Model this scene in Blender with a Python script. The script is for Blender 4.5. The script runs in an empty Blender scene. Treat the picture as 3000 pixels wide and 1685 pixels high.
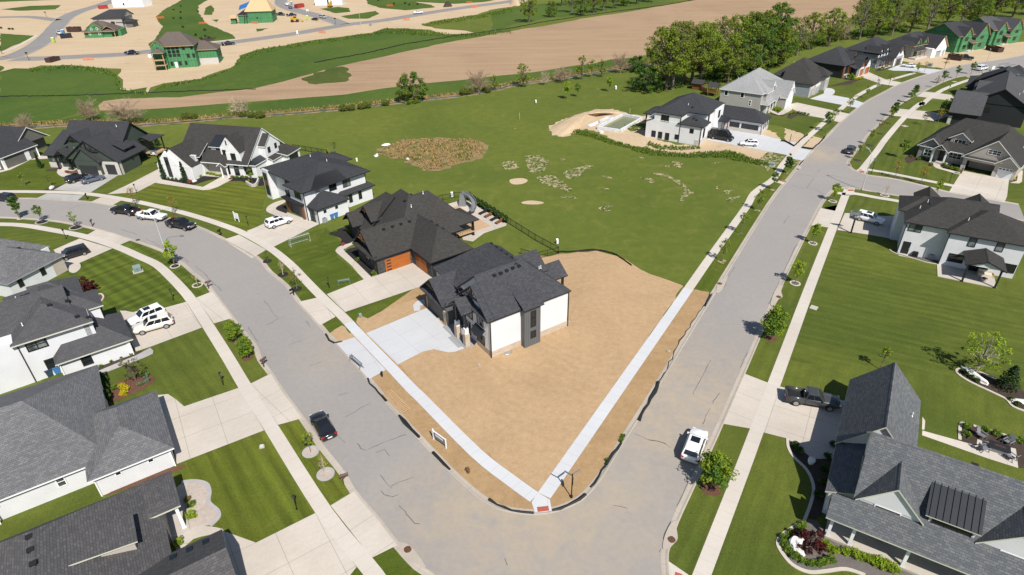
import bpy, math, random
from mathutils import Vector, Matrix
from mathutils.geometry import tessellate_polygon
SC = bpy.context.scene
COL = SC.collection
R = math.radians
rnd = random.Random(7)

# ------------------------------------------------------------------ camera (a drone 50 m up)
CF, CP, CR, CH = 1800.0, 31.2, -0.9, 50.0
_p, _r = R(CP), R(CR)
FW = Vector((0, math.cos(_p), -math.sin(_p)))
_rt = Vector((1, 0, 0)); _up = _rt.cross(FW)
RT = math.cos(_r) * _rt + math.sin(_r) * _up
UP = math.cos(_r) * _up - math.sin(_r) * _rt
CAMP = Vector((0, 0, CH))
cd = bpy.data.cameras.new('camera'); cam = bpy.data.objects.new('camera', cd); COL.objects.link(cam)
cd.sensor_width = 36; cd.lens = 36 * CF / 3000; cd.clip_end = 6000; cd.clip_start = 1
m3 = Matrix((RT, UP, -FW)).transposed()
cam.matrix_world = Matrix.Translation(CAMP) @ m3.to_4x4()
SC.camera = cam

# survey frames: crops of the photograph in which ground points were read off (origin x, origin y, scale)
FR = dict(T1=(0,0,3.4293),T2=(750,0,3.4293),T3=(1500,0,3.4293),T4=(2250,0,3.4293),M1=(0,340,3.4293),M2=(750,400,3.4293),
 M3=(1500,200,3.4293),M4=(2250,300,3.4293),N1=(0,640,3.4293),N2=(750,720,3.4293),N3=(1200,680,3.618),N4=(2250,640,3.4293),
 B1=(0,1000,2.112),B2=(750,1100,2.4733),B3=(1500,1100,2.4733),B4=(2250,1000,2.112),C1=(2000,600,4.824),C2=(1900,1000,4.824),
 C3=(1850,1385,4.824),C4=(2300,300,4.824),C5=(1500,1280,6.03),P=(0,0,1),V=(0,0,.8587),FH=(460,350,6.133),GH=(100,340,6.578),
 JH=(1880,240,6.133),KH=(2080,160,6.133),NH=(2380,90,8.05),OH=(2560,40,5.8545),GC=(2640,320,6.028),HH=(2680,150,5.7875),
 AF=(0,640,5.565),BF=(0,840,4.521),EF=(2400,1060,4.2567),FF=(2590,540,4.522),SD=(860,1180,6.03),D=(1000,540,5.1667))
def W(fr, x, y, z=0.0):
    """ground position (metres) of a surveyed point"""
    a = FR[fr]; px = a[0] + x / a[2]; py = a[1] + y / a[2]
    d = FW * CF + RT * (px - 1500) - UP * (py - 842.5)
    t = (z - CH) / d.z
    q = CAMP + d * t
    return (q.x, q.y)
def g(fr, s, z=0.0):
    n = [float(t) for t in s.replace(',', ' ').split()]
    return [W(fr, n[i], n[i + 1], z) for i in range(0, len(n), 2)]

# ------------------------------------------------------------------ light
SUN_AZ, SUN_EL = 156.0, 49.0
w = bpy.data.worlds.new('World'); SC.world = w; w.use_nodes = True
nt = w.node_tree; bg = nt.nodes['Background']
sky = nt.nodes.new('ShaderNodeTexSky'); sky.sky_type = 'NISHITA'; sky.sun_disc = False
sky.sun_elevation = R(SUN_EL); sky.sun_rotation = R(SUN_AZ); sky.air_density = 1.0; sky.dust_density = 0.6
nt.links.new(sky.outputs[0], bg.inputs[0]); bg.inputs[1].default_value = 0.07
sl = bpy.data.lights.new('sun', 'SUN'); sl.energy = 4.6; sl.angle = R(0.5); sl.color = (1, 0.955, 0.89)
so = bpy.data.objects.new('sun', sl); COL.objects.link(so)
sd = Vector((math.sin(R(SUN_AZ)) * math.cos(R(SUN_EL)), math.cos(R(SUN_AZ)) * math.cos(R(SUN_EL)), math.sin(R(SUN_EL))))
so.rotation_euler = sd.to_track_quat('Z', 'Y').to_euler(); so.location = (60, -60, 200)
SC.view_settings.view_transform = 'Standard'; SC.view_settings.look = 'None'
SC.view_settings.exposure = 0.52; SC.view_settings.gamma = 1
SC.cycles.max_bounces = 6; SC.cycles.diffuse_bounces = 3; SC.cycles.transparent_max_bounces = 8

# ------------------------------------------------------------------ materials
MATS = {}
class N:
    def __init__(s, name, rough=0.9, spec=0.3):
        m = bpy.data.materials.new(name); m.use_nodes = True; s.m = m; s.t = m.node_tree; s.b = s.t.nodes['Principled BSDF']
        s.b.inputs['Roughness'].default_value = rough; s.b.inputs['Specular IOR Level'].default_value = spec
    def n(s, ty, **k):
        x = s.t.nodes.new(ty)
        for a, v in k.items(): setattr(x, a, v)
        return x
    def set(s, sock, v):
        if hasattr(v, 'is_output') or hasattr(v, 'links'): s.t.links.new(v, sock)
        else: sock.default_value = v if not (isinstance(v, tuple) and len(v) == 3 and sock.type == 'RGBA') else (*v, 1)
    def pos(s): return s.n('ShaderNodeNewGeometry').outputs['Position']
    def obj(s): return s.n('ShaderNodeTexCoord').outputs['Object']
    def uv(s): return s.n('ShaderNodeTexCoord').outputs['UV']
    def noise(s, vec, scale, detail=3, rough=.55, dist=0):
        x = s.n('ShaderNodeTexNoise'); x.inputs['Scale'].default_value = scale; x.inputs['Detail'].default_value = detail
        x.inputs['Roughness'].default_value = rough; x.inputs['Distortion'].default_value = dist
        if vec is not None: s.t.links.new(vec, x.inputs['Vector'])
        return x.outputs['Fac']
    def ramp(s, fac, a, b, lo=0.0, hi=1.0):
        x = s.n('ShaderNodeMapRange'); x.inputs['From Min'].default_value = a; x.inputs['From Max'].default_value = b
        x.inputs['To Min'].default_value = lo; x.inputs['To Max'].default_value = hi; s.set(x.inputs['Value'], fac); return x.outputs[0]
    def mix(s, f, a, b, mode='MIX'):
        x = s.n('ShaderNodeMix', data_type='RGBA', blend_type=mode); s.set(x.inputs[0], f)
        s.set(x.inputs[6], a); s.set(x.inputs[7], b); return x.outputs[2]
    def math(s, op, a, b=0.0, c=0.0):
        x = s.n('ShaderNodeMath', operation=op)
        for i, v in enumerate((a, b, c)): s.set(x.inputs[i], v)
        return x.outputs[0]
    def sep(s, v):
        x = s.n('ShaderNodeSeparateXYZ'); s.t.links.new(v, x.inputs[0]); return x.outputs
    def scale(s, v, sc):
        x = s.n('ShaderNodeMapping'); x.inputs['Scale'].default_value = sc; s.t.links.new(v, x.inputs[0]); return x.outputs[0]
    def col(s, c): s.set(s.b.inputs['Base Color'], c); return s
    def bump(s, h, strength, dist=.05):
        x = s.n('ShaderNodeBump'); x.inputs['Strength'].default_value = strength; x.inputs['Distance'].default_value = dist
        s.set(x.inputs['Height'], h); s.t.links.new(x.outputs[0], s.b.inputs['Normal']); return s
def done(key, n): MATS[key] = n.m; return n.m

def flat(key, c, rough=.6, spec=.4, metal=0.0, var=0.12, sc=1.2):
    n = N(key, rough, spec); n.b.inputs['Metallic'].default_value = metal
    f = n.noise(n.obj(), sc, 4, .6)
    k = n.ramp(f, .3, .7, 1 - var, 1 + var)
    x = n.n('ShaderNodeVectorMath', operation='SCALE'); x.inputs[0].default_value = c; n.set(x.inputs['Scale'], k)
    n.col(x.outputs[0]); return done(key, n)
def grass(key, a, b, c, stripe=0.0, stripew=1.1, yellow=0.0, big=.05, cross=0.0):
    n = N(key, .95, .15); p = n.pos()
    f1 = n.ramp(n.noise(p, big, 5, .6, .6), .33, .67); f2 = n.ramp(n.noise(p, .45, 4, .65), .3, .72); f3 = n.ramp(n.noise(p, 6, 3, .7), .25, .75)
    cc = n.mix(f1, a, b); cc = n.mix(n.math('MULTIPLY', f2, .5), cc, c)
    k = n.ramp(f3, 0, 1, .72, 1.28)
    u = n.sep(n.uv())
    if stripe:
        wob = n.ramp(n.noise(p, .12, 2), 0, 1, -.5, .5)
        s1 = n.math('MULTIPLY', n.math('SINE', n.math('MULTIPLY', n.math('ADD', u[1], wob), 2 * math.pi / stripew)), n.ramp(n.noise(p, .09, 3), .3, .7, .15, 1))
        k = n.math('MULTIPLY', k, n.ramp(s1, -.7, .7, 1 - stripe, 1 + stripe))
        st = n.noise(n.scale(n.uv(), (.05, .9, 1)), 1.0, 5, .65, .3)
        k = n.math('MULTIPLY', k, n.ramp(st, .3, .7, 1 - stripe*1.5 - .08, 1 + stripe*1.5 + .08))
        if cross:
            s2 = n.math('SINE', n.math('MULTIPLY', u[0], 2 * math.pi / stripew))
            k = n.math('MULTIPLY', k, n.ramp(s2, -.6, .6, 1 - cross, 1 + cross))
    if yellow:
        fy = n.ramp(n.noise(p, .23, 6, .75, 1.2), .52, .75)
        cc = n.mix(n.math('MULTIPLY', fy, yellow), cc, (.16, .15, .035))
    x = n.n('ShaderNodeVectorMath', operation='SCALE'); n.set(x.inputs[0], cc); n.set(x.inputs['Scale'], k)
    n.col(x.outputs[0]); n.bump(n.noise(p, 9, 3, .7), .5, .06); return done(key, n)
GA, GB, GC_ = (.064, .088, .014), (.108, .125, .020), (.044, .066, .009)
grass('field_grass', (.074, .102, .016), (.130, .148, .024), (.054, .082, .012), yellow=.7, big=.018)
grass('meadow_grass', (.044, .084, .013), (.080, .116, .018), (.034, .068, .010), yellow=.35, big=.02)
grass('lawn_plain', GA, GB, GC_, stripe=.03, stripew=2.4, yellow=.10)
grass('lawn_fine', GA, GB, GC_, stripe=.07, stripew=1.5, yellow=.10)
grass('lawn_bold', (.072, .094, .011), (.118, .130, .016), (.056, .078, .009), stripe=.14, stripew=1.7, yellow=.3)
grass('lawn_checked', (.058, .088, .010), (.092, .114, .014), GC_, stripe=.14, stripew=1.9, cross=.14, yellow=.25)
grass('lawn_thin', (.052, .080, .008), (.085, .108, .012), GC_, stripe=.04, stripew=1.5, yellow=.5)
grass('rough_weeds', (.030, .060, .008), (.060, .085, .012), (.09, .085, .03), yellow=.5)

def dirt(key, a, b, c, sw=.35, sc=.06, ring=None, patch=None):
    n = N(key, 1.0, .1); p = n.pos()
    f1 = n.ramp(n.noise(p, sc, 6, .6, 1.5), .3, .7); f2 = n.ramp(n.noise(p, 1.3, 6, .7), .25, .75); f3 = n.ramp(n.noise(p, 9, 3, .75), .2, .8)
    cc = n.mix(f1, a, b)
    if ring:                                   # long curved grading marks left by the machine
        wv = n.n('ShaderNodeTexWave', wave_type='RINGS', rings_direction='SPHERICAL'); wv.inputs['Scale'].default_value = .22
        wv.inputs['Distortion'].default_value = 16; wv.inputs['Detail'].default_value = 6; wv.inputs['Detail Scale'].default_value = .35; wv.inputs['Detail Roughness'].default_value = .72
        o = n.n('ShaderNodeVectorMath', operation='SUBTRACT'); n.set(o.inputs[0], p); o.inputs[1].default_value = ring
        n.t.links.new(o.outputs[0], wv.inputs['Vector'])
        cc = n.mix(n.math('MULTIPLY', n.ramp(wv.outputs['Fac'], .2, .9), n.ramp(n.noise(p, .09, 3), .35, .65, .05, sw)), cc, c)
    else:
        st = n.ramp(n.noise(n.scale(p, (.03, .25, 1)), 1.0, 5, .6, .4), .35, .7)
        cc = n.mix(n.math('MULTIPLY', st, sw), cc, c)
    if patch:
        fp = n.ramp(n.noise(p, patch[1], 7, .72, .8), patch[2], patch[3])
        cc = n.mix(fp, cc, patch[0])
    k = n.math('MULTIPLY', n.ramp(f2, 0, 1, .86, 1.12), n.ramp(f3, 0, 1, .85, 1.15))
    x = n.n('ShaderNodeVectorMath', operation='SCALE'); n.set(x.inputs[0], cc); n.set(x.inputs['Scale'], k)
    n.col(x.outputs[0]); n.bump(n.math('ADD', n.noise(p, 2.2, 5, .7), n.math('MULTIPLY', n.noise(p, 14, 3, .7), .3)), .55, .10); return done(key, n)
dirt('graded_soil', (.40, .275, .158), (.335, .228, .128), (.44, .315, .195), .22, .07, ring=(14, 74, 0))
dirt('strip_soil', (.37, .25, .135), (.31, .20, .105), (.27, .18, .09), .5, .2, patch=((.16, .16, .05), .5, .66, .8))
dirt('site_sand', (.45, .345, .225), (.40, .30, .19), (.50, .40, .28), .5, .035, patch=((.20, .19, .07), .055, .62, .72))
dirt('field_soil', (.315, .215, .130), (.255, .170, .105), (.40, .29, .19), .45, .012, patch=((.15, .125, .05), .022, .60, .78))
dirt('dry_reeds', (.24, .165, .09), (.15, .13, .05), (.30, .20, .12), .5, .25, patch=((.055, .085, .015), .20, .50, .62))
dirt('bank_grass', (.26, .19, .11), (.16, .13, .06), (.30, .22, .13), .5, .3, patch=((.05, .09, .015), .3, .5, .62))
dirt('bare_patch', (.43, .35, .22), (.36, .28, .16), (.48, .40, .27), .4, .5, patch=((.055, .085, .012), 1.3, .42, .52))
dirt('black_mulch', (.022, .020, .020), (.034, .031, .030), (.016, .015, .015), .4, 1.2)
dirt('brown_mulch', (.13, .065, .042), (.09, .042, .028), (.17, .10, .07), .4, 1.2)
dirt('dark_soil', (.06, .045, .035), (.045, .033, .026), (.08, .06, .05), .4, 1.2)
dirt('river_stone', (.42, .36, .31), (.33, .27, .23), (.5, .45, .40), .4, 3.0)
dirt('grey_stone', (.14, .125, .115), (.10, .088, .08), (.18, .165, .155), .4, 3.0)

def concrete(key, a, b, joint=(1.5, 0), dark=.55, stain=.12, streak=0.0):
    n = N(key, .85, .25); p = n.pos(); u = n.sep(n.uv())
    f1 = n.ramp(n.noise(p, .25, 5, .6, .5), .3, .7); f2 = n.ramp(n.noise(p, 3.0, 5, .7), .25, .75)
    cc = n.mix(f1, a, b)
    k = n.ramp(f2, 0, 1, 1 - stain * .5, 1 + stain * .5)
    k = n.math('MULTIPLY', k, n.ramp(n.noise(p, .08, 3), .35, .7, 1 - stain, 1 + stain * .5))
    if streak:
        k = n.math('MULTIPLY', k, n.ramp(n.noise(n.scale(n.uv(), (.25, 2.5, 1)), 1, 5, .7), .3, .75, 1 - streak, 1 + streak * .4))
    for i, j in enumerate(joint):
        if j:
            fr = n.math('PINGPONG', u[i], j / 2)
            k = n.math('MULTIPLY', k, n.ramp(fr, .016, .035, dark, 1))
    x = n.n('ShaderNodeVectorMath', operation='SCALE'); n.set(x.inputs[0], cc); n.set(x.inputs['Scale'], k)
    n.col(x.outputs[0]); return done(key, n)
concrete('walk_concrete', (.50, .455, .40), (.47, .425, .37), (1.55, 0), .86, .08)
concrete('drive_concrete', (.50, .45, .39), (.46, .41, .35), (3.9, 3.9), .62, .12, .06)
concrete('new_concrete', (.47, .475, .485), (.44, .445, .455), (3.4, 3.4), .78, .05, .02)
concrete('new_walk', (.50, .505, .515), (.475, .48, .49), (1.6, 0), .82, .05)
concrete('kerb_concrete', (.40, .355, .30), (.35, .305, .255), (3.0, 0), .75, .14)
concrete('grey_concrete', (.40, .385, .365), (.35, .335, .315), (3.5, 3.5), .7, .14, .08)

def asphalt(key, a, b, dust=None):
    n = N(key, .92, .2); p = n.pos()
    f1 = n.ramp(n.noise(p, .05, 5, .6, .8), .3, .7); f2 = n.ramp(n.noise(p, 1.6, 5, .65), .25, .75); f3 = n.ramp(n.noise(p, 22, 2, .7), .2, .8)
    cc = n.mix(f1, a, b)
    if dust:
        for (q, rad, amt) in dust:             # soil tracked onto the carriageway at the building plot
            o = n.n('ShaderNodeVectorMath', operation='DISTANCE'); n.set(o.inputs[0], p); o.inputs[1].default_value = (*q, 0)
            fall = n.ramp(o.outputs['Value'], rad * .25, rad, 1, 0)
            ff = n.math('MULTIPLY', fall, n.ramp(n.noise(p, .30, 6, .7, .7), .30, .75, 0, amt))
            cc = n.mix(ff, cc, (.40, .315, .205))
    k = n.math('MULTIPLY', n.ramp(f2, 0, 1, .94, 1.06), n.ramp(f3, 0, 1, .90, 1.10))
    x = n.n('ShaderNodeVectorMath', operation='SCALE'); n.set(x.inputs[0], cc); n.set(x.inputs['Scale'], k)
    n.col(x.outputs[0]); n.bump(n.noise(p, 30, 2, .7), .25, .02); return done(key, n)
asphalt('asphalt', (.275, .255, .237), (.245, .230, .218), [(W('C5', 700, 1420), 15, .6), (W('B2', 1500, 900), 11, .55), (W('B3', 1000, 200), 17, .5),
        (W('C2', 300, 500), 18, .5), (W('C4', 380, 720), 9, .9), (W('N2', 800, 1050), 8, .35), (W('B3', 500, 1100), 12, .25)])
asphalt('site_asphalt', (.225, .212, .205), (.20, .19, .185))

def shingle(key, a, b, c, big=.08, mort=.55):
    n = N(key, .95, .15); uv = n.uv()
    br = n.n('ShaderNodeTexBrick'); n.t.links.new(uv, br.inputs['Vector'])
    br.inputs['Color1'].default_value = (*a, 1); br.inputs['Color2'].default_value = (*b, 1)
    br.inputs['Mortar'].default_value = (a[0] * mort, a[1] * mort, a[2] * mort, 1)
    br.inputs['Scale'].default_value = 1; br.inputs['Mortar Size'].default_value = .018; br.inputs['Brick Width'].default_value = .42; br.inputs['Row Height'].default_value = .22
    br.offset = .37; br.inputs['Bias'].default_value = -.1
    f = n.ramp(n.noise(n.scale(uv, (1.1, 3.6, 1)), 1.7, 4, .75), .34, .68)
    cc = n.mix(n.math('MULTIPLY', f, .6), br.outputs['Color'], c)
    k = n.ramp(n.noise(uv, big, 4), .3, .7, .9, 1.1)
    x = n.n('ShaderNodeVectorMath', operation='SCALE'); n.set(x.inputs[0], cc); n.set(x.inputs['Scale'], k)
    n.col(x.outputs[0]); n.bump(br.outputs['Fac'], -.25, .02); return done(key, n)
shingle('shingle_black', (.040, .041, .046), (.058, .058, .063), (.029, .030, .034))
shingle('shingle_hero', (.050, .051, .058), (.080, .080, .086), (.033, .034, .040))
shingle('shingle_brownblack', (.043, .041, .039), (.062, .058, .054), (.032, .031, .029))
shingle('shingle_charcoal', (.070, .070, .075), (.095, .094, .10), (.056, .056, .060))
shingle('shingle_grey', (.118, .118, .123), (.185, .185, .19), (.088, .088, .094))
shingle('shingle_slate', (.095, .103, .112), (.165, .163, .160), (.066, .074, .084))
shingle('shingle_weathered', (.078, .076, .077), (.125, .118, .112), (.052, .052, .058))
shingle('shingle_light', (.26, .262, .265), (.33, .33, .33), (.21, .213, .218))
shingle('shingle_brown', (.115, .092, .078), (.150, .125, .108), (.09, .073, .063))

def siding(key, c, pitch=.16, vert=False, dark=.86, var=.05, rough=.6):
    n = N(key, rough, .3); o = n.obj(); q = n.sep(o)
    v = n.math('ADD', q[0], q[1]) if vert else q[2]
    k = n.ramp(n.math('PINGPONG', v, pitch / 2), pitch * .03, pitch * .12, dark, 1)  # shade in the gaps between boards, painted as thin darker lines
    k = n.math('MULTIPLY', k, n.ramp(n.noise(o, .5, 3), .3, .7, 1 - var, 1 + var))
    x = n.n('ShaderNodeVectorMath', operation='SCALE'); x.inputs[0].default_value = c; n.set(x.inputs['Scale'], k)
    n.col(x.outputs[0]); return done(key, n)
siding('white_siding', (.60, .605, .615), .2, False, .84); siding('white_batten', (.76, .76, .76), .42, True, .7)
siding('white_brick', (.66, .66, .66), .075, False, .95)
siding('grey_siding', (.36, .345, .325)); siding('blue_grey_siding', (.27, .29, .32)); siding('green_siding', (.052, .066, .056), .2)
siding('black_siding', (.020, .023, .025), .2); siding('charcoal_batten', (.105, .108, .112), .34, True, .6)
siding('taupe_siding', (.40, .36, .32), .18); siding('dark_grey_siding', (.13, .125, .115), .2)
def stone(key, a, b, c, w=.5, h=.22):
    n = N(key, .9, .2); o = n.obj(); q = n.sep(o)
    cb = n.n('ShaderNodeCombineXYZ'); n.set(cb.inputs[0], n.math('ADD', q[0], q[1])); n.set(cb.inputs[1], q[2])
    br = n.n('ShaderNodeTexBrick'); n.t.links.new(cb.outputs[0], br.inputs['Vector'])
    for i, cc in (('Color1', a), ('Color2', b), ('Mortar', c)): br.inputs[i].default_value = (*cc, 1)
    br.inputs['Scale'].default_value = 1; br.inputs['Brick Width'].default_value = w; br.inputs['Row Height'].default_value = h; br.inputs['Mortar Size'].default_value = .02
    cc = n.mix(n.ramp(n.noise(o, 2.2, 4), .3, .7), br.outputs['Color'], n.mix(.5, a, c)); n.col(n.mix(.45, cc, br.outputs['Color']))
    return done(key, n)
stone('cream_stone', (.47, .385, .30), (.36, .285, .215), (.42, .35, .28))
stone('pale_stone', (.52, .49, .44), (.42, .39, .35), (.48, .45, .41))
stone('dark_stone', (.055, .052, .050), (.11, .105, .10), (.025, .025, .025))
stone('grey_brick', (.25, .23, .21), (.33, .31, .29), (.22, .21, .20), .4, .12)
stone('stucco_stone', (.42, .37, .31), (.38, .335, .28), (.40, .355, .30), .9, .3)
def wrap(key, c, d):                            # green weather-resistant sheathing with dark taped joints
    n = N(key, .7, .3); q = n.sep(n.obj())
    hv = n.math('ADD', q[0], q[1])
    k = n.math('MULTIPLY', n.ramp(n.math('PINGPONG', hv, .61), .03, .06, .25, 1), n.ramp(n.math('PINGPONG', q[2], 1.22), .03, .06, .25, 1))
    k = n.math('MULTIPLY', k, n.ramp(n.noise(n.obj(), .4, 3), .3, .7, .88, 1.1))
    x = n.n('ShaderNodeVectorMath', operation='SCALE'); x.inputs[0].default_value = c; n.set(x.inputs['Scale'], k); n.col(x.outputs[0]); return done(key, n)
wrap('green_sheathing', (.060, .20, .085), 0)
def wood(key, a, b, sc=(1, 1, 9)):
    n = N(key, .55, .35); o = n.obj(); f = n.ramp(n.noise(n.scale(o, sc), 1.0, 5, .65), .3, .7); n.col(n.mix(f, a, b)); return done(key, n)
wood('cedar', (.40, .125, .025), (.27, .075, .014), (.4, .4, 7)); wood('timber', (.20, .085, .035), (.12, .05, .02)); wood('pale_wood', (.45, .31, .18), (.36, .24, .13)); wood('sheathing_wood', (.55, .38, .21), (.45, .30, .16))
flat('white_trim', (.76, .76, .75), .5, var=.03); flat('black_trim', (.016, .017, .019), .5, var=.1); flat('dark_bronze', (.035, .03, .028), .45, var=.1)
flat('gutter_cream', (.52, .52, .42), .5, var=.05); flat('grey_trim', (.30, .31, .32), .5, var=.06); flat('garage_black', (.030, .032, .035), .5, var=.08)
flat('garage_brown', (.075, .048, .036), .55, var=.1); flat('white_door', (.74, .74, .75), .45, var=.03); flat('metal_roof', (.028, .031, .036), .4, .5, .3, var=.06)
n_ = N('glass', .06, .6); n_.col((.012, .016, .019)); done('glass', n_)
n_ = N('blind_glass', .12, .5); n_.col(n_.mix(n_.ramp(n_.noise(n_.obj(), .8, 2), .4, .6), (.05, .06, .06), (.20, .21, .20))); done('blind_glass', n_)
n_ = N('car_glass', .05, .7); n_.col((.010, .012, .016)); done('car_glass', n_)
for nm, cc, ro in (('paint_black', (.010, .0105, .013), .18), ('paint_white', (.74, .745, .75), .22), ('paint_pearl', (.66, .62, .54), .25), ('paint_charcoal', (.045, .047, .050), .22),
                   ('paint_navy', (.010, .014, .026), .2), ('paint_bluegrey', (.085, .10, .13), .25), ('paint_silver', (.42, .43, .44), .25), ('paint_red', (.32, .02, .02), .3), ('paint_blue', (.03, .12, .33), .3)):
    n_ = N(nm, ro, .6); n_.b.inputs['Coat Weight'].default_value = .6 if cc[0] > .1 else .2; n_.b.inputs['Coat Roughness'].default_value = .08
    n_.col(n_.mix(n_.ramp(n_.noise(n_.obj(), .9, 3), .4, .7, 0, .25), cc, tuple(min(.8, c * .82 + .012) for c in cc))); done(nm, n_)
flat('rubber', (.012, .012, .012), .8, var=.1); flat('alloy', (.36, .36, .37), .3, .6, .6, var=.05); flat('chrome', (.55, .55, .56), .15, .6, .9, var=.03)
flat('lamp_white', (.65, .66, .68), .12, .6, var=.02); flat('lamp_red', (.30, .012, .012), .2, .5, var=.05); flat('black_plastic', (.014, .014, .015), .6, var=.1)
flat('bark', (.10, .080, .062), .95, var=.3, sc=3); flat('pale_bark', (.30, .26, .215), .95, var=.25, sc=3); flat('grey_bark', (.15, .13, .105), .95, var=.3, sc=3)
def leaf(key, a, b, tr=.42):
    a, b = (tuple(min(.75, c*2.1) for c in k) for k in (a, b))
    n = N(key, .7, .25); f = n.ramp(n.noise(n.obj(), 1.3, 4, .7), .3, .7); c = n.mix(f, a, b); n.col(c)
    t = n.n('ShaderNodeBsdfTranslucent'); n.set(t.inputs[0], c); mx = n.n('ShaderNodeMixShader'); mx.inputs[0].default_value = tr
    out = n.t.nodes['Material Output']; n.t.links.new(n.b.outputs[0], mx.inputs[1]); n.t.links.new(t.outputs[0], mx.inputs[2]); n.t.links.new(mx.outputs[0], out.inputs[0]); return done(key, n)
leaf('leaf_spring', (.125, .165, .012), (.075, .115, .010)); leaf('leaf_green', (.060, .105, .014), (.036, .072, .010)); leaf('leaf_deep', (.026, .052, .010), (.016, .034, .007))
leaf('leaf_oak', (.110, .135, .016), (.062, .085, .010)); leaf('leaf_olive', (.100, .105, .022), (.058, .066, .014)); leaf('leaf_gold', (.20, .15, .012), (.13, .10, .010)); leaf('leaf_rust', (.16, .075, .022), (.10, .085, .02))
leaf('leaf_red', (.060, .012, .012), (.032, .008, .008)); leaf('leaf_plum', (.045, .026, .022), (.028, .02, .016)); leaf('leaf_yellow', (.38, .27, .01), (.30, .20, .008)); leaf('leaf_conifer', (.020, .036, .014), (.013, .024, .009))
leaf('leaf_lime', (.17, .22, .015), (.11, .16, .012)); leaf('leaf_sage', (.11, .15, .10), (.08, .11, .07)); leaf('flower_pink', (.30, .02, .09), (.22, .015, .06)); leaf('twig', (.17, .125, .085), (.11, .08, .055), .05); leaf('twig_pale', (.26, .215, .155), (.19, .15, .10), .05)
leaf('reed', (.26, .165, .075), (.19, .125, .05)); leaf('grass_blade', (.05, .085, .012), (.032, .062, .008), .2)
flat('steel', (.42, .43, .44), .35, .5, .7, var=.05); flat('pole_grey', (.44, .44, .43), .5, var=.06); flat('sign_brown', (.09, .05, .035), .6, var=.12); flat('box_green', (.17, .23, .215), .5, var=.08)
flat('tactile_red', (.33, .085, .055), .8, var=.15, sc=5); flat('grate_rust', (.14, .062, .030), .8, var=.25, sc=6); flat('fence_black', (.010, .010, .011), .5, var=.1); flat('silt_black', (.012, .013, .014), .7, var=.2, sc=2)
flat('bin_blue', (.05, .16, .36), .4, var=.05); flat('bin_dark', (.03, .055, .085), .4, var=.05); flat('slide_grey', (.16, .165, .175), .35, var=.06); flat('pool_cover', (.42, .28, .17), .85, var=.06)
flat('net_white', (.42, .45, .43), .8, var=.05); flat('cushion', (.55, .5, .42), .9, var=.05); flat('brown_steel', (.055, .030, .025), .6, var=.15); flat('machine_yellow', (.45, .26, .02), .5, var=.1)
flat('sign_white', (.72, .72, .72), .5, var=.02); flat('sign_grey', (.17, .17, .19), .5, var=.05); flat('barrier_orange', (.62, .12, .03), .6, var=.1); flat('toilet_green', (.32, .45, .04), .5, var=.05); flat('toilet_blue', (.04, .20, .42), .5, var=.05)
flat('foundation', (.45, .43, .40), .9, var=.08); flat('rock', (.34, .30, .26), .9, var=.25, sc=2); flat('rock_white', (.62, .60, .57), .9, var=.15, sc=2); flat('edging', (.34, .32, .31), .9, var=.08); flat('edging_cream', (.45, .40, .34), .9, var=.08)
flat('pool_panel', (.60, .61, .62), .5, var=.12, sc=2); flat('tar', (.085, .082, .08), .6, var=.15); flat('green_trim', (.030, .040, .036), .5, var=.08); flat('house_wrap', (.74, .74, .75), .6, var=.06); flat('skin', (.42, .25, .17), .6, var=.05); flat('cloth_navy', (.03, .04, .07), .9, var=.1); flat('cloth_red', (.22, .03, .04), .9, var=.1)
n_ = N('pool_water', .05, .5); n_.col(n_.mix(n_.ramp(n_.noise(n_.pos(), .3, 4), .35, .65), (.14, .16, .05), (.20, .17, .07))); done('pool_water', n_)
n_ = N('stream_water', .1, .5); n_.col((.030, .035, .030)); done('stream_water', n_)

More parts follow.
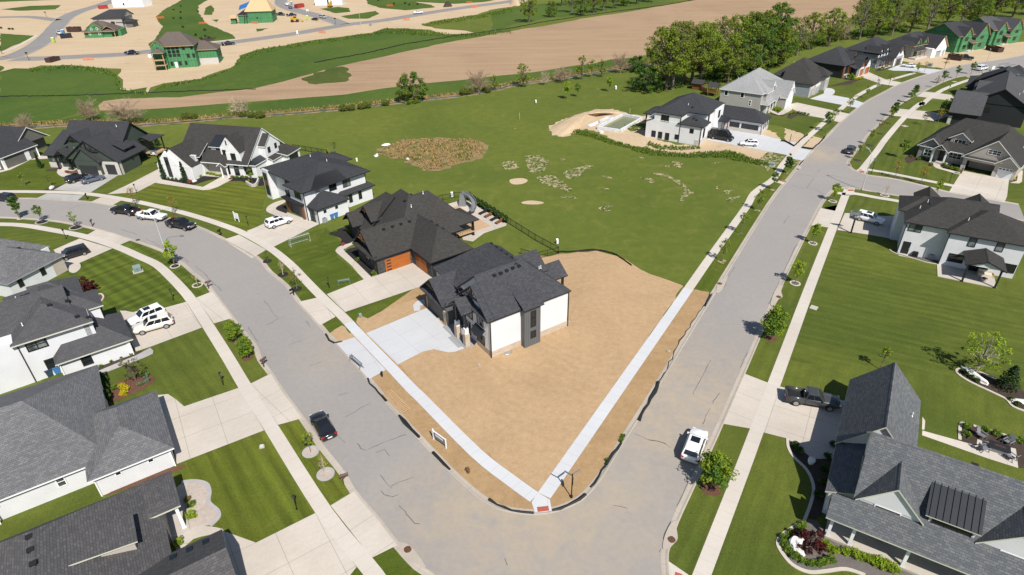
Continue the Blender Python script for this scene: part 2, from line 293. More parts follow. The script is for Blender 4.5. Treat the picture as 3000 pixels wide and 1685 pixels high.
# ------------------------------------------------------------------ mesh builder and scene graph
class MB:
    def __init__(s): s.v = []; s.f = []; s.m = []; s.uv = {}; s.ch = []
    def add(s, vs, fs, m=0, uvs=None):
        b = len(s.v); s.ch.append((b, len(s.f))); s.v += [tuple(x) for x in vs]
        for i, f in enumerate(fs):
            if uvs and uvs[i]: s.uv[len(s.f)] = uvs[i]
            s.f.append(tuple(b + k for k in f)); s.m.append(m)
        return s
    def box(s, x0, y0, z0, x1, y1, z1, m=0):
        x0, x1 = min(x0, x1), max(x0, x1); y0, y1 = min(y0, y1), max(y0, y1); z0, z1 = min(z0, z1), max(z0, z1)
        return s.add([(x0,y0,z0),(x1,y0,z0),(x1,y1,z0),(x0,y1,z0),(x0,y0,z1),(x1,y0,z1),(x1,y1,z1),(x0,y1,z1)],
                     [(3,2,1,0),(4,5,6,7),(0,1,5,4),(1,2,6,5),(2,3,7,6),(3,0,4,7)], m)
    def prism(s, pts, z0, z1, m=0):            # vertical prism over a plan polygon
        a = sum(p[0] * q[1] - q[0] * p[1] for p, q in zip(pts, pts[1:] + pts[:1]))
        if a < 0: pts = pts[::-1]
        n = len(pts); tri = tessellate_polygon([[Vector((p[0], p[1], 0)) for p in pts]])
        fs = []
        for t in tri:
            A, B, C = (pts[k] for k in t)
            if (B[0]-A[0])*(C[1]-A[1]) - (B[1]-A[1])*(C[0]-A[0]) < 0: t = t[::-1]
            fs.append(tuple(k + n for k in t)); fs.append(tuple(t[::-1]))
        fs += [(i, (i + 1) % n, n + (i + 1) % n, n + i) for i in range(n)]
        return s.add([(p[0], p[1], z0) for p in pts] + [(p[0], p[1], z1) for p in pts], fs, m)
    def tube(s, path, r, k=6, m=0, r1=None):
        P = [Vector(p) for p in path]; n = len(P); rings = []
        rr = r if isinstance(r, (list, tuple)) else [r + ((r1 if r1 is not None else r) - r) * i / max(1, n - 1) for i in range(n)]
        vs = []
        for i in range(n):
            d = (P[min(i + 1, n - 1)] - P[max(i - 1, 0)]).normalized()
            a = d.orthogonal().normalized() if i == 0 else (a - d * a.dot(d)).normalized()
            b = d.cross(a)
            for j in range(k):
                t = 2 * math.pi * j / k; vs.append(P[i] + (a * math.cos(t) + b * math.sin(t)) * rr[i])
        fs = [(i*k + j, i*k + (j+1) % k, (i+1)*k + (j+1) % k, (i+1)*k + j) for i in range(n-1) for j in range(k)]
        fs += [tuple(range(k))[::-1], tuple(range((n-1)*k, n*k))]
        return s.add(vs, fs, m)
    def bar(s, a, b, w, h, m=0):
        a, b = Vector(a), Vector(b); d = (b - a).normalized(); u = Vector((0,0,1)) if abs(d.z) < .95 else Vector((1,0,0))
        x = d.cross(u).normalized() * w / 2; y = x.cross(d).normalized() * h / 2
        vs = [p + sx * x + sy * y for p in (a, b) for sx, sy in ((-1,-1),(1,-1),(1,1),(-1,1))]
        return s.add(vs, [(3,2,1,0),(4,5,6,7),(0,1,5,4),(1,2,6,5),(2,3,7,6),(3,0,4,7)], m)
    def disc(s, c, r, z0, z1, k=20, m=0, sx=1, sy=1, ang=0):
        return s.prism([(c[0] + r*sx*math.cos(t)*math.cos(ang) - r*sy*math.sin(t)*math.sin(ang), c[1] + r*sx*math.cos(t)*math.sin(ang) + r*sy*math.sin(t)*math.cos(ang)) for t in [2*math.pi*i/k for i in range(k)]], z0, z1, m)
    def blob(s, c, r, seed=0, rough=.15, m=0, seg=10, rings=7, flat=0):
        q = random.Random(seed); vs = []; rx, ry, rz = r if isinstance(r, (tuple, list)) else (r, r, r)
        for i in range(rings + 1):
            for j in range(seg):
                a, t = math.pi * i / rings, 2 * math.pi * j / seg; k = 1 + q.uniform(-rough, rough) if 0 < i < rings else 1
                z = rz * math.cos(a) * k
                vs.append((c[0] + rx*math.sin(a)*math.cos(t)*k, c[1] + ry*math.sin(a)*math.sin(t)*k, c[2] + (max(z, -flat * rz) if flat else z)))
        fs = [(i*seg + j, (i+1)*seg + j, (i+1)*seg + (j+1) % seg, i*seg + (j+1) % seg) for i in range(rings) for j in range(seg)]
        return s.add(vs, fs, m)
    def mesh(s, name, mats):
        me = bpy.data.meshes.new(name); me.from_pydata(s.v, [], s.f)
        for k in (mats if isinstance(mats, (list, tuple)) else [mats]): me.materials.append(MATS[k])
        me.polygons.foreach_set('material_index', s.m)
        if s.uv:
            ul = me.uv_layers.new(name='UVMap')
            for fi, us in s.uv.items():
                for li, q in zip(me.polygons[fi].loop_indices, us): ul.data[li].uv = q
        me.update(); return me
    def build(s, name, mats, parent=None, smooth=False):
        if not s.f: return None
        me = s.mesh(name, mats); o = bpy.data.objects.new(name, me); COL.objects.link(o)
        if smooth: me.polygons.foreach_set('use_smooth', [True] * len(me.polygons))
        if parent: o.parent = parent
        return o
def tag(o, label=None, cat=None, group=None, kind=None):
    if label: o['label'] = label
    if cat: o['category'] = cat
    if group: o['group'] = group
    if kind: o['kind'] = kind
    return o
def thing(name, label, cat, loc=(0, 0, 0), rot=0.0, group=None):
    o = bpy.data.objects.new(name, None); COL.objects.link(o); o.empty_display_size = .5
    o.location = loc if len(loc) == 3 else (*loc, 0); o.rotation_euler = (0, 0, rot); return tag(o, label, cat, group)
def put(me, name, parent=None, loc=None, rot=None, sc=None):
    o = bpy.data.objects.new(name, me); COL.objects.link(o)
    if parent: o.parent = parent
    if loc is not None: o.location = loc if len(loc) == 3 else (*loc, 0)
    if rot is not None: o.rotation_euler = (0, 0, rot)
    if sc is not None: o.scale = sc if isinstance(sc, (tuple, list)) else (sc, sc, sc)
    return o
def kids(o): return [c for c in bpy.data.objects if c.parent == o]
def heading(a, b): return math.atan2(b[1] - a[1], b[0] - a[0])
# ------------------------------------------------------------------ ground
def smooth(pts, closed=True, sub=4):
    n = len(pts); out = []
    rng = range(n) if closed else range(n - 1)
    for i in rng:
        p0, p1, p2, p3 = (pts[(i + k) % n] if closed else pts[min(max(i + k, 0), n - 1)] for k in (-1, 0, 1, 2))
        for s in range(sub):
            t = s / sub
            out.append(tuple(.5 * (2*p1[a] + (p2[a]-p0[a])*t + (2*p0[a]-5*p1[a]+4*p2[a]-p3[a])*t*t + (3*p1[a]-p0[a]-3*p2[a]+p3[a])*t**3) for a in (0, 1)))
    if not closed: out.append(tuple(pts[-1]))
    return out
def rough_edge(pts, amp, seed=1, step=1.2):
    q = random.Random(seed); out = []
    n = len(pts)
    for i in range(n):
        a, b = Vector(pts[i]), Vector(pts[(i + 1) % n]); L = (b - a).length; k = max(1, int(L / step)); nn = Vector((-(b-a).y, (b-a).x)).normalized() if L else Vector((0, 0))
        for j in range(k):
            p = a.lerp(b, j / k); out.append(tuple(p + nn * q.uniform(-amp, amp)))
    return out
def sheet(name, pts, z, mat, ang=0.0, kind='structure', sm=0, thick=0.0, org=None):
    if sm: pts = smooth(pts, True, sm)
    z += .0005 * (len(COL.objects) % 8)
    a = sum(p[0]*q[1] - q[0]*p[1] for p, q in zip(pts, pts[1:] + pts[:1]))
    if a < 0: pts = pts[::-1]
    me = bpy.data.meshes.new(name); tri = tessellate_polygon([[Vector((p[0], p[1], 0)) for p in pts]]); fs = []
    for t in tri:
        A, B, C = (pts[k] for k in t)
        fs.append(t if (B[0]-A[0])*(C[1]-A[1]) - (B[1]-A[1])*(C[0]-A[0]) > 0 else t[::-1])
    vs = [(p[0], p[1], z) for p in pts]; n = len(pts)
    if thick:
        vs += [(p[0], p[1], z - thick) for p in pts]; fs = list(fs) + [(i, n + i, n + (i+1) % n, (i+1) % n) for i in range(n)]
    me.from_pydata(vs, [], fs); me.materials.append(MATS[mat])
    ul = me.uv_layers.new(name='UVMap'); c, s = math.cos(ang), math.sin(ang); o0 = org or pts[0]
    for l in me.loops:
        v = me.vertices[l.vertex_index].co; x, y = v.x - o0[0], v.y - o0[1]; ul.data[l.index].uv = (c*x + s*y, -s*x + c*y)
    me.update(); o = bpy.data.objects.new(name, me); COL.objects.link(o)
    return tag(o, kind=kind)
def strip(name, line, wl, wr, z, mat, kind='structure', prof=None):
    """ribbon along a line; UV runs along it"""
    P = [Vector(p) for p in line]; n = len(P); vs = []; us = []; L = 0
    prof = prof or [(wl, z), (-wr, z)]
    for i in range(n):
        d0 = (P[i] - P[i-1]).normalized() if i else (P[1] - P[0]).normalized(); d1 = (P[i+1] - P[i]).normalized() if i < n-1 else d0
        t = (d0 + d1).normalized(); nn = Vector((-t.y, t.x)); k = 1 / max(.6, t.dot(d1)); L += (P[i] - P[i-1]).length if i else 0
        for o, zz in prof: vs.append((P[i].x + nn.x*o*k, P[i].y + nn.y*o*k, zz)); us.append((L, o))
    m = len(prof); fs = [(i*m + j, i*m + j + 1, (i+1)*m + j + 1, (i+1)*m + j) for i in range(n-1) for j in range(m-1)]
    me = bpy.data.meshes.new(name); me.from_pydata(vs, [], fs); me.materials.append(MATS[mat]); ul = me.uv_layers.new(name='UVMap')
    for l in me.loops: ul.data[l.index].uv = us[l.vertex_index]
    me.update()
    if me.polygons and sum(p.normal.z for p in me.polygons) < 0: me.flip_normals()
    o = bpy.data.objects.new(name, me); COL.objects.link(o); return tag(o, kind=kind)

sheet('ground', [(-2500, -600), (2500, -600), (2500, 4000), (-2500, 4000)], 0, 'field_grass')

# --- far fields and the building site
sheet('meadow', rough_edge(g('T1', '0 690, 300 690, 700 655, 1080 690, 1180 770, 1220 880, 1480 880, 1500 945, 1650 840, 2000 790, 2320 690, 2420 570, 2572 500') + g('T2', '300 455, 600 400, 870 375, 1150 330, 1300 285, 1640 300, 1760 345, 2100 350, 2572 300, 2200 375, 1900 430, 1600 500, 1300 565, 1000 625, 700 700, 450 770, 260 820, 0 885') + g('T1', '1800 975, 1200 1000, 1040 1020, 980 1060, 600 1190, 0 1260'), .8, 3, 5), .012, 'meadow_grass')
sheet('meadow', rough_edge(g('T1', '1010 1115, 1200 1108, 2000 1062, 2572 1030') + g('T2', '500 980, 900 945, 1300 890, 1700 840, 2100 800, 2572 745') + g('T3', '500 680, 800 640, 1000 600, 1240 580, 1300 640, 1000 730, 600 800, 0 870') + g('T2', '2100 950, 1700 1000, 1300 1060, 800 1120, 0 1160') + g('T1', '2200 1180, 1500 1240, 700 1250, 500 1220'), .6, 4, 5), .012, 'meadow_grass')
sheet('bare_field', rough_edge(g('T1', '1010 1110, 1000 1060, 1040 1020, 1200 1000, 1800 975, 2572 890') + g('T2', '260 820, 450 770, 700 700, 1000 625, 1300 565, 1600 500, 1900 430, 2160 385, 2572 310') + g('T3', '400 250, 700 190, 1100 130, 1500 60, 1800 10, 1950 -40, 2600 -80') + g('T4', '500 -60, 960 0, 930 70, 860 160, 760 260, 400 330, 0 340') + g('T3', '2100 420, 1700 480, 1240 580, 1000 600, 800 640, 500 680, 200 725, 0 745') + g('T2', '2100 800, 1700 840, 1300 890, 900 945, 500 980, 0 1020') + g('T1', '2000 1065, 1200 1110'), .7, 5, 6), .024, 'field_soil')
sheet('building_site', rough_edge(g('T1', '0 725, 130 690, 300 690, 420 655, 700 655, 1080 690, 1230 690, 1170 760, 1240 800, 1220 890, 1290 910, 1460 880, 1500 940, 1520 880, 1650 840, 2000 790, 2320 680, 2420 560, 2572 500') + g('T2', '300 455, 600 400, 870 370, 1150 330, 1290 285, 1500 285, 1740 300, 1900 345, 2210 335, 2100 312, 1800 285, 1650 250, 1800 210, 2200 150, 2400 90, 2572 70') + g('T3', '200 0, 260 -60') + g('T1', '-1500 -60, -1400 700'), .9, 6, 5), .020, 'site_sand')
for s in ('1850 -20, 1780 30, 1640 100, 1570 170, 1590 220, 1640 260, 1560 390, 1480 450, 1540 480, 2030 430, 2370 390, 2340 350, 2200 290, 2060 230, 1990 120, 2000 50, 2120 -20', '2060 80, 2120 50, 2160 90, 2130 150, 2050 150', '0 95, 300 60, 620 50, 560 95, 200 110', '0 335, 200 350, 380 360, 0 520', '2120 200, 2200 195, 2180 225', '-60 640, 60 680, 0 720, -60 720', '200 -30, 800 -10, 0 20, -100 0'):
    sheet('site_grass', rough_edge(g('T1', s), .5, 7, 4), .030, 'meadow_grass')
for s in ('1110 -20, 1120 40, 1250 80, 1500 105, 1800 75, 1760 50, 1600 20, 1800 -20', '640 90, 820 70, 930 80, 950 120, 800 135', '850 165, 1000 140, 1200 110, 1240 140, 1120 190, 920 190', '0 290, 120 285, 60 310, 0 320', '1600 20, 2000 40, 2300 20, 2500 -20, 1700 -20'):
    sheet('site_grass', rough_edge(g('T2', s), .5, 8, 4), .030, 'meadow_grass')
sheet('field_grass_patch', rough_edge(g('T2', '450 790, 700 700, 900 665, 960 740, 900 830, 600 850'), 1.5, 9, 3), .030, 'rough_weeds')
sheet('field_margin', rough_edge(g('T3', '-200 330, 0 250, 300 190, 700 150, 1100 80, 1500 10, 2000 -60, 1400 -60, 900 -20, 500 20, 100 60, -200 120'), .8, 10, 6), .028, 'meadow_grass')
# --- stream and its banks
ST = g('T1', '-300 1310, 0 1285, 400 1275, 700 1255, 1200 1260, 1500 1252, 2000 1210, 2300 1180') + g('T2', '0 1165, 400 1135, 800 1100, 1250 1050, 1600 1010, 2100 955, 2450 890') + g('T3', '0 855, 400 800, 800 735, 1150 680, 1500 640')
sm_ = smooth(ST, False, 4)
strip('stream_bank', sm_, 4.2, 2.2, .034, 'bank_grass'); strip('stream', sm_, .3, .7, .040, 'stream_water')

# --- carriageways
INNER = (g('M1', '-900 830, -300 825, 140 833, 350 836, 770 860, 900 871, 1120 905, 1390 960, 1660 1027, 1950 1110, 2245 1245, 2572 1430') + g('N2', '130 270, 290 405, 415 570, 630 810, 700 895, 790 985, 1120 1355') +
         g('B2', '940 200, 1040 312, 1180 468, 1290 585, 1400 700, 1490 785, 1600 880, 1690 937, 1780 977') + g('C5', '170 1362, 400 1372, 710 1338, 1000 1243, 1220 1128, 1350 1013, 1480 862, 1640 640, 1800 380, 1960 112') +
         g('P', '1900 1180, 2070 900, 2254 600, 2308 530, 2355 472') + g('C4', '400 670, 600 490, 790 290, 925 175') + g('T4', '1000 1020, 1160 935, 1290 865, 1410 815, 1620 745, 1930 660, 2330 600, 2520 565, 3100 430, 3800 300'))
OUTL = (g('M1', '-900 1025, -300 1015, 60 1018, 480 1045, 700 1075, 980 1135, 1330 1240, 1640 1350') + g('N1', '1800 420, 1870 468, 1990 572, 2090 652, 2145 727, 2350 1000, 2572 1270') + g('N2', '60 1140, 165 1280, 270 1447') + g('B2', '350 310, 480 500, 640 700, 720 835, 880 1020, 1040 1225, 1180 1375, 1290 1447') + g('P', '1330 1760, 1370 1850'))
OUTR = (g('P', '1985 1850, 1965 1760') + g('C3', '525 1447, 511 1250, 520 1110, 560 1000, 660 690, 890 190') + g('P', '2117.7 1242.5, 2222 1000, 2292 836, 2352 710, 2404 610') + g('C4', '560 1400, 660 1275, 740 1235, 830 1218, 950 1213, 1090 1243, 1350 1285, 1630 1335, 2000 1400, 2600 1520, 3400 1690'))
OUTR2 = (g('C4', '3300 1440, 2600 1315, 2310 1265, 2000 1187, 1600 1092, 1400 1060, 1190 1030, 1130 1010, 1000 965, 930 910, 905 855, 935 800, 1020 690, 1110 590, 1170 480, 1330 320, 1440 220, 1510 150') + g('T4', '1195 1165, 1240 1130, 1340 1045, 1490 958, 1600 907, 1720 847, 1850 795, 1960 768, 2090 755, 2300 720, 2700 660, 3400 520, 3900 430'))
I_, L_, R1_, R2_ = (smooth(k, False, 3) for k in (INNER, OUTL, OUTR, OUTR2))
sheet('road', I_ + R2_[::-1] + R1_[::-1] + L_[::-1], .040, 'asphalt')
KP = [(.02, .050), (.40, .056), (.52, .10), (.62, .12), (.70, .10), (.72, .0)]
def kerb(line, side):
    strip('kerb', line, 0, 0, 0, 'kerb_concrete', prof=[(side * (.62 - o), z) for o, z in KP])
kerb(I_, 1); kerb(L_, -1); kerb(R1_, 1); kerb(R2_, 1)
for pts in (g('C1', '470 1250, 500 1090, 560 1060, 640 1010, 600 1130, 540 1230'), g('C1', '1420 1140, 1390 1230, 1410 1310, 1350 1350, 1290 1447, 1240 1400, 1320 1190'), g('C3', '650 690, 635 780, 650 900, 645 960, 600 1015, 530 1080, 440 1080, 470 900, 560 720'),
            g('B2', '1030 1215, 1055 1260, 1075 1310, 1180 1380, 1230 1390, 1120 1240'), g('C4', '140 945, 150 985, 215 950, 225 915'), g('C4', '905 870, 935 890, 930 915, 890 890')):
    sheet('kerb_inlet_apron', pts, .124, 'kerb_concrete', sm=3)
def swept(name, polys, w0, z, mat, w1=None, seed=3):
    b = MB(); q = random.Random(seed)
    for P in polys:
        P = [Vector(p) for p in P]; L = []; 
        for a, c in zip(P, P[1:]):
            k = max(1, int((c - a).length / .5))
            for i in range(k): L.append(a.lerp(c, i / k))
        L.append(P[-1]); nn = []
        for i, p in enumerate(L):
            t = (L[min(i+1, len(L)-1)] - L[max(i-1, 0)]).normalized(); r = w0 * q.uniform(.5, 1.3); j = Vector((q.uniform(-.06, .06), q.uniform(-.06, .06)))
            nn.append((p + j + Vector((-t.y, t.x)) * r, p + j - Vector((-t.y, t.x)) * r))
        for (a, c), (d, e) in zip(nn, nn[1:]): b.add([(*a, z), (*c, z), (*e, z), (*d, z)], [(0, 1, 2, 3)])
    return tag(b.build(name, mat), kind='structure')
CR = [g('B2', '900 720, 920 745, 945 785, 980 820'), g('B2', '980 805, 1030 780, 1070 765, 1140 742'), g('B2', '905 840, 925 865, 975 882'), g('B2', '985 882, 1030 865'), g('B2', '1038 945, 1080 990, 1085 1010, 1130 1050, 1145 1075, 1188 1080'),
      g('B2', '735 490, 760 530, 800 550'), g('B2', '810 537, 880 512, 920 490, 1000 460, 1090 430'), g('B2', '870 563, 930 540, 970 590'), g('B2', '650 300, 720 262, 780 225, 835 205'), g('B2', '605 145, 665 125'), g('B2', '585 430, 615 465, 648 492'), g('B2', '1805 1325, 1825 1375'),
      g('N2', '80 555, 130 605, 155 655, 180 690, 225 730'), g('N2', '105 800, 160 770, 225 735, 285 715'), g('N2', '500 755, 550 825'), g('N2', '330 1000, 400 975, 470 952'), g('N2', '535 1212, 600 1190, 655 1165'), g('N2', '0 480, 45 485'),
      g('C2', '880 270, 620 755'), g('C2', '998 735, 985 770, 905 855, 910 885'), g('C2', '862 945, 840 1020, 795 1090, 770 1180'), g('C2', '1390 160, 1340 270, 1300 375'), g('C2', '0 1400, 110 1410, 240 1447'), g('B3', '885 425, 1000 470, 1100 490, 1148 525'), g('B3', '735 943, 835 965'),
      g('C3', '790 150, 720 320, 645 475'), g('C3', '578 650, 520 760, 470 860, 440 935'), g('C3', '415 1080, 390 1140'), g('C1', '1620 555, 1560 650, 1540 720, 1480 830, 1410 980'), g('C1', '1400 1020, 1330 1160, 1270 1290, 1210 1410'), g('C1', '1505 155, 1420 275'), g('C1', '740 880, 640 1020, 600 1150, 540 1210'),
      g('C4', '615 1030, 720 1100, 860 1160, 1010 1218'), g('C4', '95 1175, 240 1215, 420 1230, 560 1305'), g('C4', '405 1075, 305 1215'), g('C4', '620 1030, 900 1080, 1200 1150, 1500 1210'), g('C4', '180 1015, 350 1040, 420 1060'), g('C4', '490 950, 460 990'),
      g('M1', '1210 1140, 1290 1165, 1385 1195'), g('M1', '1460 1235, 1540 1270, 1610 1310'), g('N1', '1820 385, 1900 440'), g('N1', '1960 480, 2060 560, 2110 620, 2230 730'), g('M1', '690 940, 800 900'), g('N1', '2490 1090, 2540 1170, 2600 1250')]
swept('road_crack', CR, .034, .0475, 'tar')
# --- site roads (far)
def road_strip(line, w=4.2):
    l = smooth(line, False, 4); strip('site_road', l, w, w, .042, 'site_asphalt'); strip('site_kerb', l, w + .5, -w, .10, 'kerb_concrete'); strip('site_kerb', l, -w, w + .5, .10, 'kerb_concrete')
road_strip(g('T1', '-500 660, 0 590, 150 560, 350 470, 500 350, 575 262, 660 180, 800 115, 1000 55, 1160 0, 1300 -60'))
road_strip(g('T1', '150 592, 400 590, 800 570, 1250 548, 1500 518, 2050 460, 2572 395') + g('T2', '400 338, 800 268, 1000 238, 1300 203, 1800 120, 2200 62, 2572 12') + g('T3', '300 -60, 600 -120'))
road_strip(g('T2', '870 245, 700 182, 500 130, 340 85, 255 35, 260 -30'))
road_strip(g('T1', '575 205, 300 172, 0 175, -500 190'), 3.0)
strip('site_pavement', smooth(g('T1', '0 530, 150 480, 370 355'), False, 3), .8, .8, .05, 'walk_concrete'); strip('site_pavement', g('T1', '1980 440, 2420 390'), .9, .9, .05, 'walk_concrete')

# --- lawns and planted ground
SA = heading(W('P', 2176, 606), W('P', 1577, 1441))
sheet('lawn', g('P', '-300 600, 0 595, 150 612, 300 640, 440 700, 330 760, 200 850, -300 800'), .030, 'lawn_fine', .3)
sheet('lawn', g('N1', '1205 270, 1450 240, 1640 350, 1870 468, 2090 652, 2145 727, 1970 800, 1640 905, 1330 945, 1210 930, 1000 880, 700 650, 650 500, 800 450, 1130 305'), .030, 'lawn_checked', .9)
sheet('lawn', g('N1', '2030 1100, 2350 1000, 2572 1270, 2640 1447') + g('P', '798 1093, 734 1125, 700 1137, 540 1192, 470 1160, 250 1200, 100 1100, 420 1010'), .030, 'lawn_fine', 2.3)
sheet('lawn', g('P', '520 1340, 774 1262, 891 1225, 1045 1430, 924 1504, 750 1591, 640 1560, 480 1400'), .030, 'lawn_bold', heading(W('B2', 60, 400), W('B2', 430, 1000)))
sheet('lawn', g('P', '300 1450, 250 1370, 0 1450, -300 1560, -300 1660, 0 1640, 300 1480'), .030, 'lawn_plain', .4); sheet('lawn', g('P', '1045 1662, 1088 1635, 1170 1590, 1290 1700, 1390 1850, 900 1850'), .030, 'lawn_thin', .4)
# right-hand side of the straight street
sheet('lawn', g('P', '1990 1850, 2080 1640, 2057 1580, 2117 1243, 2222 1000, 2292 836, 2352 710, 2404 612, 2700 640, 3300 700, 3300 1850'), .030, 'lawn_plain', SA)
sheet('lawn', g('N4', '530 560, 700 120, 830 155, 990 170, 1220 300, 1690 465, 1690 580, 2260 720, 2900 830, 2900 1700, 1200 1500, 220 1447, 400 900'), .034, 'lawn_fine', R(-28))
sheet('lawn', g('C3', '1660 0, 1130 1447, 1130 1600, 2700 1600, 2400 1350, 2050 1000, 2150 860, 2400 690, 2170 0'), .034, 'lawn_fine', SA)
for s in (('C1', '1700 530, 1960 50, 2215 0, 2050 350, 1740 1130, 1615 1447, 1290 1447, 1410 1140'), ('C2', '1555 0, 1910 0, 1685 590, 1365 465'), ('C3', '890 190, 1435 0, 860 1447, 800 1447, 512 1250, 520 1110, 645 950, 640 770')): sheet('verge', g(*s), .034, 'lawn_fine', SA)
sheet('lawn', g('C4', '2400 1150, 1200 950, 1190 900, 1500 480, 1720 225, 2080 270, 2300 300, 2500 600, 2700 1100'), .030, 'lawn_fine', R(56)); sheet('lawn', g('T4', '1200 930, 1320 865, 1640 745, 2100 760, 2090 850, 1850 1000, 1480 1100, 1330 1180, 1060 1290, 940 1447, 1060 1290, 1195 1165, 1340 1045'), .026, 'lawn_plain', R(50))
sheet('lawn', g('C4', '1000 965, 1130 1010, 1190 1030, 1600 1092, 2000 1187, 2310 1265, 2400 1200, 1200 950, 1700 240, 1980 0, 1700 0, 1510 150, 1170 480, 935 800, 905 855'), .028, 'lawn_plain', R(50)); sheet('lawn', g('C4', '2310 1265, 2420 1180, 2700 1240, 2800 1380'), .030, 'lawn_plain')
sheet('lawn', g('M4', '2380 1010, 2420 800, 2540 810, 2800 700, 3000 800, 3000 1080'), .030, 'lawn_plain')
sheet('lawn', g('C4', '520 1447, 740 1240, 1090 1243, 1650 1340, 1650 1447, 1500 1700, 700 1700'), .034, 'lawn_fine', R(56))
# field side of the straight street
sheet('verge', g('P', '1640 745, 1747 736, 1817 751, 1898 803, 1997 833, 2034 847, 2195 612, 2330 440, 2254 600, 2070 900, 2080 853, 2036 845'), .018, 'lawn_thin', SA)
sheet('verge', g('C1', '0 1160, 165 1190, 420 1290, 490 1090, 740 720, 1225 0, 985 0, 700 400, 300 960'), .030, 'lawn_thin', SA)
sheet('lawn', g('T4', '-90 1130, 190 1150, 560 1190, 470 1250, 360 1370, 130 1270, 0 1250'), .030, 'lawn_fine', R(-40)); sheet('lawn', g('T4', '250 985, 430 990, 750 1060, 660 1120, 290 1035'), .030, 'lawn_fine', R(-40)); sheet('lawn', g('T4', '590 830, 860 810, 960 790, 1180 830, 1000 930, 830 990, 660 940'), .030, 'lawn_fine', R(-45)); sheet('lawn', g('T4', '1000 720, 1330 690, 1480 730, 1270 800, 1130 770'), .030, 'lawn_fine', R(-50))
for s in ('470 1345, 560 1200, 730 1235, 590 1330, 555 1370', '730 1140, 880 1060, 900 1088, 830 1150', '900 985, 1080 880, 1290 865, 1000 1020', '1320 800, 1480 740, 1620 745, 1410 815', '1680 680, 1780 700, 1730 715'): sheet('verge', g('T4', s), .034, 'lawn_fine', R(40))
# the crescent's inner side
sheet('lawn', g('M1', '-400 450, 0 430, 310 440, 480 440, 500 520, 600 560, 690 670, 540 745, 0 750, -400 750'), .030, 'lawn_thin', .3); sheet('lawn', g('M1', '910 770, 1190 590, 1240 600, 1420 500, 1630 450, 1630 515, 1290 690, 1080 788'), .030, 'lawn_plain', .3)
sheet('lawn', g('M1', '1370 765, 1530 680, 2040 745, 2340 640, 2500 650, 2700 700, 2640 900, 2600 1100, 2480 1160, 2300 1100, 1850 960, 1400 850'), .030, 'lawn_bold', R(-20))
for s in ('0 780, 470 780, 350 836, 0 836', '770 860, 845 800, 1010 820, 900 871', '1120 905, 1220 850, 1390 880, 1700 960, 2000 1022, 2200 1100, 2400 1195, 2245 1245, 1950 1110, 1660 1027, 1390 960'): sheet('verge', g('M1', s), .034, 'lawn_fine', .2)
for s in ('0 1020, 480 1045, 980 1135, 880 1190, 500 1120, 250 1085, 0 1070',): sheet('verge', g('M1', s), .034, 'lawn_fine', .2)
sheet('lawn', g('N2', '180 15, 560 -140, 700 -180, 900 0, 830 50, 810 110, 1090 340, 715 490'), .030, 'lawn_thin', .6); sheet('verge', g('N2', '0 105, 105 45, 380 250, 610 525, 415 570, 290 405, 130 270, 0 160'), .030, 'lawn_thin', .6)
sheet('lawn', g('N2', '895 670, 1280 540, 1640 400, 1690 480, 1580 545, 1330 620, 1180 710, 1120 730, 1040 700, 980 750'), .030, 'lawn_thin', .6); sheet('verge', g('N2', '630 810, 800 715, 870 800, 790 840, 740 890, 700 895'), .030, 'lawn_thin', .6)
sheet('lawn', g('M2', '1700 640, 2070 620, 2520 880, 2300 960, 2180 1080, 1750 1100, 1600 900'), .026, 'lawn_plain', .6)
# --- reed bed, bare patches in the vacant lot, pool plot
sheet('reed_bed', rough_edge(g('M2', '1190 170, 1260 110, 1400 60, 1530 20, 1760 20, 2100 20, 2280 45, 2330 110, 2290 190, 2150 250, 1900 330, 1780 350, 1640 330, 1560 270, 1440 230, 1260 200'), .9, 11, 1.2), .030, 'dry_reeds')
for s in ('130 880, 300 880, 380 940, 300 1060, 190 1050', '500 1060, 620 1000, 850 960, 700 1060, 600 1120', '250 1080, 440 1080, 560 1180, 620 1220, 540 1250, 420 1190, 300 1150', '0 960, 80 1000, 0 1020', '480 900, 560 920, 480 930', '860 1080, 980 1090, 1000 1120', '1280 1090, 1480 1130, 1420 1160, 1330 1130', '1400 1050, 1560 1060, 1680 1130, 1740 1170, 1820 1260, 1700 1340, 1740 1210, 1560 1100', '1510 990, 1600 970, 1580 1000', '1940 950, 2100 955, 2000 965', '2040 1210, 2090 1170, 2070 1220', '2140 1330, 2240 1280, 2320 1270, 2200 1350', '470 1290, 680 1300, 640 1320', '860 1400, 1000 1380, 1000 1440, 940 1447', '1600 930, 1720 960, 1700 1010, 1640 990', '2100 1240, 2280 1210, 2180 1260', '0 600, 60 610', '1210 885, 1400 910, 1380 920', '900 1190, 980 1215, 940 1225'):
    sheet('bare_patch', rough_edge(g('M3', s), .5, 13, .9), .026, 'bare_patch')
for s in ('-20 1120, 100 1105, 160 1130, 100 1165, 0 1165', '100 1345, 200 1330, 320 1350, 260 1370, 120 1365'): sheet('bare_patch', g('M3', s), .028, 'site_sand', sm=3)
sheet('field_patch', g('M2', '2480 260, 2600 250, 2620 320, 2500 330'), .026, 'bare_patch', sm=3)
sheet('pool_plot_soil', rough_edge(g('M3', '375 620, 385 580, 500 520, 700 460, 850 410, 1000 412, 1110 440, 1180 465, 1400 480, 1420 700, 1600 760, 1880 780, 1960 690, 2120 600, 2480 600, 2650 650, 2700 780, 2610 800, 2572 960, 2400 920, 2200 840, 1990 850, 1700 870, 1480 840, 1350 790, 1180 780, 1000 720, 900 660, 760 610, 700 620, 520 690'), .7, 14, 1.0), .030, 'site_sand')
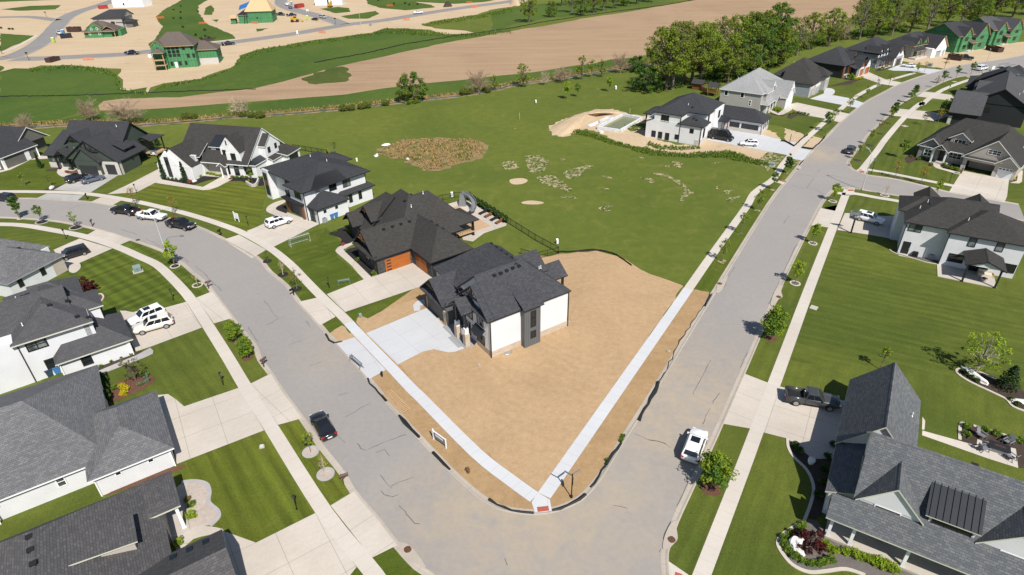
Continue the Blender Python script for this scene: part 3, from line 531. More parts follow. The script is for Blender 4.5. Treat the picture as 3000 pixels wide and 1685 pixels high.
sheet('garden_soil', rough_edge(g('C4', '0 365, 230 440, 290 500, 240 560, 140 620, 0 570'), .3, 15, .7), .034, 'site_sand'); sheet('garden_soil', rough_edge(g('C4', '400 480, 540 515, 490 600, 400 670, 235 645'), .3, 16, .7), .036, 'site_sand'); sheet('garden_soil', rough_edge(g('C4', '140 790, 265 830, 210 890, 100 900'), .3, 17, .7), .036, 'bare_patch')
sheet('garden_soil', rough_edge(g('M4', '0 500, 170 550, 130 600, 60 640, 0 690, -120 600'), .3, 18, .8), .034, 'bare_patch')
sheet('plot_soil', rough_edge(g('T4', '1290 580, 1450 580, 1700 500, 2000 500, 2300 440, 2600 420, 3000 330, 3000 440, 2520 565, 2330 600, 1930 660, 1800 695, 1660 680, 1360 615'), .5, 19, 2), .030, 'site_sand')
# --- corner plot
sheet('verge_soil', [tuple(q) for q in g('N2', '790 990, 1120 1358') + g('B2', '940 205, 1180 470, 1400 702, 1600 882, 1780 978') + g('C5', '400 1368, 710 1336, 1000 1240, 1220 1125, 1350 1010, 1480 860, 1640 638, 1960 110') + g('P', '1898 1180, 2066 900, 2078 856, 2000 845, 1840 1085, 1650 760, 1560 745, 1500 880, 1250 820')], .0312, 'strip_soil')
sheet('corner_plot', rough_edge(g('P', '1420 1000, 1360 1000, 1300 1010, 1204 1012') + g('N2', '1560 1130, 1430 1195, 1640 1447') + g('P', '1247 1168, 1400 1310, 1560 1432, 1577 1441, 1840 1075, 2003 838, 1997 833, 1898 803, 1817 751, 1747 736, 1640 745, 1560 760, 1500 900'), .25, 20, 1.5), .036, 'graded_soil')
sheet('verge_soil', g('N2', '1120 1355, 1305 1250, 1480 1440') + g('B2', '1040 170, 1240 380, 1480 615, 1660 760, 1855 900') + g('C5', '340 1170, 405 1365, 170 1358') + g('B2', '1780 972, 1690 930, 1600 873, 1490 778, 1400 693, 1290 578, 1180 461, 1040 305, 940 193'), .036, 'strip_soil')
sheet('verge_soil', g('C5', '670 1120, 710 1330, 1000 1235, 1220 1120, 1350 1005, 1480 852, 1640 632, 1800 372, 1960 104') + g('P', '1896 1180, 2064 900, 2076 858, 2036 848, 1860 1103') + g('C5', '1440 0, 1160 390, 800 950'), .036, 'strip_soil')
sheet('verge_soil', rough_edge(g('N2', '1000 770, 1040 700, 1120 730, 1180 710, 1330 620, 1580 545, 1690 600, 1650 645, 1105 880'), .15, 21, .7), .036, 'graded_soil'); sheet('verge_soil', rough_edge(g('N2', '740 890, 790 840, 870 800, 985 920, 790 985, 735 925'), .12, 22, .7), .036, 'graded_soil')

# --- pavements, drives and paths
def walk(fr_pts, w=.73, mat='walk_concrete', z=.066):
    return strip('pavement', smooth(fr_pts, False, 4), w, w, z, mat)
walk(g('M1', '-700 770, 0 762, 470 765, 830 780, 1100 815, 1400 868, 1700 938, 1950 1005, 2200 1085, 2440 1178') + g('N2', '145 30, 340 185, 490 340, 645 500, 848 692, 930 775'))
walk(g('N2', '930 775, 1042 897, 1360 1225, 1570 1447') + g('B2', '1200 168, 1590 560') + g('C5', '0 788, 400 1075'), .73, 'new_walk')
walk(g('M1', '-700 1085, 0 1090, 250 1103, 480 1140, 840 1210') + g('N1', '1170 285, 1400 385, 1580 470, 1730 605, 1830 710, 1920 820, 2090 1080, 2300 1415') + g('P', '717 1131, 800 1262, 953 1504, 1098 1685, 1170 1800'), .75)
walk(g('P', '2484 556, 2472 585, 2455 630, 2438 672, 2374 838, 2314 1000, 2267 1127, 2217 1262, 2171 1385, 2056 1685, 1995 1850'), .73)
walk(g('P', '2017 847, 2090 742, 2185 609, 2211 565, 2267 524, 2290 487, 2338 431, 2375 395, 2394 378, 2420 355, 2462 321, 2480 305, 2512 281, 2556 257, 2600 237, 2638 226, 2680 214'), .72)
walk(g('P', '1594 1453, 1840 1100, 2017 847'), .73, 'new_walk', .070)
walk(g('C4', '1075 970, 1280 712, 1415 525, 1640 262, 1795 110, 1938 0') + g('T4', '1540 1060, 1620 990, 1720 925, 1800 885, 1950 828, 2090 785, 2300 740'), .73)
walk(g('C4', '1150 950, 1500 1010, 1900 1090, 2390 1185, 2900 1290'), .7); walk(g('C4', '740 1280, 850 1300, 985 1293, 1300 1350, 1600 1400, 2300 1540'), .7)
sheet('pavement_ramp', g('C5', '345 1165, 412 1364, 708 1326, 668 1115, 455 990'), .074, 'new_walk'); sheet('pavement_ramp', g('C3', '512 1250, 525 1460, 900 1600, 800 1447'), .074, 'walk_concrete')
sheet('pavement_ramp', g('C4', '1000 965, 1130 1015, 1190 950, 1060 930'), .074, 'walk_concrete'); sheet('pavement_ramp', g('C4', '880 1222, 985 1222, 965 1310, 850 1310'), .074, 'walk_concrete'); sheet('pavement_ramp', g('M4', '110 790, 180 805, 160 830, 60 800'), .074, 'walk_concrete')
def drive(mat, *polys):
    for i, (pts, z) in enumerate(polys):
        A = heading(pts[0], pts[1]); sheet('driveway', pts, z, mat, A, org=pts[0])
drive('new_concrete', (g('N2', '1105 882, 1720 625, 1800 700, 2000 940, 1960 990, 1780 1042, 1670 1070, 1425 1198'), .056), (g('N2', '790 985, 990 922, 1305 1250, 1120 1355'), .056))
sheet('path', g('N2', '1780 1040, 1990 930, 2120 1025, 2005 1068, 1940 1075, 1860 1062'), .060, 'new_concrete', .7); sheet('path', g('N2', '1650 655, 1590 660, 1578 600, 1615 560, 1690 540, 1700 590, 1650 610'), .060, 'new_concrete')
drive('drive_concrete', (g('N2', '895 670, 1280 540, 1690 400, 1790 330, 1590 170, 1215 300, 1090 338, 712 490'), .056), (g('N2', '415 570, 612 525, 800 716, 632 810'), .056))
sheet('path', smooth(g('M2', '1085 1440, 960 1300, 810 1170, 805 1140, 840 1105, 940 1075, 1100 1000, 1110 1030, 960 1095, 900 1130, 895 1160, 1160 1415'), True, 2), .060, 'drive_concrete')
drive('drive_concrete', (g('M2', '180 1110, 400 1000, 640 880, 480 825, 320 765, 0 915, -90 950, -60 1010, 0 1030'), .056), (g('M1', '2245 1245, 2400 1195') + g('N2', '105 45, 0 105, -40 130'), .056))
sheet('path', g('M2', '270 640, 180 668, 120 705, 103 740, 130 770, 300 830, 330 790, 230 750, 200 730, 215 705, 300 660'), .060, 'drive_concrete', sm=2)
drive('drive_concrete', (g('M1', '1080 788, 1290 690, 1630 515, 1700 560, 1640 640, 1560 673, 1370 770'), .056), (g('M1', '900 871, 1012 820, 1220 850, 1120 905'), .056))
sheet('path', g('M1', '1600 636, 2040 715, 2230 610, 2290 575, 2350 590, 2330 640, 2200 710, 2110 742, 2040 748, 1560 674'), .060, 'drive_concrete')
drive('grey_concrete', (g('M1', '540 745, 690 665, 860 575, 1030 580, 1200 590, 912 770'), .056), (g('M1', '350 836, 475 780, 842 798, 770 860'), .056))
sheet('path', g('M1', '710 615, 620 610, 578 580, 575 555, 620 520, 760 480, 800 500, 690 540, 660 560, 680 580, 760 590'), .060, 'drive_concrete', sm=2)
sheet('path', g('M1', '-60 590, 0 570, 110 540, 310 442, 480 430, 480 405, 370 400, 300 425, 60 540, -60 560'), .060, 'drive_concrete')
drive('drive_concrete', (g('N1', '1130 305, 800 450, 740 545, 640 480, 540 318, 800 205'), .056), (g('N1', '880 165, 985 105, 1338 212, 1205 268'), .056)); sheet('path', g('N1', '740 455, 800 455, 812 490, 790 525, 740 552, 690 525'), .061, 'drive_concrete', sm=3)
drive('drive_concrete', (g('N1', '2030 1100, 1520 1290, 1370 1340, 1290 1200, 1205 930, 1260 930, 1330 945, 1640 905, 1870 842'), .056), (g('N1', '1970 800, 2145 730, 2350 1000, 2150 1058'), .056))
sheet('path', g('B1', '560 206, 700 147, 840 90, 930 42, 950 60, 945 80, 890 105, 570 228'), .060, 'grey_concrete'); sheet('planting_bed', g('B1', '560 185, 700 128, 870 58, 895 72, 740 132, 560 205'), .050, 'dark_soil')
drive('drive_concrete', (g('P', '774 1262') + g('B1', '1095 762, 1060 600, 1010 450, 975 335, 1040 328, 1090 362, 1140 405, 1478 290'), .056), (g('P', '734 1125, 798 1093, 891 1225, 815 1246'), .056))
drive('drive_concrete', (g('P', '924 1504, 750 1591, 650 1555, 560 1620, 690 1850, 900 1850, 1045 1662'), .056), (g('B2', '540 945, 720 836, 1040 1225, 838 1325'), .056))
sheet('path', g('B1', '1060 1195, 1140 1160, 1250 1145, 1345 1155, 1385 1172, 1300 1200, 1200 1225, 1100 1300'), .060, 'drive_concrete', sm=2)
drive('drive_concrete', (g('P', '2285 1133, 2340 1150, 2500 1180, 2470 1260, 2455 1345, 2380 1345, 2307 1286, 2237 1268'), .056), (g('C2', '1365 465, 1687 590, 1432 1237, 1050 1170'), .056))
drive('drive_concrete', (g('M4', '695 1285, 770 1115, 860 1118, 1160 1145, 1300 1140, 1260 1390, 1200 1365, 1000 1330'), .056), (g('C1', '1955 50, 2170 95, 2062 325, 1790 290'), .056))
drive('drive_concrete', (g('M4', '1820 897, 1925 730, 1962 690, 2420 780, 2400 950, 2372 1010'), .056)); sheet('path', g('M4', '1930 730, 1790 690, 1690 662, 1655 630, 1665 600, 1735 600, 1730 640, 1760 665, 1950 712'), .060, 'drive_concrete', sm=2); sheet('path', g('M4', '2430 812, 2500 790, 2520 680, 2560 690, 2550 800, 2520 818'), .060, 'drive_concrete')
drive('drive_concrete', (g('T4', '1490 970, 1570 922, 1700 935, 1840 955, 1900 1020, 1640 990, 1570 980'), .056)); drive('drive_concrete', (g('T4', '1250 1165, 1320 1095, 1640 1125, 1850 1160, 1660 1217, 1400 1190, 1330 1172'), .056))
drive('new_concrete', (g('M3', '1960 722, 2010 680, 2120 600, 2480 660, 2620 700, 2900 760, 2900 900, 2740 870, 2572 838'), .056), (g('M4', '270 450, 460 487, 355 590, 180 555'), .056))
drive('drive_concrete', (g('T4', '170 1060, 290 1032, 740 1130, 832 1150, 730 1235, 560 1192, 390 1160, 270 1110'), .056)); sheet('path', g('T4', '0 1110, 110 1160, 200 1130, 250 1090, 180 1080, 100 1140, 20 1090'), .060, 'drive_concrete', sm=2)
drive('new_concrete', (g('T4', '420 995, 560 942, 830 990, 970 1040, 900 1088, 750 1058'), .056)); sheet('path', g('T4', '560 950, 580 890, 640 892, 672 915, 650 955'), .060, 'new_concrete', sm=2)
drive('drive_concrete', (g('T4', '870 780, 1010 725, 1180 800, 1340 830, 1280 867, 1150 850, 960 785'), .056)); drive('new_concrete', (g('T4', '1200 700, 1330 650, 1490 680, 1765 705, 1620 747, 1440 715, 1260 712'), .056))
# planting beds, mulch and stone
for fr, s, m, k in (('M2', '735 985, 760 960, 900 910, 1000 930, 1010 1060, 920 1100, 860 1110, 830 1115, 860 1040, 820 1010', 'black_mulch', 3), ('M2', '890 1160, 930 1130, 1020 1110, 1200 1350, 1160 1410', 'black_mulch', 0), ('M2', '200 730, 240 695, 300 690, 310 775, 250 765', 'black_mulch', 3),
        ('FH', '40 1080, 90 1055, 480 1100, 670 1110, 860 990, 1150 980, 1200 1040, 900 1100, 660 1180, 560 1170', 'black_mulch', 0), ('FH', '1300 1110, 1400 1040, 1850 1040, 1960 1060, 1960 1150, 1850 1200, 1500 1110', 'black_mulch', 2), ('GH', '600 1090, 690 1050, 880 1020, 960 1100, 720 1130', 'brown_mulch', 2), ('GH', '240 1030, 520 1000, 460 1060, 260 1070', 'dark_soil', 2), ('GH', '180 1430, 300 1370, 500 1340, 560 1320, 440 1430, 330 1440', 'dark_soil', 0),
        ('B1', '660 380, 690 280, 760 240, 860 215, 940 210, 960 240, 900 290, 830 325, 740 365', 'brown_mulch', 3), ('B1', '650 960, 780 880, 950 815, 1090 775, 1145 765, 1130 790, 1000 840, 800 910', 'brown_mulch', 2), ('B4', '65 1240, 100 1190, 200 1130, 300 1110, 360 1190, 500 1280, 830 1420, 900 1460, 600 1460, 480 1410, 360 1420, 250 1425, 150 1380, 80 1300', 'grey_stone', 2),
        ('EF', '1725 100, 1800 90, 2000 110, 2250 230, 2600 400, 2600 630, 2420 560, 2340 470, 2200 400, 1900 260, 1760 170', 'dark_soil', 2), ('EF', '1760 800, 1900 800, 2250 910, 2554 990, 2600 1330, 2480 1330, 1780 1000', 'dark_soil', 0), ('B4', '125 620, 200 625, 260 660, 380 700, 400 900, 350 1060, 250 1100, 270 900, 230 780, 150 690', 'dark_soil', 2),
        ('GC', '60 880, 160 830, 560 900, 640 1010, 500 960, 300 900, 130 960', 'dark_soil', 2), ('GC', '690 960, 720 930, 1030 1000, 1000 1110, 760 1050', 'dark_soil', 2), ('GC', '1930 1260, 1990 1130, 2060 1070, 2090 1080, 2030 1280', 'dark_soil', 0), ('T4', '600 870, 750 830, 850 800, 980 780, 860 830, 830 850', 'dark_soil', 0), ('T4', '20 1140, 100 1120, 200 1130, 150 1170, 60 1160', 'dark_soil', 2), ('T4', '190 1170, 290 1130, 400 1170, 300 1160, 230 1200', 'dark_soil', 2),
        ('AF', '1600 1290, 1640 1250, 1680 1290, 1650 1360, 1610 1380', 'brown_mulch', 2), ('FF', '110 900, 200 910, 300 960, 480 1000, 690 1050, 700 1010, 180 870', 'grey_stone', 0), ('NH', '1490 930, 1780 850, 1850 870, 1720 920, 1560 960', 'dark_soil', 2), ('T1', '1990 410, 2060 380, 2170 375, 2150 400, 2060 420', 'dark_soil', 2), ('AF', '1140 810, 1190 800, 1210 825, 1160 860, 1130 850', 'dark_soil', 3)):
    sheet('planting_bed', g(fr, s), .052, m, sm=k)
sheet('stone_bed', g('B1', '1075 925, 1130 880, 1200 872, 1270 890, 1290 935, 1290 1000, 1340 1050, 1345 1090, 1300 1140, 1130 1150, 1050 1120, 1030 1000'), .052, 'river_stone', sm=3)
def edging(fr, s, r=.13, m='edging', closed=False):
    l = smooth(g(fr, s), closed, 4); strip('bed_edging', l, r, r, 0, m, prof=[(r, .03), (r, .12), (-r, .12), (-r, .03)])
edging('B1', '1125 876, 1200 868, 1275 885, 1297 935, 1292 1000, 1345 1050, 1352 1090, 1300 1145', .22)
edging('B4', '215 1120, 100 1190, 60 1245, 85 1310, 150 1385, 250 1430, 360 1425, 480 1412, 600 1450', .17, 'edging_cream'); edging('B4', '120 605, 125 660, 160 720, 240 800, 280 900, 265 1000, 220 1120', .15, 'edging_cream')
edging('EF', '2620 640, 2420 565, 2340 480, 2200 405, 1900 265, 1760 180, 1712 120, 1760 88, 1900 92, 2200 225', .16, 'edging_cream'); edging('EF', '1750 980, 1760 785, 1830 780, 1830 800', .16, 'edging_cream'); edging('EF', '1920 800, 2250 900, 2560 985', .16, 'edging_cream'); edging('FF', '70 865, 110 900, 200 935, 400 990, 550 1035, 700 1062', .10, 'edging_cream'); edging('AF', '1600 1240, 1650 1235, 1690 1280, 1670 1330, 1640 1370', .12, 'edging_cream')
# ------------------------------------------------------------------ houses
from mathutils.bvhtree import BVHTree
SPLIT = 'stone_base stone_pier gable_wall timber_panel pier_cap garage_jamb garage_surround standing_seam corner_board stone_wall scaffold garage_inside foundation door_trim dormer_wall bay_wall'.split()
class House:
    def __init__(s, label, pos, deg, wall, roof, trim='black_trim', group=None, name='house', frame='black_trim', pane='glass', soffit=None):
        s.o = thing(name, label, 'house', pos, R(deg), group); s.wm, s.rm, s.tm, s.fm, s.pm = wall, roof, trim, frame, pane
        s.mb = {}; s.sm = soffit or trim
    def part(s, name, mat):
        k = (name, mat if isinstance(mat, str) else tuple(mat))
        if k not in s.mb: s.mb[k] = MB()
        return s.mb[k]
    def wall(s, x0, y0, x1, y1, z1, z0=0.0, mat=None, name='wall'):
        s.part(name, mat or s.wm).box(x0, y0, z0, x1, y1, z1); return s
    def gable(s, axis, pos, c0, c1, z, p, d, mat=None, th=.2):
        """triangular infill; outer face at pos, body on the d side"""
        cm = (c0 + c1) / 2; zr = z + (c1 - c0) / 2 * p; q = pos + d * th; vs = []
        for u in (pos, q):
            for c, zz in ((c0, z), (c1, z), (cm, zr)): vs.append((u, c, zz) if axis == 'x' else (c, u, zz))
        s.part('gable_wall', mat or s.wm).add(vs, [(0,1,2),(3,5,4),(0,3,4,1),(1,4,5,2),(2,5,3,0)]); return s
    def roof(s, x0, y0, x1, y1, z, p, axis='x', ends='hh', o=.35, t=.18, inset=None, mat=None, og=None, gm=None, set_back=0.0, trim=None, name='roof'):
        """pitched roof over a wall rectangle; ends: h hip, g gable (with its wall), o open gable, at the low and the high end of the ridge"""
        f = (lambda u, v, zz: (u, v, zz)) if axis == 'x' else (lambda u, v, zz: (v, u, zz))
        u0, u1, v0, v1 = (x0, x1, y0, y1) if axis == 'x' else (y0, y1, x0, x1)
        half = (v1 - v0) / 2; vm = (v0 + v1) / 2; zr = z + half * p; ze = z - o * p; og = o if og is None else og
        i0, i1 = inset or (half, half)
        a0, a1 = u0 - (o if ends[0] == 'h' else og), u1 + (o if ends[1] == 'h' else og)
        r0 = u0 + i0 - (o * 0 if ends[0] == 'h' else 0) if ends[0] == 'h' else a0
        r1 = u1 - i1 if ends[1] == 'h' else a1
        if r0 > r1: r0 = r1 = (r0 + r1) / 2
        b0, b1 = v0 - o, v1 + o
        T = [f(a0, b0, ze), f(a1, b0, ze), f(a1, b1, ze), f(a0, b1, ze), f(r0, vm, zr), f(r1, vm, zr)]
        T = [(q[0], q[1], q[2] + t) for q in T]; B = [(q[0], q[1], q[2] - t) for q in T]
        top = [(0, 1, 5, 4), (2, 3, 4, 5), (3, 0, 4), (1, 2, 5)]
        if axis == 'y': top = [k[::-1] for k in top]
        sl = math.sqrt((zr - ze) ** 2 + (half + o) ** 2)
        uv4 = {0: (a0, 0), 1: (a1, 0), 5: (r1, sl), 4: (r0, sl)}; uv2 = {2: (a1, 0), 3: (a0, 0), 4: (r0, sl), 5: (r1, sl)}
        e0 = {3: (b1, 0), 0: (b0, 0), 4: (vm, sl)}; e1 = {1: (b0, 0), 2: (b1, 0), 5: (vm, sl)}
        rb = s.part(name, (mat or s.rm, trim or s.tm, s.sm)); uvs = [[d[k] for k in fc] for fc, d in zip(top, (uv4, uv2, e0, e1))]
        fs, us = list(top), list(uvs)
        if ends[0] != 'h': fs[2] = None
        if ends[1] != 'h': fs[3] = None
        us = [u for k, u in zip(fs, us) if k]; fs = [k for k in fs if k]
        n0 = len(rb.f); rb.add(T, fs, 0, us)
        loop = [0, 1] + ([5] if ends[1] != 'h' else []) + [2, 3] + ([4] if ends[0] != 'h' else [])
        if axis == 'y': loop = loop[::-1]
        vs = [T[k] for k in loop] + [B[k] for k in loop]; n = len(loop)
        rb.add(vs, [(n + i, n + (i + 1) % n, (i + 1) % n, i) for i in range(n)], 1)
        rb.add(B, [tuple(k[::-1]) for k in fs], 2)
        for e, pos, d in ((0, u0, 1), (1, u1, -1)):
            if ends[e] == 'g': s.gable(axis, pos + d * set_back, v0, v1, z, p, d, gm)
        # ridge cap
        if r1 - r0 > .3:
            rb.add([f(r0 + .02, vm - .14, zr + t - .14*p + .03), f(r1 - .02, vm - .14, zr + t - .14*p + .03), f(r1 - .02, vm, zr + t + .03), f(r0 + .02, vm, zr + t + .03), f(r1 - .02, vm + .14, zr + t - .14*p + .03), f(r0 + .02, vm + .14, zr + t - .14*p + .03)],
                   [(0, 1, 2, 3), (3, 2, 4, 5)] if axis == 'x' else [(3, 2, 1, 0), (5, 4, 2, 3)], 0, [[(r0, 0), (r1, 0), (r1, .2), (r0, .2)]] * 2)
        return s
    def shed(s, x0, y0, x1, y1, z_a, z_b, along, t=.14, mat=None, name='roof', trim=None):
        """single slope; along='x': z_a at x0, z_b at x1"""
        zz = [z_a, z_b, z_b, z_a] if along == 'x' else [z_a, z_a, z_b, z_b]
        P = [(x0, y0, zz[0]), (x1, y0, zz[1]), (x1, y1, zz[2]), (x0, y1, zz[3])]; T = [(q[0], q[1], q[2] + t) for q in P]
        L = math.hypot(x1 - x0, z_b - z_a) if along == 'x' else math.hypot(y1 - y0, z_b - z_a)
        uv = [(y0, 0), (y0, L), (y1, L), (y1, 0)] if along == 'x' else [(x0, 0), (x1, 0), (x1, L), (x0, L)]
        rb = s.part(name, (mat or s.rm, trim or s.tm, s.sm)); rb.add(T, [(0, 1, 2, 3)], 0, [uv]); rb.add(P, [(3, 2, 1, 0)], 2)
        rb.add(P + T, [(0,1,5,4),(1,2,6,5),(2,3,7,6),(3,0,4,7)], 1); return s
    def fb(s, b, face, d, a0, a1, z0, z1, e0, e1, m=0):
        sg = -1 if face[1] == '-' else 1; lo, hi = d + sg * e0, d + sg * e1
        if face[0] == 'x': b.box(lo, a0, z0, hi, a1, z1, m)
        else: b.box(a0, lo, z0, a1, hi, z1, m)
    def win(s, face, a, z, w, h, d, cols=1, rows=1, frame=None, pane=None, name='window', fw=.09):
        b = MB(); F = lambda a0, a1, z0, z1, e0=-.05, e1=.07: s.fb(b, face, d, a0, a1, z0, z1, e0, e1)
        l, r, bt, tp = a - w/2, a + w/2, z, z + h
        F(l, l + fw, bt, tp); F(r - fw, r, bt, tp); F(l + fw, r - fw, bt, bt + fw); F(l + fw, r - fw, tp - fw, tp)
        for i in range(1, cols): q = l + w * i / cols; F(q - fw*.4, q + fw*.4, bt + fw, tp - fw, -.05, .06)
        for i in range(1, rows): q = bt + h * i / rows; F(l + fw, r - fw, q - fw*.4, q + fw*.4, -.05, .055)
        o = b.build(name, frame or s.fm, s.o); pb = MB(); s.fb(pb, face, d, l + fw*.5, r - fw*.5, bt + fw*.5, tp - fw*.5, -.04, .03); pb.build('pane', pane or s.pm, o); return o
    def garage(s, face, a, w, d, mat, h=2.25, z=0.05, wins=None, wm='glass'):
        b = MB()
        for i in range(4): s.fb(b, face, d, a - w/2, a + w/2, z + h*i/4 + .012, z + h*(i+1)/4 - .012, -.03, .06)
        s.fb(b, face, d, a - w/2, a + w/2, z, z + h, -.04, .04)
        o = b.build('garage_door', mat, s.o)
        if wins == 'top':
            q = MB(); n = max(2, round(w / .7))
            for i in range(n): s.fb(q, face, d, a - w/2 + w*(i+.15)/n, a - w/2 + w*(i+.85)/n, z + h*.8, z + h*.93, .0, .075)
            q.build('door_window', wm, o)
        elif wins:
            q = MB(); c = a + wins * w * .36
            for i in range(4): s.fb(q, face, d, c - .42, c + .42, z + h*(i+.3)/4, z + h*(i+.7)/4, .0, .075)
            q.build('door_window', wm, o)
        return o
    def door(s, face, a, w, h, d, mat, z=.15):
        b = MB(); s.fb(b, face, d, a - w/2, a + w/2, z, z + h, -.04, .06); o = b.build('door', mat, s.o); q = MB(); s.fb(q, face, d, a + w*.34, a + w*.40, z + h*.42, z + h*.52, .06, .13); q.build('handle', 'steel', o); return o
    def post(s, x, y, z1, w=.25, z0=0, mat=None, name='post', cap=True):
        b = MB(); b.box(x - w/2, y - w/2, z0, x + w/2, y + w/2, z1)
        if cap: b.box(x - w*.68, y - w*.68, z1 - .22, x + w*.68, y + w*.68, z1 - .05); b.box(x - w*.68, y - w*.68, z0, x + w*.68, y + w*.68, z0 + .2)
        b.build(name, mat or s.tm, s.o); return s
    def on(s, x, y, z):                        # height of the roof surface at a point
        hs = [q[2] for (n, m), b in s.mb.items() if n == 'roof' for q in [BVHTree.FromPolygons(b.v, b.f).ray_cast(Vector((x, y, 40)), Vector((0, 0, -1)))[0]] if q]
        return max(hs) if hs else z
    def vent(s, *pts):
        for x, y, z in pts:
            b = MB(); z = s.on(x, y, z) - .02; b.box(x - .2, y - .2, z - .1, x + .2, y + .2, z + .16); b.box(x - .26, y - .26, z + .14, x + .26, y + .26, z + .19); b.build('roof_vent', 'black_plastic', s.o)
        return s
    def pipe(s, *pts):
        for x, y, z in pts:
            b = MB(); z = s.on(x, y, z); b.tube([(x, y, z - .1), (x, y, z + .45)], .055, 8); b.tube([(x, y, z - .1), (x, y, z + .06)], .12, 8, r1=.07); b.build('vent_pipe', 'white_trim', s.o)
        return s
    def spout(s, x, y, z, mat=None):
        b = MB(); b.box(x - .06, y - .06, 0, x + .06, y + .06, z); b.build('downspout', mat or s.tm, s.o); return s
    def truss(s, x, y0, y1, z, p, mat, axis='x'):
        b = MB(); ym = (y0 + y1) / 2; zr = z + (y1 - y0) / 2 * p
        P = (lambda y, zz: (x, y, zz)) if axis == 'x' else (lambda y, zz: (y, x, zz))
        k = .45; ya, yb, za = y0 + (ym - y0)*(1-k)*1.05, y1 - (y1 - ym)*(1-k)*1.05, zr - (y1-y0)/2*p*k
        b.bar(P(ya, za), P(yb, za), .16, .2); b.bar(P(ym, za - .3), P(ym, zr - .1), .16, .18); b.bar(P(ym, za + .05), P((ya + ym)/2, (za + zr)/2), .12, .14); b.bar(P(ym, za + .05), P((yb + ym)/2, (za + zr)/2), .12, .14)
        b.build('gable_truss', mat, s.o); return s
    def slab(s, x0, y0, x1, y1, z1, z0=0.0, mat='walk_concrete', name='porch_floor'):
        s.part(name, mat).box(x0, y0, z0, x1, y1, z1); return s
    def finish(s):
        for (n, m), b in s.mb.items():
            if n in SPLIT:                     # every pier, panel or gable is a part of its own
                e = b.ch[1:] + [(len(b.v), len(b.f))]
                for (v0, f0), (v1, f1) in zip(b.ch, e):
                    q = MB(); q.add(b.v[v0:v1], [tuple(k - v0 for k in f) for f in b.f[f0:f1]]); q.build(n, m, s.o)
            else: b.build(n, list(m) if isinstance(m, tuple) else m, s.o)
        return s.o

# 1 --- the new house on the corner plot
h = House('new white house with charcoal shingles on the bare corner plot', (-2.83, 64.76), 33.55, 'white_siding', 'shingle_hero', group='finished houses')
h.wall(0, 0, 12.6, 7.3, 6.0).wall(1.35, 7.3, 12.6, 9.7, 5.3).wall(1.3, 9.7, 12.6, 17.2, 5.4).wall(-1.25, 9.9, 2, 15.9, 3.75, mat='charcoal_batten', name='garage_wall')
h.wall(-.05, -.06, 12.66, .02, .95, mat='cream_stone', name='stone_base').wall(-.07, -.07, .02, 3.75, .95, mat='cream_stone', name='stone_base').wall(-.035, .03, .02, 3.75, 6.1, .95, 'white_batten', 'front_wall')
h.roof(.9, 0, 12.6, 9.2, 6.1, .85, 'x', 'gh', o=.32, og=.4, gm='white_batten').roof(.0, .05, 5, 7.6, 6.05, .85, 'x', 'gg', o=.33, og=.55, gm='white_batten', set_back=.25)
h.roof(1.3, 4.6, 12.6, 17.2, 5.4, .82, 'y', 'gh').roof(-1.25, 9.9, 3.6, 16, 3.75, .85, 'x', 'gg', o=.4, og=.75, gm='white_batten', set_back=.1).roof(-1.7, 3.95, 2.4, 6.75, 5.7, .85, 'x', 'oo', o=.4, og=.5)
h.shed(-.62, -.15, .02, 7.3, 5.7, 6.12, 'x').shed(-2.05, 9.55, -1.2, 16.35, 3.3, 3.85, 'x')
h.truss(-.45, .05, 7.6, 6.0, .85, 'black_trim').truss(-1.85, 9.9, 16, 3.7, .85, 'black_trim').truss(-2.0, 3.95, 6.75, 5.6, .85, 'black_trim')
h.wall(4.7, -.9, 7.3, .1, 6.15, mat='charcoal_batten', name='bay_wall').shed(4.45, -1.25, 7.65, 1.9, 6.12, 7.7, 'y'); h.part('bay_wall', 'charcoal_batten').box(4.71, -.02, 6.1, 7.29, .9, 6.75)
h.win('y-', 6.1, 4.45, .85, 1.15, -.9); h.win('y-', 6.1, 3.05, .85, 1.35, -.9); h.win('y-', 6.1, 1.25, .85, 1.15, -.9)
h.win('x-', 2.55, 3.75, 1.65, 1.6, -.03, 2); h.win('x-', 2.5, .95, 2.0, 1.5, -.03, 2); h.win('x-', 4.35, 1.2, .6, 1.5, 0)
h.shed(-.95, 1.35, -.03, 3.75, 2.6, 3.5, 'x', .08, 'metal_roof', 'window_awning')
h.garage('x-', 13.25, 4.9, -1.25, 'garage_black'); h.part('stone_pier', 'cream_stone').box(-1.4, 9.8, 0, -1.0, 10.6, 2.3); h.part('stone_pier', 'cream_stone').box(-1.3, 15.55, 0, -.95, 16.0, 2.0)
h.slab(-1.95, 3.6, 1.3, 9.85, .18, mat='new_concrete').slab(-2.6, 4.3, -1.95, 7.2, .1, mat='new_concrete')
for y in (4.1, 6.45):
    h.part('stone_pier', 'cream_stone').box(-1.75, y - .35, .1, -1.05, y + .35, 2.1); h.part('pier_cap', 'white_trim').box(-1.66, y - .27, 2.1, -1.14, y + .27, 2.95); h.post(-1.4, y, 5.75, .24, 2.95, 'black_trim', cap=False)
h.door('x-', 6.6, 1.1, 2.4, 0, 'black_trim', .2); h.win('x-', 5.5, .5, .5, 2.1, 0); h.win('x-', 8.2, .9, 1.5, 1.6, 0, 2); h.win('x-', 5.4, 3.4, 1.8, 1.5, 0, 2)
h.wall(12.6, 7, 14, 12.2, 5.3).roof(7.5, 7.2, 14, 12.4, 5.5, .75, 'x', 'gg').roof(12.6, 7.0, 17.7, 10.9, 3.45, .75, 'x', 'oo', o=.3); h.post(17.4, 7.2, 3.3, .3).post(17.4, 10.7, 3.3, .3)
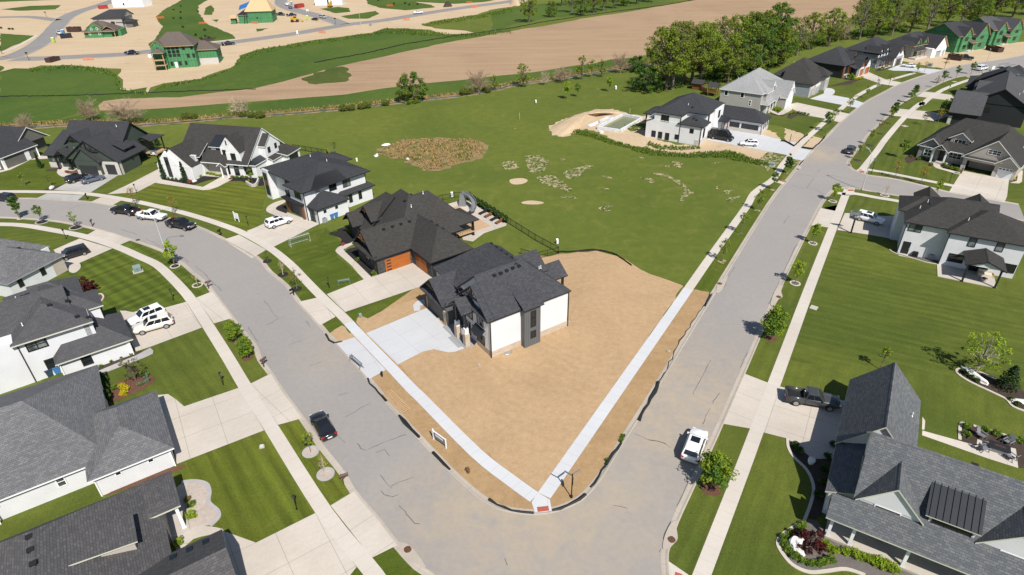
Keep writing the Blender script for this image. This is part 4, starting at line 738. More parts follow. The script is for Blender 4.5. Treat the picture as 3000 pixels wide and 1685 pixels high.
h.vent((3.2, 3.9, 9.45), (4.2, 3.9, 9.45), (5.2, 3.95, 9.5), (6.2, 4.0, 9.55), (7.2, 4.0, 9.55)).vent((7.7, 6.6, 9.6), (7.7, 7.9, 9.6), (7.7, 9.2, 9.6), (7.7, 10.5, 9.6), (7.7, 11.8, 9.6)).pipe((12.2, 6.2, 6.9), (13.4, 7.4, 5.9)).spout(-.08, -.08, 5.9).spout(12.68, -.08, 5.9)
wb = MB(); wb.tube([(2.3 + .75*math.cos(t), -.05 - .7*math.sin(t), .04) for t in [math.pi*i/10 for i in range(11)]], .05, 5); wb.disc((2.3, -.35), .55, .0, .06, 14, 0, 1, .6); wb.build('window_well', 'steel', h.o)
h.finish()

# 2 --- dark house with cedar garage doors
h = House('black house with dark stone and orange cedar garage doors', (-21.78, 87.25), 36.72, 'black_siding', 'shingle_brownblack', group='finished houses')
h.wall(0, 0, 7, 7.2, 3.3, mat='dark_stone', name='stone_wall').wall(6.4, -6.4, 13.6, 2, 3.3).wall(4.2, 6, 16, 15.6, 3.4).wall(3.2, 11, 14, 18, 3.3).part('stone_wall', 'dark_stone').box(6.34, -6.45, 0, 6.45, 0, 3.25)
h.roof(0, 0, 11, 7.2, 3.3, .92, 'x', 'gg', o=.45, og=.6, set_back=.2).roof(6.4, -6.6, 13.8, 6, 3.3, .9, 'y', 'hg', o=.4).roof(4.2, .4, 16.4, 15.6, 3.4, .95, 'y', 'hh', o=.4).roof(3.1, 9.5, 14.4, 18, 3.3, .86, 'y', 'gh', o=.4)
h.roof(10.5, 6.5, 19, 13, 4.2, 1.0, 'x', 'gh', o=.35).roof(13.5, 1.9, 20.8, 7.6, 3.3, .5, 'x', 'gh', o=.4)
h.wall(4.4, 9.6, 9, 13.4, 5.2).roof(4.4, 9.4, 9.5, 13.6, 5.15, .92, 'x', 'gg', o=.35, og=.6, set_back=.1).roof(1.9, 12.2, 5.5, 16, 3.75, .9, 'x', 'og', o=.3, og=.4).wall(2.6, 12.4, 4.6, 15.8, 3.7)
h.truss(-.5, 0, 7.2, 3.3, .92, 'timber').truss(3.95, 9.4, 13.6, 5.1, .92, 'timber'); h.shed(-.85, -.3, 0, 7.4, 3.05, 3.4, 'x')
h.garage('y-', 3.65, 4.6, -.03, 'cedar', wins=-1); h.garage('x-', -3.15, 3.6, 6.34, 'cedar', wins=1); h.win('x-', 3.6, 1.0, 1.6, 1.5, 0, 2); h.part('door_lintel', 'dark_stone').box(.9, -.10, 2.4, 6.2, .0, 2.75)
h.slab(14, 2.2, 20.5, 7.2, 1.0, .75, 'pale_wood', 'deck'); h.post(20.3, 2.4, 3.3, .35).post(20.3, 7.0, 3.3, .35).post(17, 2.4, 1.0, .3)
rl = MB(); 
for y in (2.25, 7.15): rl.bar((16, y, 1.95), (20.5, y, 1.95), .06, .06)
rl.bar((20.5, 2.25, 1.95), (20.5, 7.15, 1.95), .06, .06); rl.bar((20.5, 2.25, 1.2), (20.5, 7.15, 1.2), .04, .04)
for k in range(12): rl.bar((20.5, 2.25 + .44*k, 1.0), (20.5, 2.25 + .44*k, 1.95), .03, .03)
for k in range(10): rl.bar((16 + .5*k, 2.25, 1.0), (16 + .5*k, 2.25, 1.95), .03, .03)
rl.build('deck_railing', 'black_trim', h.o)
h.pipe((9.6, 4.8, 8.0), (14.6, 9.5, 6.9)).vent((3.2, 2.9, 6.2), (4.8, 2.9, 6.2), (6.4, 2.9, 6.2), (8, 2.9, 6.2), (9.3, 6.2, 9.0), (11.2, 7.8, 8.9), (10.9, .6, 6.2), (10.9, -1.2, 6.2), (10.9, -3, 6.2)).spout(-.05, -.05, 3.1); h.finish()

# 3 --- white modern house with hipped roof
h = House('white flat-fronted two storey house with low black hipped roof and cedar garage surround', (-36.58, 107.1), 47.5, 'white_siding', 'shingle_black', group='finished houses')
h.wall(0, .05, 6.8, 6, 3.1).wall(6.8, 2.25, 14.3, 8, 3.1).wall(1.9, 2.9, 13.5, 20.0, 6.2).wall(-.55, 2.9, 3, 8.2, 6.2).wall(.35, 17.9, 3, 20.1, 6.2)
h.roof(0, .05, 6.8, 5.8, 3.1, .55, o=.45).roof(6.6, 2.25, 14.4, 7.6, 3.1, .5, o=.55).roof(1.4, 2.9, 13.6, 20.1, 6.2, .33, 'y', o=.85).roof(-.55, 2.9, 8, 8.2, 6.2, .33, 'x', o=.8, ends='hg')
h.roof(10, 12, 16.5, 18, 5.8, .4, 'x', 'gh')
h.part('garage_surround', 'timber').box(-.85, 3.7, 0, -.5, 4.4, 3.0).box(-.85, 9.5, 0, -.5, 10.1, 3.0).box(-.86, 4.4, 2.45, -.5, 9.5, 3.02); h.part('canopy', 'black_trim').box(-1.5, 3.4, 3.05, .2, 10.3, 3.35)
h.wall(-.5, 4.2, 2.4, 10.0, 3.05); h.garage('x-', 6.95, 4.7, -.5, 'garage_black', wins=-1); h.garage('x-', 2.35, 2.3, 0, 'garage_black', wins=-1, h=2.4)
h.win('x-', 5.2, 4.0, 2.2, 1.5, -.55, 2); h.win('x-', 12.5, 4.0, 3.2, 1.4, 1.9, 2); h.win('x-', 19, 4.0, 1.5, 1.6, .35); h.win('x-', 19, .8, 1.5, 2.1, .35); h.part('timber_panel', 'timber').box(.28, 18.25, 3.0, .36, 19.75, 3.9)
h.win('y-', 5.8, 4.3, 1.7, 1.4, 2.9, 2); h.win('y-', 9.0, 4.1, 1.8, 1.9, 2.9, 2, pane='blind_glass'); h.win('y-', 9.0, .9, .8, 1.7, 2.25); h.win('y-', 11.3, .9, .8, 1.7, 2.25); h.win('y-', 1.6, 1.8, .6, .6, .05); h.win('y-', 4.2, 1.8, .6, .6, .05)
h.win('x-', 14.2, .3, 1.0, 2.3, 1.9); h.door('x-', 11.2, 1.1, 2.3, 1.9, 'black_trim'); h.shed(.7, 9.6, 2.0, 12.6, 2.9, 3.0, 'x', .2, 'metal_roof', 'porch_roof')
h.pipe((8.2, 13.5, 8.5), (9.4, 9.5, 8.3)).spout(-.02, .02, 3).spout(-.6, 2.85, 6).spout(13.55, 2.85, 6); h.finish()

# 4 --- white farmhouse
h = House('white painted brick farmhouse with steep gables and tall arched stair window', (-70.89, 130.72), 75.5, 'white_brick', 'shingle_brownblack', 'white_trim', group='finished houses')
h.wall(.3, 0, 12.5, 8.7, 3.2).roof(.35, 0, 13, 8.7, 3.2, .88, 'x', 'gg', o=.12, og=.1, t=.14, trim='black_trim')
h.wall(.0, 2.8, .5, 8.6, 3.4).gable('x', 0, 2.8, 8.7, 3.35, 1.05, 1, th=.5)
h.wall(5.4, -12, 16.9, 6, 4.3).roof(3.5, -12, 18.7, 6.3, 3.25, .81, 'y', 'og', o=.1, og=.25)
b = h.part('gable_wall', 'white_brick'); b.add([(5.2, -12.02, 4.3), (17, -12.02, 4.3), (11.1, -12.02, 9.25), (5.2, -11.8, 4.3), (17, -11.8, 4.3), (11.1, -11.8, 9.25)], [(0, 1, 2), (3, 5, 4), (0, 3, 4, 1), (1, 4, 5, 2), (2, 5, 3, 0)])
h.wall(8.8, -13.6, 13.8, -11.5, 6).roof(8.7, -13.6, 13.9, -9, 6, .8, 'y', 'gg', o=.15, og=.25).shed(9, -14.9, 14, -13.55, 2.6, 3.3, 'y').wall(9.2, -14.6, 13.8, -13.5, 2.6)
h.wall(4.6, -13.2, 10, -9.5, 3.1).roof(4.6, -13.2, 10.2, -9.4, 3.1, .62, 'x', o=.3, mat='metal_roof', trim='white_trim')
h.wall(4.2, -10.25, 9, -6.75, 5.6).roof(4.25, -10.25, 10.5, -6.75, 5.6, 1.45, 'x', 'gg', o=.06, og=.05, t=.1); h.wall(5.2, -8.9, 10, -4.7, 6.3).roof(5.25, -8.9, 11.5, -4.7, 6.3, 1.15, 'x', 'gg', o=.08, og=.05, t=.1)
h.wall(6, -4.7, 10, -1.6, 6.1).shed(5.6, -4.7, 10.8, -1.35, 6.1, 8.7, 'x', .12, 'metal_roof'); h.win('x-', -3.6, 4.7, 1.3, 1.2, 6.0)
h.win('x-', 5.7, .6, 1.05, 4.6, 0, 1, 1); h.win('x-', -8.5, .5, 1.25, 1.6, 4.2); h.win('x-', -8.5, 2.3, 1.25, 1.6, 4.2); h.win('x-', -8.5, 4.1, 1.25, 1.5, 4.2); h.win('x-', -5.6, 4.7, .9, 1.2, 5.2); h.win('x-', -6.6, 7.1, .25, 1.0, 5.2)
h.win('x-', -11.3, .7, 1.9, 1.8, 4.6, 2); h.win('y-', 10.2, 4.2, 1.0, 1.3, -13.6); h.win('y-', 12.9, 4.4, .9, 1.2, -13.6)
h.slab(3.2, -6.6, 5.4, 0, .15); h.post(3.3, -6.7, 2.9, .22, mat='white_trim').post(3.3, -5.2, 2.9, .22, mat='white_trim').roof(2.5, -6.9, 5, -5.0, 3.0, .75, 'x', 'og', o=.15); h.door('x-', -5.9, 1.2, 2.3, 5.2, 'black_trim'); h.wall(5.2, -6.6, 5.6, 0, 3.3, mat='taupe_siding', name='porch_wall')
h.wall(3.9, -.1, 6, 2.0, 4.95).shed(2.9, -.6, 6.6, 2.3, 4.5, 6.6, 'x'); h.wall(2.6, .35, 6, 2.1, 4.9); h.win('y-', 3.6, 3.75, 1.3, 1.1, -.1); h.part('dormer_cheek', 'white_trim').box(2.6, .33, 3.4, 2.75, 2.1, 4.9)
h.wall(13, -16.2, 18, -12, 2.8).shed(12.4, -16.6, 18.2, -11.8, 2.8, 3.6, 'y', .16, trim='white_trim'); h.win('y-', 15.3, .2, 3.6, 2.2, -16.2, 3)
h.pipe((12.4, -3, 8.0)).spout(.25, -.08, 3.1).spout(4.15, -10.3, 5.3).spout(4.55, -13.25, 3); h.finish()

# 5 --- dark green house
h = House('dark green house with black timbered gables and cream stone base', (-89.39, 135.6), 80.68, 'green_siding', 'shingle_black', 'green_trim', group='finished houses')
h.wall(-.3, 0, 6.6, 10.6, 3.25).wall(3.5, 2.5, 12.2, 17.4, 5.2).wall(2.6, 10, 12, 21, 3.2)
h.roof(-.2, 0, 9, 13.4, 3.3, .68, 'x', 'gg', o=.35, og=.4, set_back=.05).wall(-1.2, 4.3, 4, 10.3, 3.35).roof(-1.2, 4.1, 4.5, 10.5, 3.4, .88, 'x', 'gg', o=.3, og=.35)
h.roof(3.4, 2.6, 15.6, 17.4, 4.0, .86, 'y', 'gg', o=.4, og=.55).roof(2.5, 15, 15, 21.3, 3.2, .62, 'y', 'gh', o=.4, inset=(0, 1.2)); h.wall(3.4, 2.5, 15.4, 4, 4.05).wall(12, 10, 14.6, 21, 3.0)
h.wall(2.7, 10.2, 9, 14.4, 6).roof(2.7, 10.0, 9.5, 14.6, 6, .92, 'x', 'gg', o=.35, og=.5); h.part('stone_base', 'pale_stone').box(2.63, 10.25, 0, 2.75, 14.3, 3.6); h.roof(.9, 13.6, 5, 17.4, 3.2, .86, 'x', 'og', o=.3, og=.4)
h.truss(.0 - .6, .2, 13.2, 3.3, .68, 'black_trim').truss(2.2, 10, 14.6, 6, .92, 'black_trim').truss(.5, 13.6, 17.4, 3.2, .86, 'black_trim')
h.part('stone_base', 'pale_stone').box(-.36, -.06, 0, -.28, 1.0, 3.1).box(-.36, 3.5, 0, -.28, 4.3, 3.1).box(-.37, 1.0, 2.45, -.28, 3.5, 3.1).box(-.35, -.06, 0, .6, .02, 3.0).box(2.52, 17.6, 0, 2.62, 21.05, 1.25).box(-1.27, 4.25, 0, -1.19, 5.0, 1.2).box(-1.27, 9.6, 0, -1.19, 10.35, 1.2)
h.garage('x-', 2.25, 2.4, -.32, 'garage_black'); h.garage('x-', 7.3, 4.6, -1.2, 'garage_black'); h.win('x-', 12.3, 4.0, 1.9, 1.5, 2.68, 2, pane='blind_glass', frame='green_trim'); h.win('x-', 19.3, 1.3, 1.5, 1.5, 2.6, 2, pane='blind_glass', frame='green_trim'); h.win('x-', 18, 1.3, 1.3, 1.5, 2.6, 2, pane='blind_glass', frame='green_trim')
h.post(1.0, 13.8, 3.2, .3, mat='black_trim').post(1.0, 17.2, 3.2, .3, mat='black_trim'); h.door('x-', 15.4, 1.2, 2.3, 2.6, 'black_trim'); h.slab(.6, 13.4, 2.7, 17.6, .2, mat='pale_stone')
h.wall(3.6, 1.0, 6.4, 3, 5.0).shed(3.0, .4, 7.0, 3.0, 4.8, 6.1, 'y'); h.win('y-', 5.0, 4.0, .9, .7, 1.0); h.win('y-', 4.5, 2.0, .5, .5, 0)
h.slab(12, -.6, 15.5, 3, 1.1, .8, 'pale_wood', 'deck').post(15.2, -.4, 4.5, .25, mat='black_trim').roof(11, -.6, 15.6, 3.2, 4.5, .4, 'x', 'gh'); h.pipe((8.5, 5.0, 8.3)).spout(-.3, -.08, 3.1); h.finish()

# 6 --- grey house cut by the left edge
h = House('dark grey sided house with white trim cut by the left edge of the picture', W('M1', 60, 540), 78, 'dark_grey_siding', 'shingle_black', 'white_trim', group='finished houses')
h.wall(0, 0, 9.5, 12, 3.0).roof(0, 0, 9.5, 14, 3.0, .55, 'x', 'hg', o=.4).wall(6, 4, 16, 14, 3).roof(6, 2.6, 16, 14, 3.2, .7, 'y', 'gg', o=.3, og=.4); h.part('corner_board', 'white_trim').box(-.06, -.06, 0, .5, .3, 2.9).box(9.3, -.05, 0, 9.56, .02, 2.9)
h.door('y-', 6.6, 1.2, 2.2, 0, 'white_door'); h.garage('x-', 2.6, 2.8, 0, 'white_door'); h.spout(9.5, -.1, 2.9, 'white_trim'); h.finish()

# 7 --- left row: A, B, C, D
h = House('low house with mid-grey hipped roof behind the dark parked minivan', (-74.04, 90.59), -107.4, 'white_siding', 'shingle_grey', 'grey_trim', group='finished houses', frame='dark_bronze')
h.wall(.4, -10.2, 9.6, -.45, 2.95).roof(.4, -10.4, 9.6, -.45, 3.0, .58, 'x', o=.45).wall(-1.3, -9.6, 8, -5.2, 2.9).roof(-1.3, -14.6, 7.2, -5.9, 3.0, .70, 'y', 'gh', o=.45, inset=(0, 4.2)).wall(-1.2, -14, 7, -6, 2.9)
h.part('stone_wall', 'stucco_stone').box(.34, -2.2, 0, .45, -.4, 2.9).box(.34, -.5, 0, 2.4, -.38, 2.9); h.win('y+', 4.1, 1.2, .8, 1.6, -.45); h.win('y+', 7.9, 1.2, .8, 1.6, -.45); h.garage('x-', -4.2, 4.6, .4, 'white_door'); h.vent((3.4, -4.7, 5.5)); h.finish()
h = House('white sided two storey house with charcoal hipped roof beside two pale cars', (-51.13, 66.72), -142.0, 'white_siding', 'shingle_charcoal', 'gutter_cream', group='finished houses', pane='blind_glass', soffit='dark_bronze')
h.wall(0, -7.0, 8.0, 0, 2.65).wall(3.4, -13.0, 15.8, -1.6, 6.25).wall(1.6, -9.4, 4, -4.8, 6.25).wall(3.0, -4.6, 4, -1.6, 6.2)
h.roof(0, -7.4, 7.8, 0, 2.75, .66, 'x', o=.5, ends='hh', inset=(3.6, 2.2)).roof(3.4, -15, 11, -1.6, 6.2, .50, 'y', o=.6, inset=(3.8, 4.2)).roof(1.6, -9.4, 9, -5.0, 6.2, .5, 'x', 'hg', o=.5).roof(5, -13, 16.0, -4.2, 6.2, .52, 'x', o=.5, ends='gh').roof(3.2, -15.5, 8, -9.8, 6.2, .55, 'x', 'hg', o=.5)
h.win('y+', 9.2, 4.35, 2.2, 1.4, -1.6, 2, 2, fw=.16); h.win('y+', 8.8, .9, 1.1, 1.7, -1.6, 1, 2, pane='glass', fw=.14); h.win('y+', 5.1, .8, 1.2, 1.5, 0, 1, 2, pane='glass', fw=.14); h.wall(11.0, -4.3, 15.6, -3.0, 6.2); h.win('y+', 12.6, 4.2, 2.4, 1.5, -3.0, 2, 2, fw=.16)
h.garage('x-', -3.5, 4.8, 0, 'white_door'); h.spout(.08, .08, 2.6, 'white_trim').spout(7.9, .1, 2.6, 'white_trim').spout(11.0, -1.55, 6, 'dark_bronze'); h.wall(-.02, -.3, .4, .05, 2.6, mat='white_trim', name='corner_board')
h.vent((4.6, -6.1, 7.85), (6.5, -5.2, 8.0), (8.4, -9.3, 8.2), (9.0, -10.3, 8.2), (3.1, -2.0, 4.5), (4.2, -2.3, 4.6)).pipe((9.8, -3.8, 7.4), (9.9, -11.8, 7.9)); h.finish()
h = House('single storey white house under a broad light grey shingled roof, wide concrete drive', (-36.34, 46.81), -145.5, 'white_siding', 'shingle_grey', 'white_trim', group='finished houses', frame='white_trim')
h.wall(0, -9.6, 7.0, 0, 2.75).wall(6.8, -15, 22, -2.35, 2.75).wall(15.4, -3, 22, -2.38, 2.75).part('wall', 'white_siding').box(15.5, -2.5, 0, 22, -1.9, 2.7)
h.roof(0, -10.4, 7.0, 0, 2.8, .58, 'y', 'hh', o=.45).roof(5.2, -20, 24, -2.35, 2.8, .44, 'x', 'hh', o=.45, inset=(6, 6)).roof(15.4, -8, 22, -1.9, 2.8, .5, 'y', 'gh', o=.4)
h.win('y+', 1.9, 1.7, .6, .5, 0); h.win('y+', 4.9, 1.7, .6, .5, 0); h.win('y+', 9.8, 1.2, .8, 1.3, -2.35, 1, 2, pane='blind_glass'); h.win('y+', 17.6, 1.2, 2.4, 1.0, -1.9, 1, 2, pane='blind_glass'); h.garage('x-', -2.9, 4.8, 0, 'white_door'); h.garage('x-', -7.5, 2.6, 0, 'white_door'); h.wall(4.9, -18, 9, -13, 2.75)
h.spout(.06, .06, 2.7, 'white_trim').spout(6.95, .06, 2.7, 'white_trim').spout(15.4, -1.85, 2.7, 'white_trim').vent((16.6, -3.4, 4.6)); h.finish()
h = House('nearest left house, mottled dark brown-grey shingles with small square skylights', (-29.92, 34.16), 33.7, 'taupe_siding', 'shingle_weathered', 'gutter_cream', group='finished houses', soffit='dark_bronze')
h.wall(-9, -9, 3.7, -.3, 2.8).wall(-16, -8, -.6, 9, 2.8).wall(-2, 3.8, -.2, 9.4, 2.9)
h.roof(-9, -9.5, 3.75, -.3, 2.9, .6, 'x', 'gg', o=.3, og=.3, inset=(0, 0)).roof(-17.6, -14, -.45, 9.6, 2.95, .37, 'y', 'gh', o=.3, inset=(0, 3.8)).roof(-1.5, 4.7, 1.25, 9.4, 3.25, .12, 'y', 'hh', o=.2)
h.wall(-5.6, 1.15, -2.4, 4.2, 4.75).shed(-6.9, .9, -2.1, 4.4, 5.45, 4.8, 'x'); h.post(1.0, 5.0, 3.3, .28, mat='white_trim').post(1.0, 9.0, 3.3, .28, mat='white_trim'); h.slab(-.5, 4.3, 1.4, 9.4, .15)
h.vent((-9.3, 5.2, 4.9), (-9.2, 3.6, 5.2), (-9.0, 1.9, 5.6)); 
for x in (.0, 1.3, 2.6):
    b = MB(); b.box(x - .25, -1.9, 3.6, x + .25, -1.3, 4.0); o = b.build('skylight', 'glass', h.o)
h.finish()

# 8 --- right foreground house
h = House('large white house with slate grey gables and a long columned front porch', (28.73, 36.76), -32.19, 'white_siding', 'shingle_slate', 'gutter_cream', group='finished houses', frame='white_trim')
h.wall(1.6, 2.2, 24, 11.0, 4.4).wall(-.6, 2.8, 3, 10.5, 3.0).wall(-.7, 11.5, 5.8, 21, 3.3)
h.roof(1.5, 1.3, 26, 11.2, 4.45, .83, 'x', 'gg', o=.15, og=.3); h.shed(-.45, -.55, 26, 1.2, 2.95, 4.45, 'y', .14)
b = h.part('roof', ('shingle_slate', 'gutter_cream', 'gutter_cream')); b.add([(-.45, -.55, 3.09), (1.7, 1.2, 4.59), (-.45, 2.4, 3.09)], [(0, 1, 2)], 0, [[(0, 0), (2, 2), (3, 0)]])
h.roof(-.6, 3.0, 3.5, 10.3, 3.0, .42, 'y', 'gg', o=.35, mat='shingle_slate').roof(-.7, 10, 5.8, 21.2, 3.3, 1.12, 'y', 'gg', o=.35, og=.3)
h.wall(1.7, 1.4, 6.3, 4, 5.0, 3.6).roof(1.6, 1.35, 6.4, 7, 4.95, 1.05, 'y', 'gg', o=.25, og=.2); h.wall(10.7, 1.6, 15.5, 4, 5.0, 3.6).roof(10.6, 1.55, 15.6, 7, 4.95, 1.0, 'y', 'gg', o=.25, og=.2)
h.wall(6.9, 1.7, 10.2, 5, 5.7, 3.6).shed(6.5, 1.4, 10.5, 4.5, 5.7, 7.1, 'y', .1, 'metal_roof', 'dormer_roof')
for k in range(8): h.part('standing_seam', 'metal_roof').bar((6.75 + k*.5, 1.42, 5.86), (6.75 + k*.5, 4.4, 7.2), .04, .07)
h.win('y-', 3.9, 3.95, 2.1, 1.0, 1.4, 1, frame='white_trim'); h.win('y-', 13.1, 3.95, 2.1, 1.0, 1.6, 1); h.win('y-', 8.55, 4.45, 2.9, 1.1, 1.7, 3, frame='black_trim'); h.win('y-', 9.0, .7, 3.2, 1.7, 2.2, 3); h.win('y-', 16, .7, 3.2, 1.7, 2.2, 3); h.door('y-', 4.6, 1.2, 2.3, 2.2, 'dark_bronze')
h.slab(.0, -.1, 25, 2.3, .3)
for x in (.2, 2.05, 6.3, 10.6, 14.9): h.post(x, .1, 3.0, .26, mat='white_trim')
h.garage('x-', 16.3, 5.0, -.7, 'white_door'); h.win('x-', 5.2, 1.0, 1.2, 1.5, -.6); h.pipe((5.2, 16.8, 4.6)); b = MB(); b.tube([(14.2, 10.0, 6.2), (14.2, 10.0, 7.6)], .17, 10); b.tube([(14.2, 10.0, 7.55), (14.2, 10.0, 7.85)], .27, 10); b.build('flue', 'steel', h.o); h.vent((9.5, 7.6, 7.9)); h.finish()

# 9 --- white two storey with rear porch
h = House('white sided two storey house with black windows and a covered rear patio', (70.08, 87.68), -29.65, 'white_siding', 'shingle_brownblack', 'black_trim', group='finished houses', pane='blind_glass')
h.wall(0, 0, 9.9, 9, 6.0).wall(-6, 1.5, 1, 9, 6.0).wall(-7.2, 6.6, -4, 13, 6.0)
h.roof(0, 0, 9.9, 9.2, 6.05, .56, 'x', o=.5).roof(-6, 1.5, 5.5, 12.8, 6.05, .5, 'x', 'hg', o=.55, inset=(5.2, 0)).roof(-7.1, 6.0, 0, 12.4, 6.05, .5, 'x', 'hg', o=.4, inset=(3, 0)).roof(-5, 6, -1.5, 14.5, 6.3, .75, 'y', 'gg', o=.3).roof(1.5, 5, 6.5, 13.6, 6.1, .75, 'y', 'gg', o=.3)
h.roof(2.8, -4.9, 7.5, 0, 3.15, .42, 'y', 'gg', o=.3, og=.3, gm='white_siding'); h.post(3.0, -4.6, 3.15, .24).post(7.25, -4.6, 3.15, .24); h.slab(-.25, -4.6, 7.5, 0, .12, mat='walk_concrete', name='patio')
h.win('y-', -4.7, 4.3, 1.9, 1.5, 1.5, 2); h.win('y-', 3.15, 4.1, 1.05, 1.55, 0); h.win('y-', 6.75, 4.1, 1.05, 1.55, 0); h.win('y-', 1.9, .95, 2.1, 1.45, 0, 2, pane='glass'); h.win('y-', 9.0, .95, 1.6, 1.5, 0, 2, pane='glass'); h.win('y-', 5.2, .1, 2.6, 2.2, 0, 3, pane='glass'); h.door('y-', -5.05, 1.1, 2.2, 1.5, 'black_trim')
h.slab(-5.8, .4, -4.4, 1.5, .12, mat='walk_concrete', name='step'); h.garage('x-', 9.8, 4.6, -7.2, 'white_door'); h.win('x-', 4.4, 4.2, 1.6, 1.5, -6); h.pipe((2.0, 2.6, 7.5), (-3.6, 7.4, 8.1), (-4.6, 5.4, 8.0)).spout(-.08, -.06, 6).spout(-6.05, 1.45, 6).spout(.1, 1.44, 6); h.finish()

# 10 --- craftsman with open garage
h = House('grey craftsman house with white trimmed gables and an open dark garage', (100.33, 130.54), -46.69, 'taupe_siding', 'shingle_brownblack', 'white_trim', group='finished houses', frame='white_trim')
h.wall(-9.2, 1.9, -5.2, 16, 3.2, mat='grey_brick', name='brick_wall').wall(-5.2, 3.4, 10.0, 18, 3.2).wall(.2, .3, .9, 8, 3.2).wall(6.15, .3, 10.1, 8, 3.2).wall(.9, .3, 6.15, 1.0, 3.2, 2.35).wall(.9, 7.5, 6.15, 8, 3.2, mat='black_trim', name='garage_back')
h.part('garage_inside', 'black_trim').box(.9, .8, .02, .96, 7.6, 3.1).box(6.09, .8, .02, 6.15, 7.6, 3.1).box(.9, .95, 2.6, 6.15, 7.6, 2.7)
h.roof(-9.4, 2.0, 9.4, 19, 3.2, .62, 'x', 'hh', o=.4, inset=(5.5, 5)).roof(-9.3, 1.8, -4.6, 14, 3.25, .80, 'y', 'gg', o=.4, og=.45, gm='grey_brick').roof(.1, .2, 10.2, 12.5, 3.25, .86, 'y', 'gg', o=.4, og=.5, trim='white_trim').roof(6.3, -.3, 10.1, 5, 3.2, .85, 'y', 'gg', o=.35, og=.4).roof(-6.2, .3, -3.2, 7, 3.2, .85, 'y', 'og', o=.3, og=.35)
h.wall(-4.1, 4.0, -.4, 7, 5.5).roof(-4.2, 4.0, -.3, 9, 5.5, .72, 'y', 'gg', o=.35, og=.45); h.win('y-', -2.25, 4.35, 2.3, 1.05, 4.0, 3); h.win('y-', 5.2, 4.5, 2.4, 1.1, .2, 3, 2); h.shed(.0, -.35, 6.2, .3, 3.0, 3.35, 'y', .1)
h.win('y-', -7.2, .9, 1.7, 1.7, 1.85, 2, 2, fw=.16); h.win('y-', -2.1, 1.1, 2.6, 1.3, 3.4, 3, 2); h.garage('y-', 8.2, 2.6, .25, 'white_door', wins='top'); h.slab(-6.2, .6, -2.0, 3.4, .2); h.post(-5.9, .7, 3.1, .3, mat='white_trim').post(-3.4, .7, 3.1, .3, mat='white_trim'); h.door('y-', -4.6, 1.1, 2.2, 3.4, 'dark_bronze'); h.part('stone_base', 'pale_stone').box(.12, .2, 0, .95, .32, 1.2).box(6.1, .2, 0, 6.8, .32, 1.2).box(9.5, .2, 0, 10.15, .32, 1.2)
h.pipe((8.6, 9.5, 4.8)); h.finish()

# 11 --- black gabled house behind it, and the slate one beyond
h = House('black sided house with a huge shaded gable end and grey shingles', (120.77, 167.6), -37, 'black_siding', 'shingle_charcoal', 'black_trim', group='finished houses')
h.wall(.0, -3.2, 7, 10, 3.2).roof(-.1, -3.6, 6.5, 9.4, 3.3, .66, 'x', 'gg', o=.35).wall(3.6, 2.6, 16.2, 28, 5.0).roof(3.4, 2.6, 16.4, 28, 5.2, .62, 'y', 'gg', o=.5, og=.6).roof(4, 16, 10, 24, 5, .6, 'x', 'gg', o=.4).wall(4.2, 15.6, 9, 24, 4.8)
h.wall(-.5, 12, 5, 20, 3.2).roof(-.5, 12, 8, 20, 3.2, .5, 'x', 'hg'); h.part('stone_base', 'pale_stone').box(-.1, -3.3, 0, .7, -2.6, 2.2); h.win('y-', 7.6, 3.0, 1.5, 1.2, 2.6, 2); h.pipe((13.4, 8, 8.0), (14.2, 14, 7.5)); h.finish()
p_ = Vector((120.77, 167.6)); c_, s_ = math.cos(R(-37)), math.sin(R(-37)); q_ = (p_.x + c_*3 - s_*30, p_.y + s_*3 + c_*30)
h = House('slate roofed two storey house beyond the black gabled house', q_, -42, 'black_siding', 'shingle_black', 'black_trim', group='finished houses')
h.wall(0, 0, 12, 12, 5.4).roof(0, 0, 12, 12, 5.6, .62, 'y', 'gh', o=.4).wall(-2, 2, 3, 9, 3.2).roof(-2.2, 1.8, 5, 9.5, 3.2, .6, 'x', 'gg').wall(2, 12, 13, 24, 3.5).roof(2, 12, 13, 25, 3.6, .66, 'x', 'hh').roof(5, -2, 13, 6, 4.2, .8, 'x', 'gg', o=.3, mat='shingle_slate', trim='white_trim'); b = MB(); b.box(8.4, 1.0, 7.9, 9.4, 1.7, 8.3); b.build('skylight', 'blind_glass', h.o); h.finish()

# 12 --- the house with the unfinished pool
h = House('white walk-out house with charcoal hipped roofs beside the unfinished pool', (47.05, 149.63), -35, 'white_brick', 'shingle_black', 'black_trim', group='finished houses')
h.wall(-14.2, 0, .3, 4.9, 4.9).wall(-12.2, .05, -5.2, 6, 6.9).wall(-12.5, 4.4, -.2, 16.6, 6.9).wall(-15.5, 4.5, -12, 11, 3.0).wall(-1, 9, .4, 16, 6.9)
h.roof(-5.4, .1, .4, 4.9, 4.95, .62, 'x', 'hh', o=.45).roof(-12.2, .1, -5.2, 8, 6.9, .5, 'y', 'hg', o=.4).roof(-12.5, 4.4, -.2, 16.8, 6.9, .5, 'y', 'hh', o=.45).shed(-15.2, -.2, -12.1, 4.6, 3.7, 5.2, 'x').roof(-17, 5, -11, 12, 4.6, .4, 'x', 'hg').post(-16.6, 5.5, 4.5, .3).post(-16.6, 11.5, 4.5, .3)
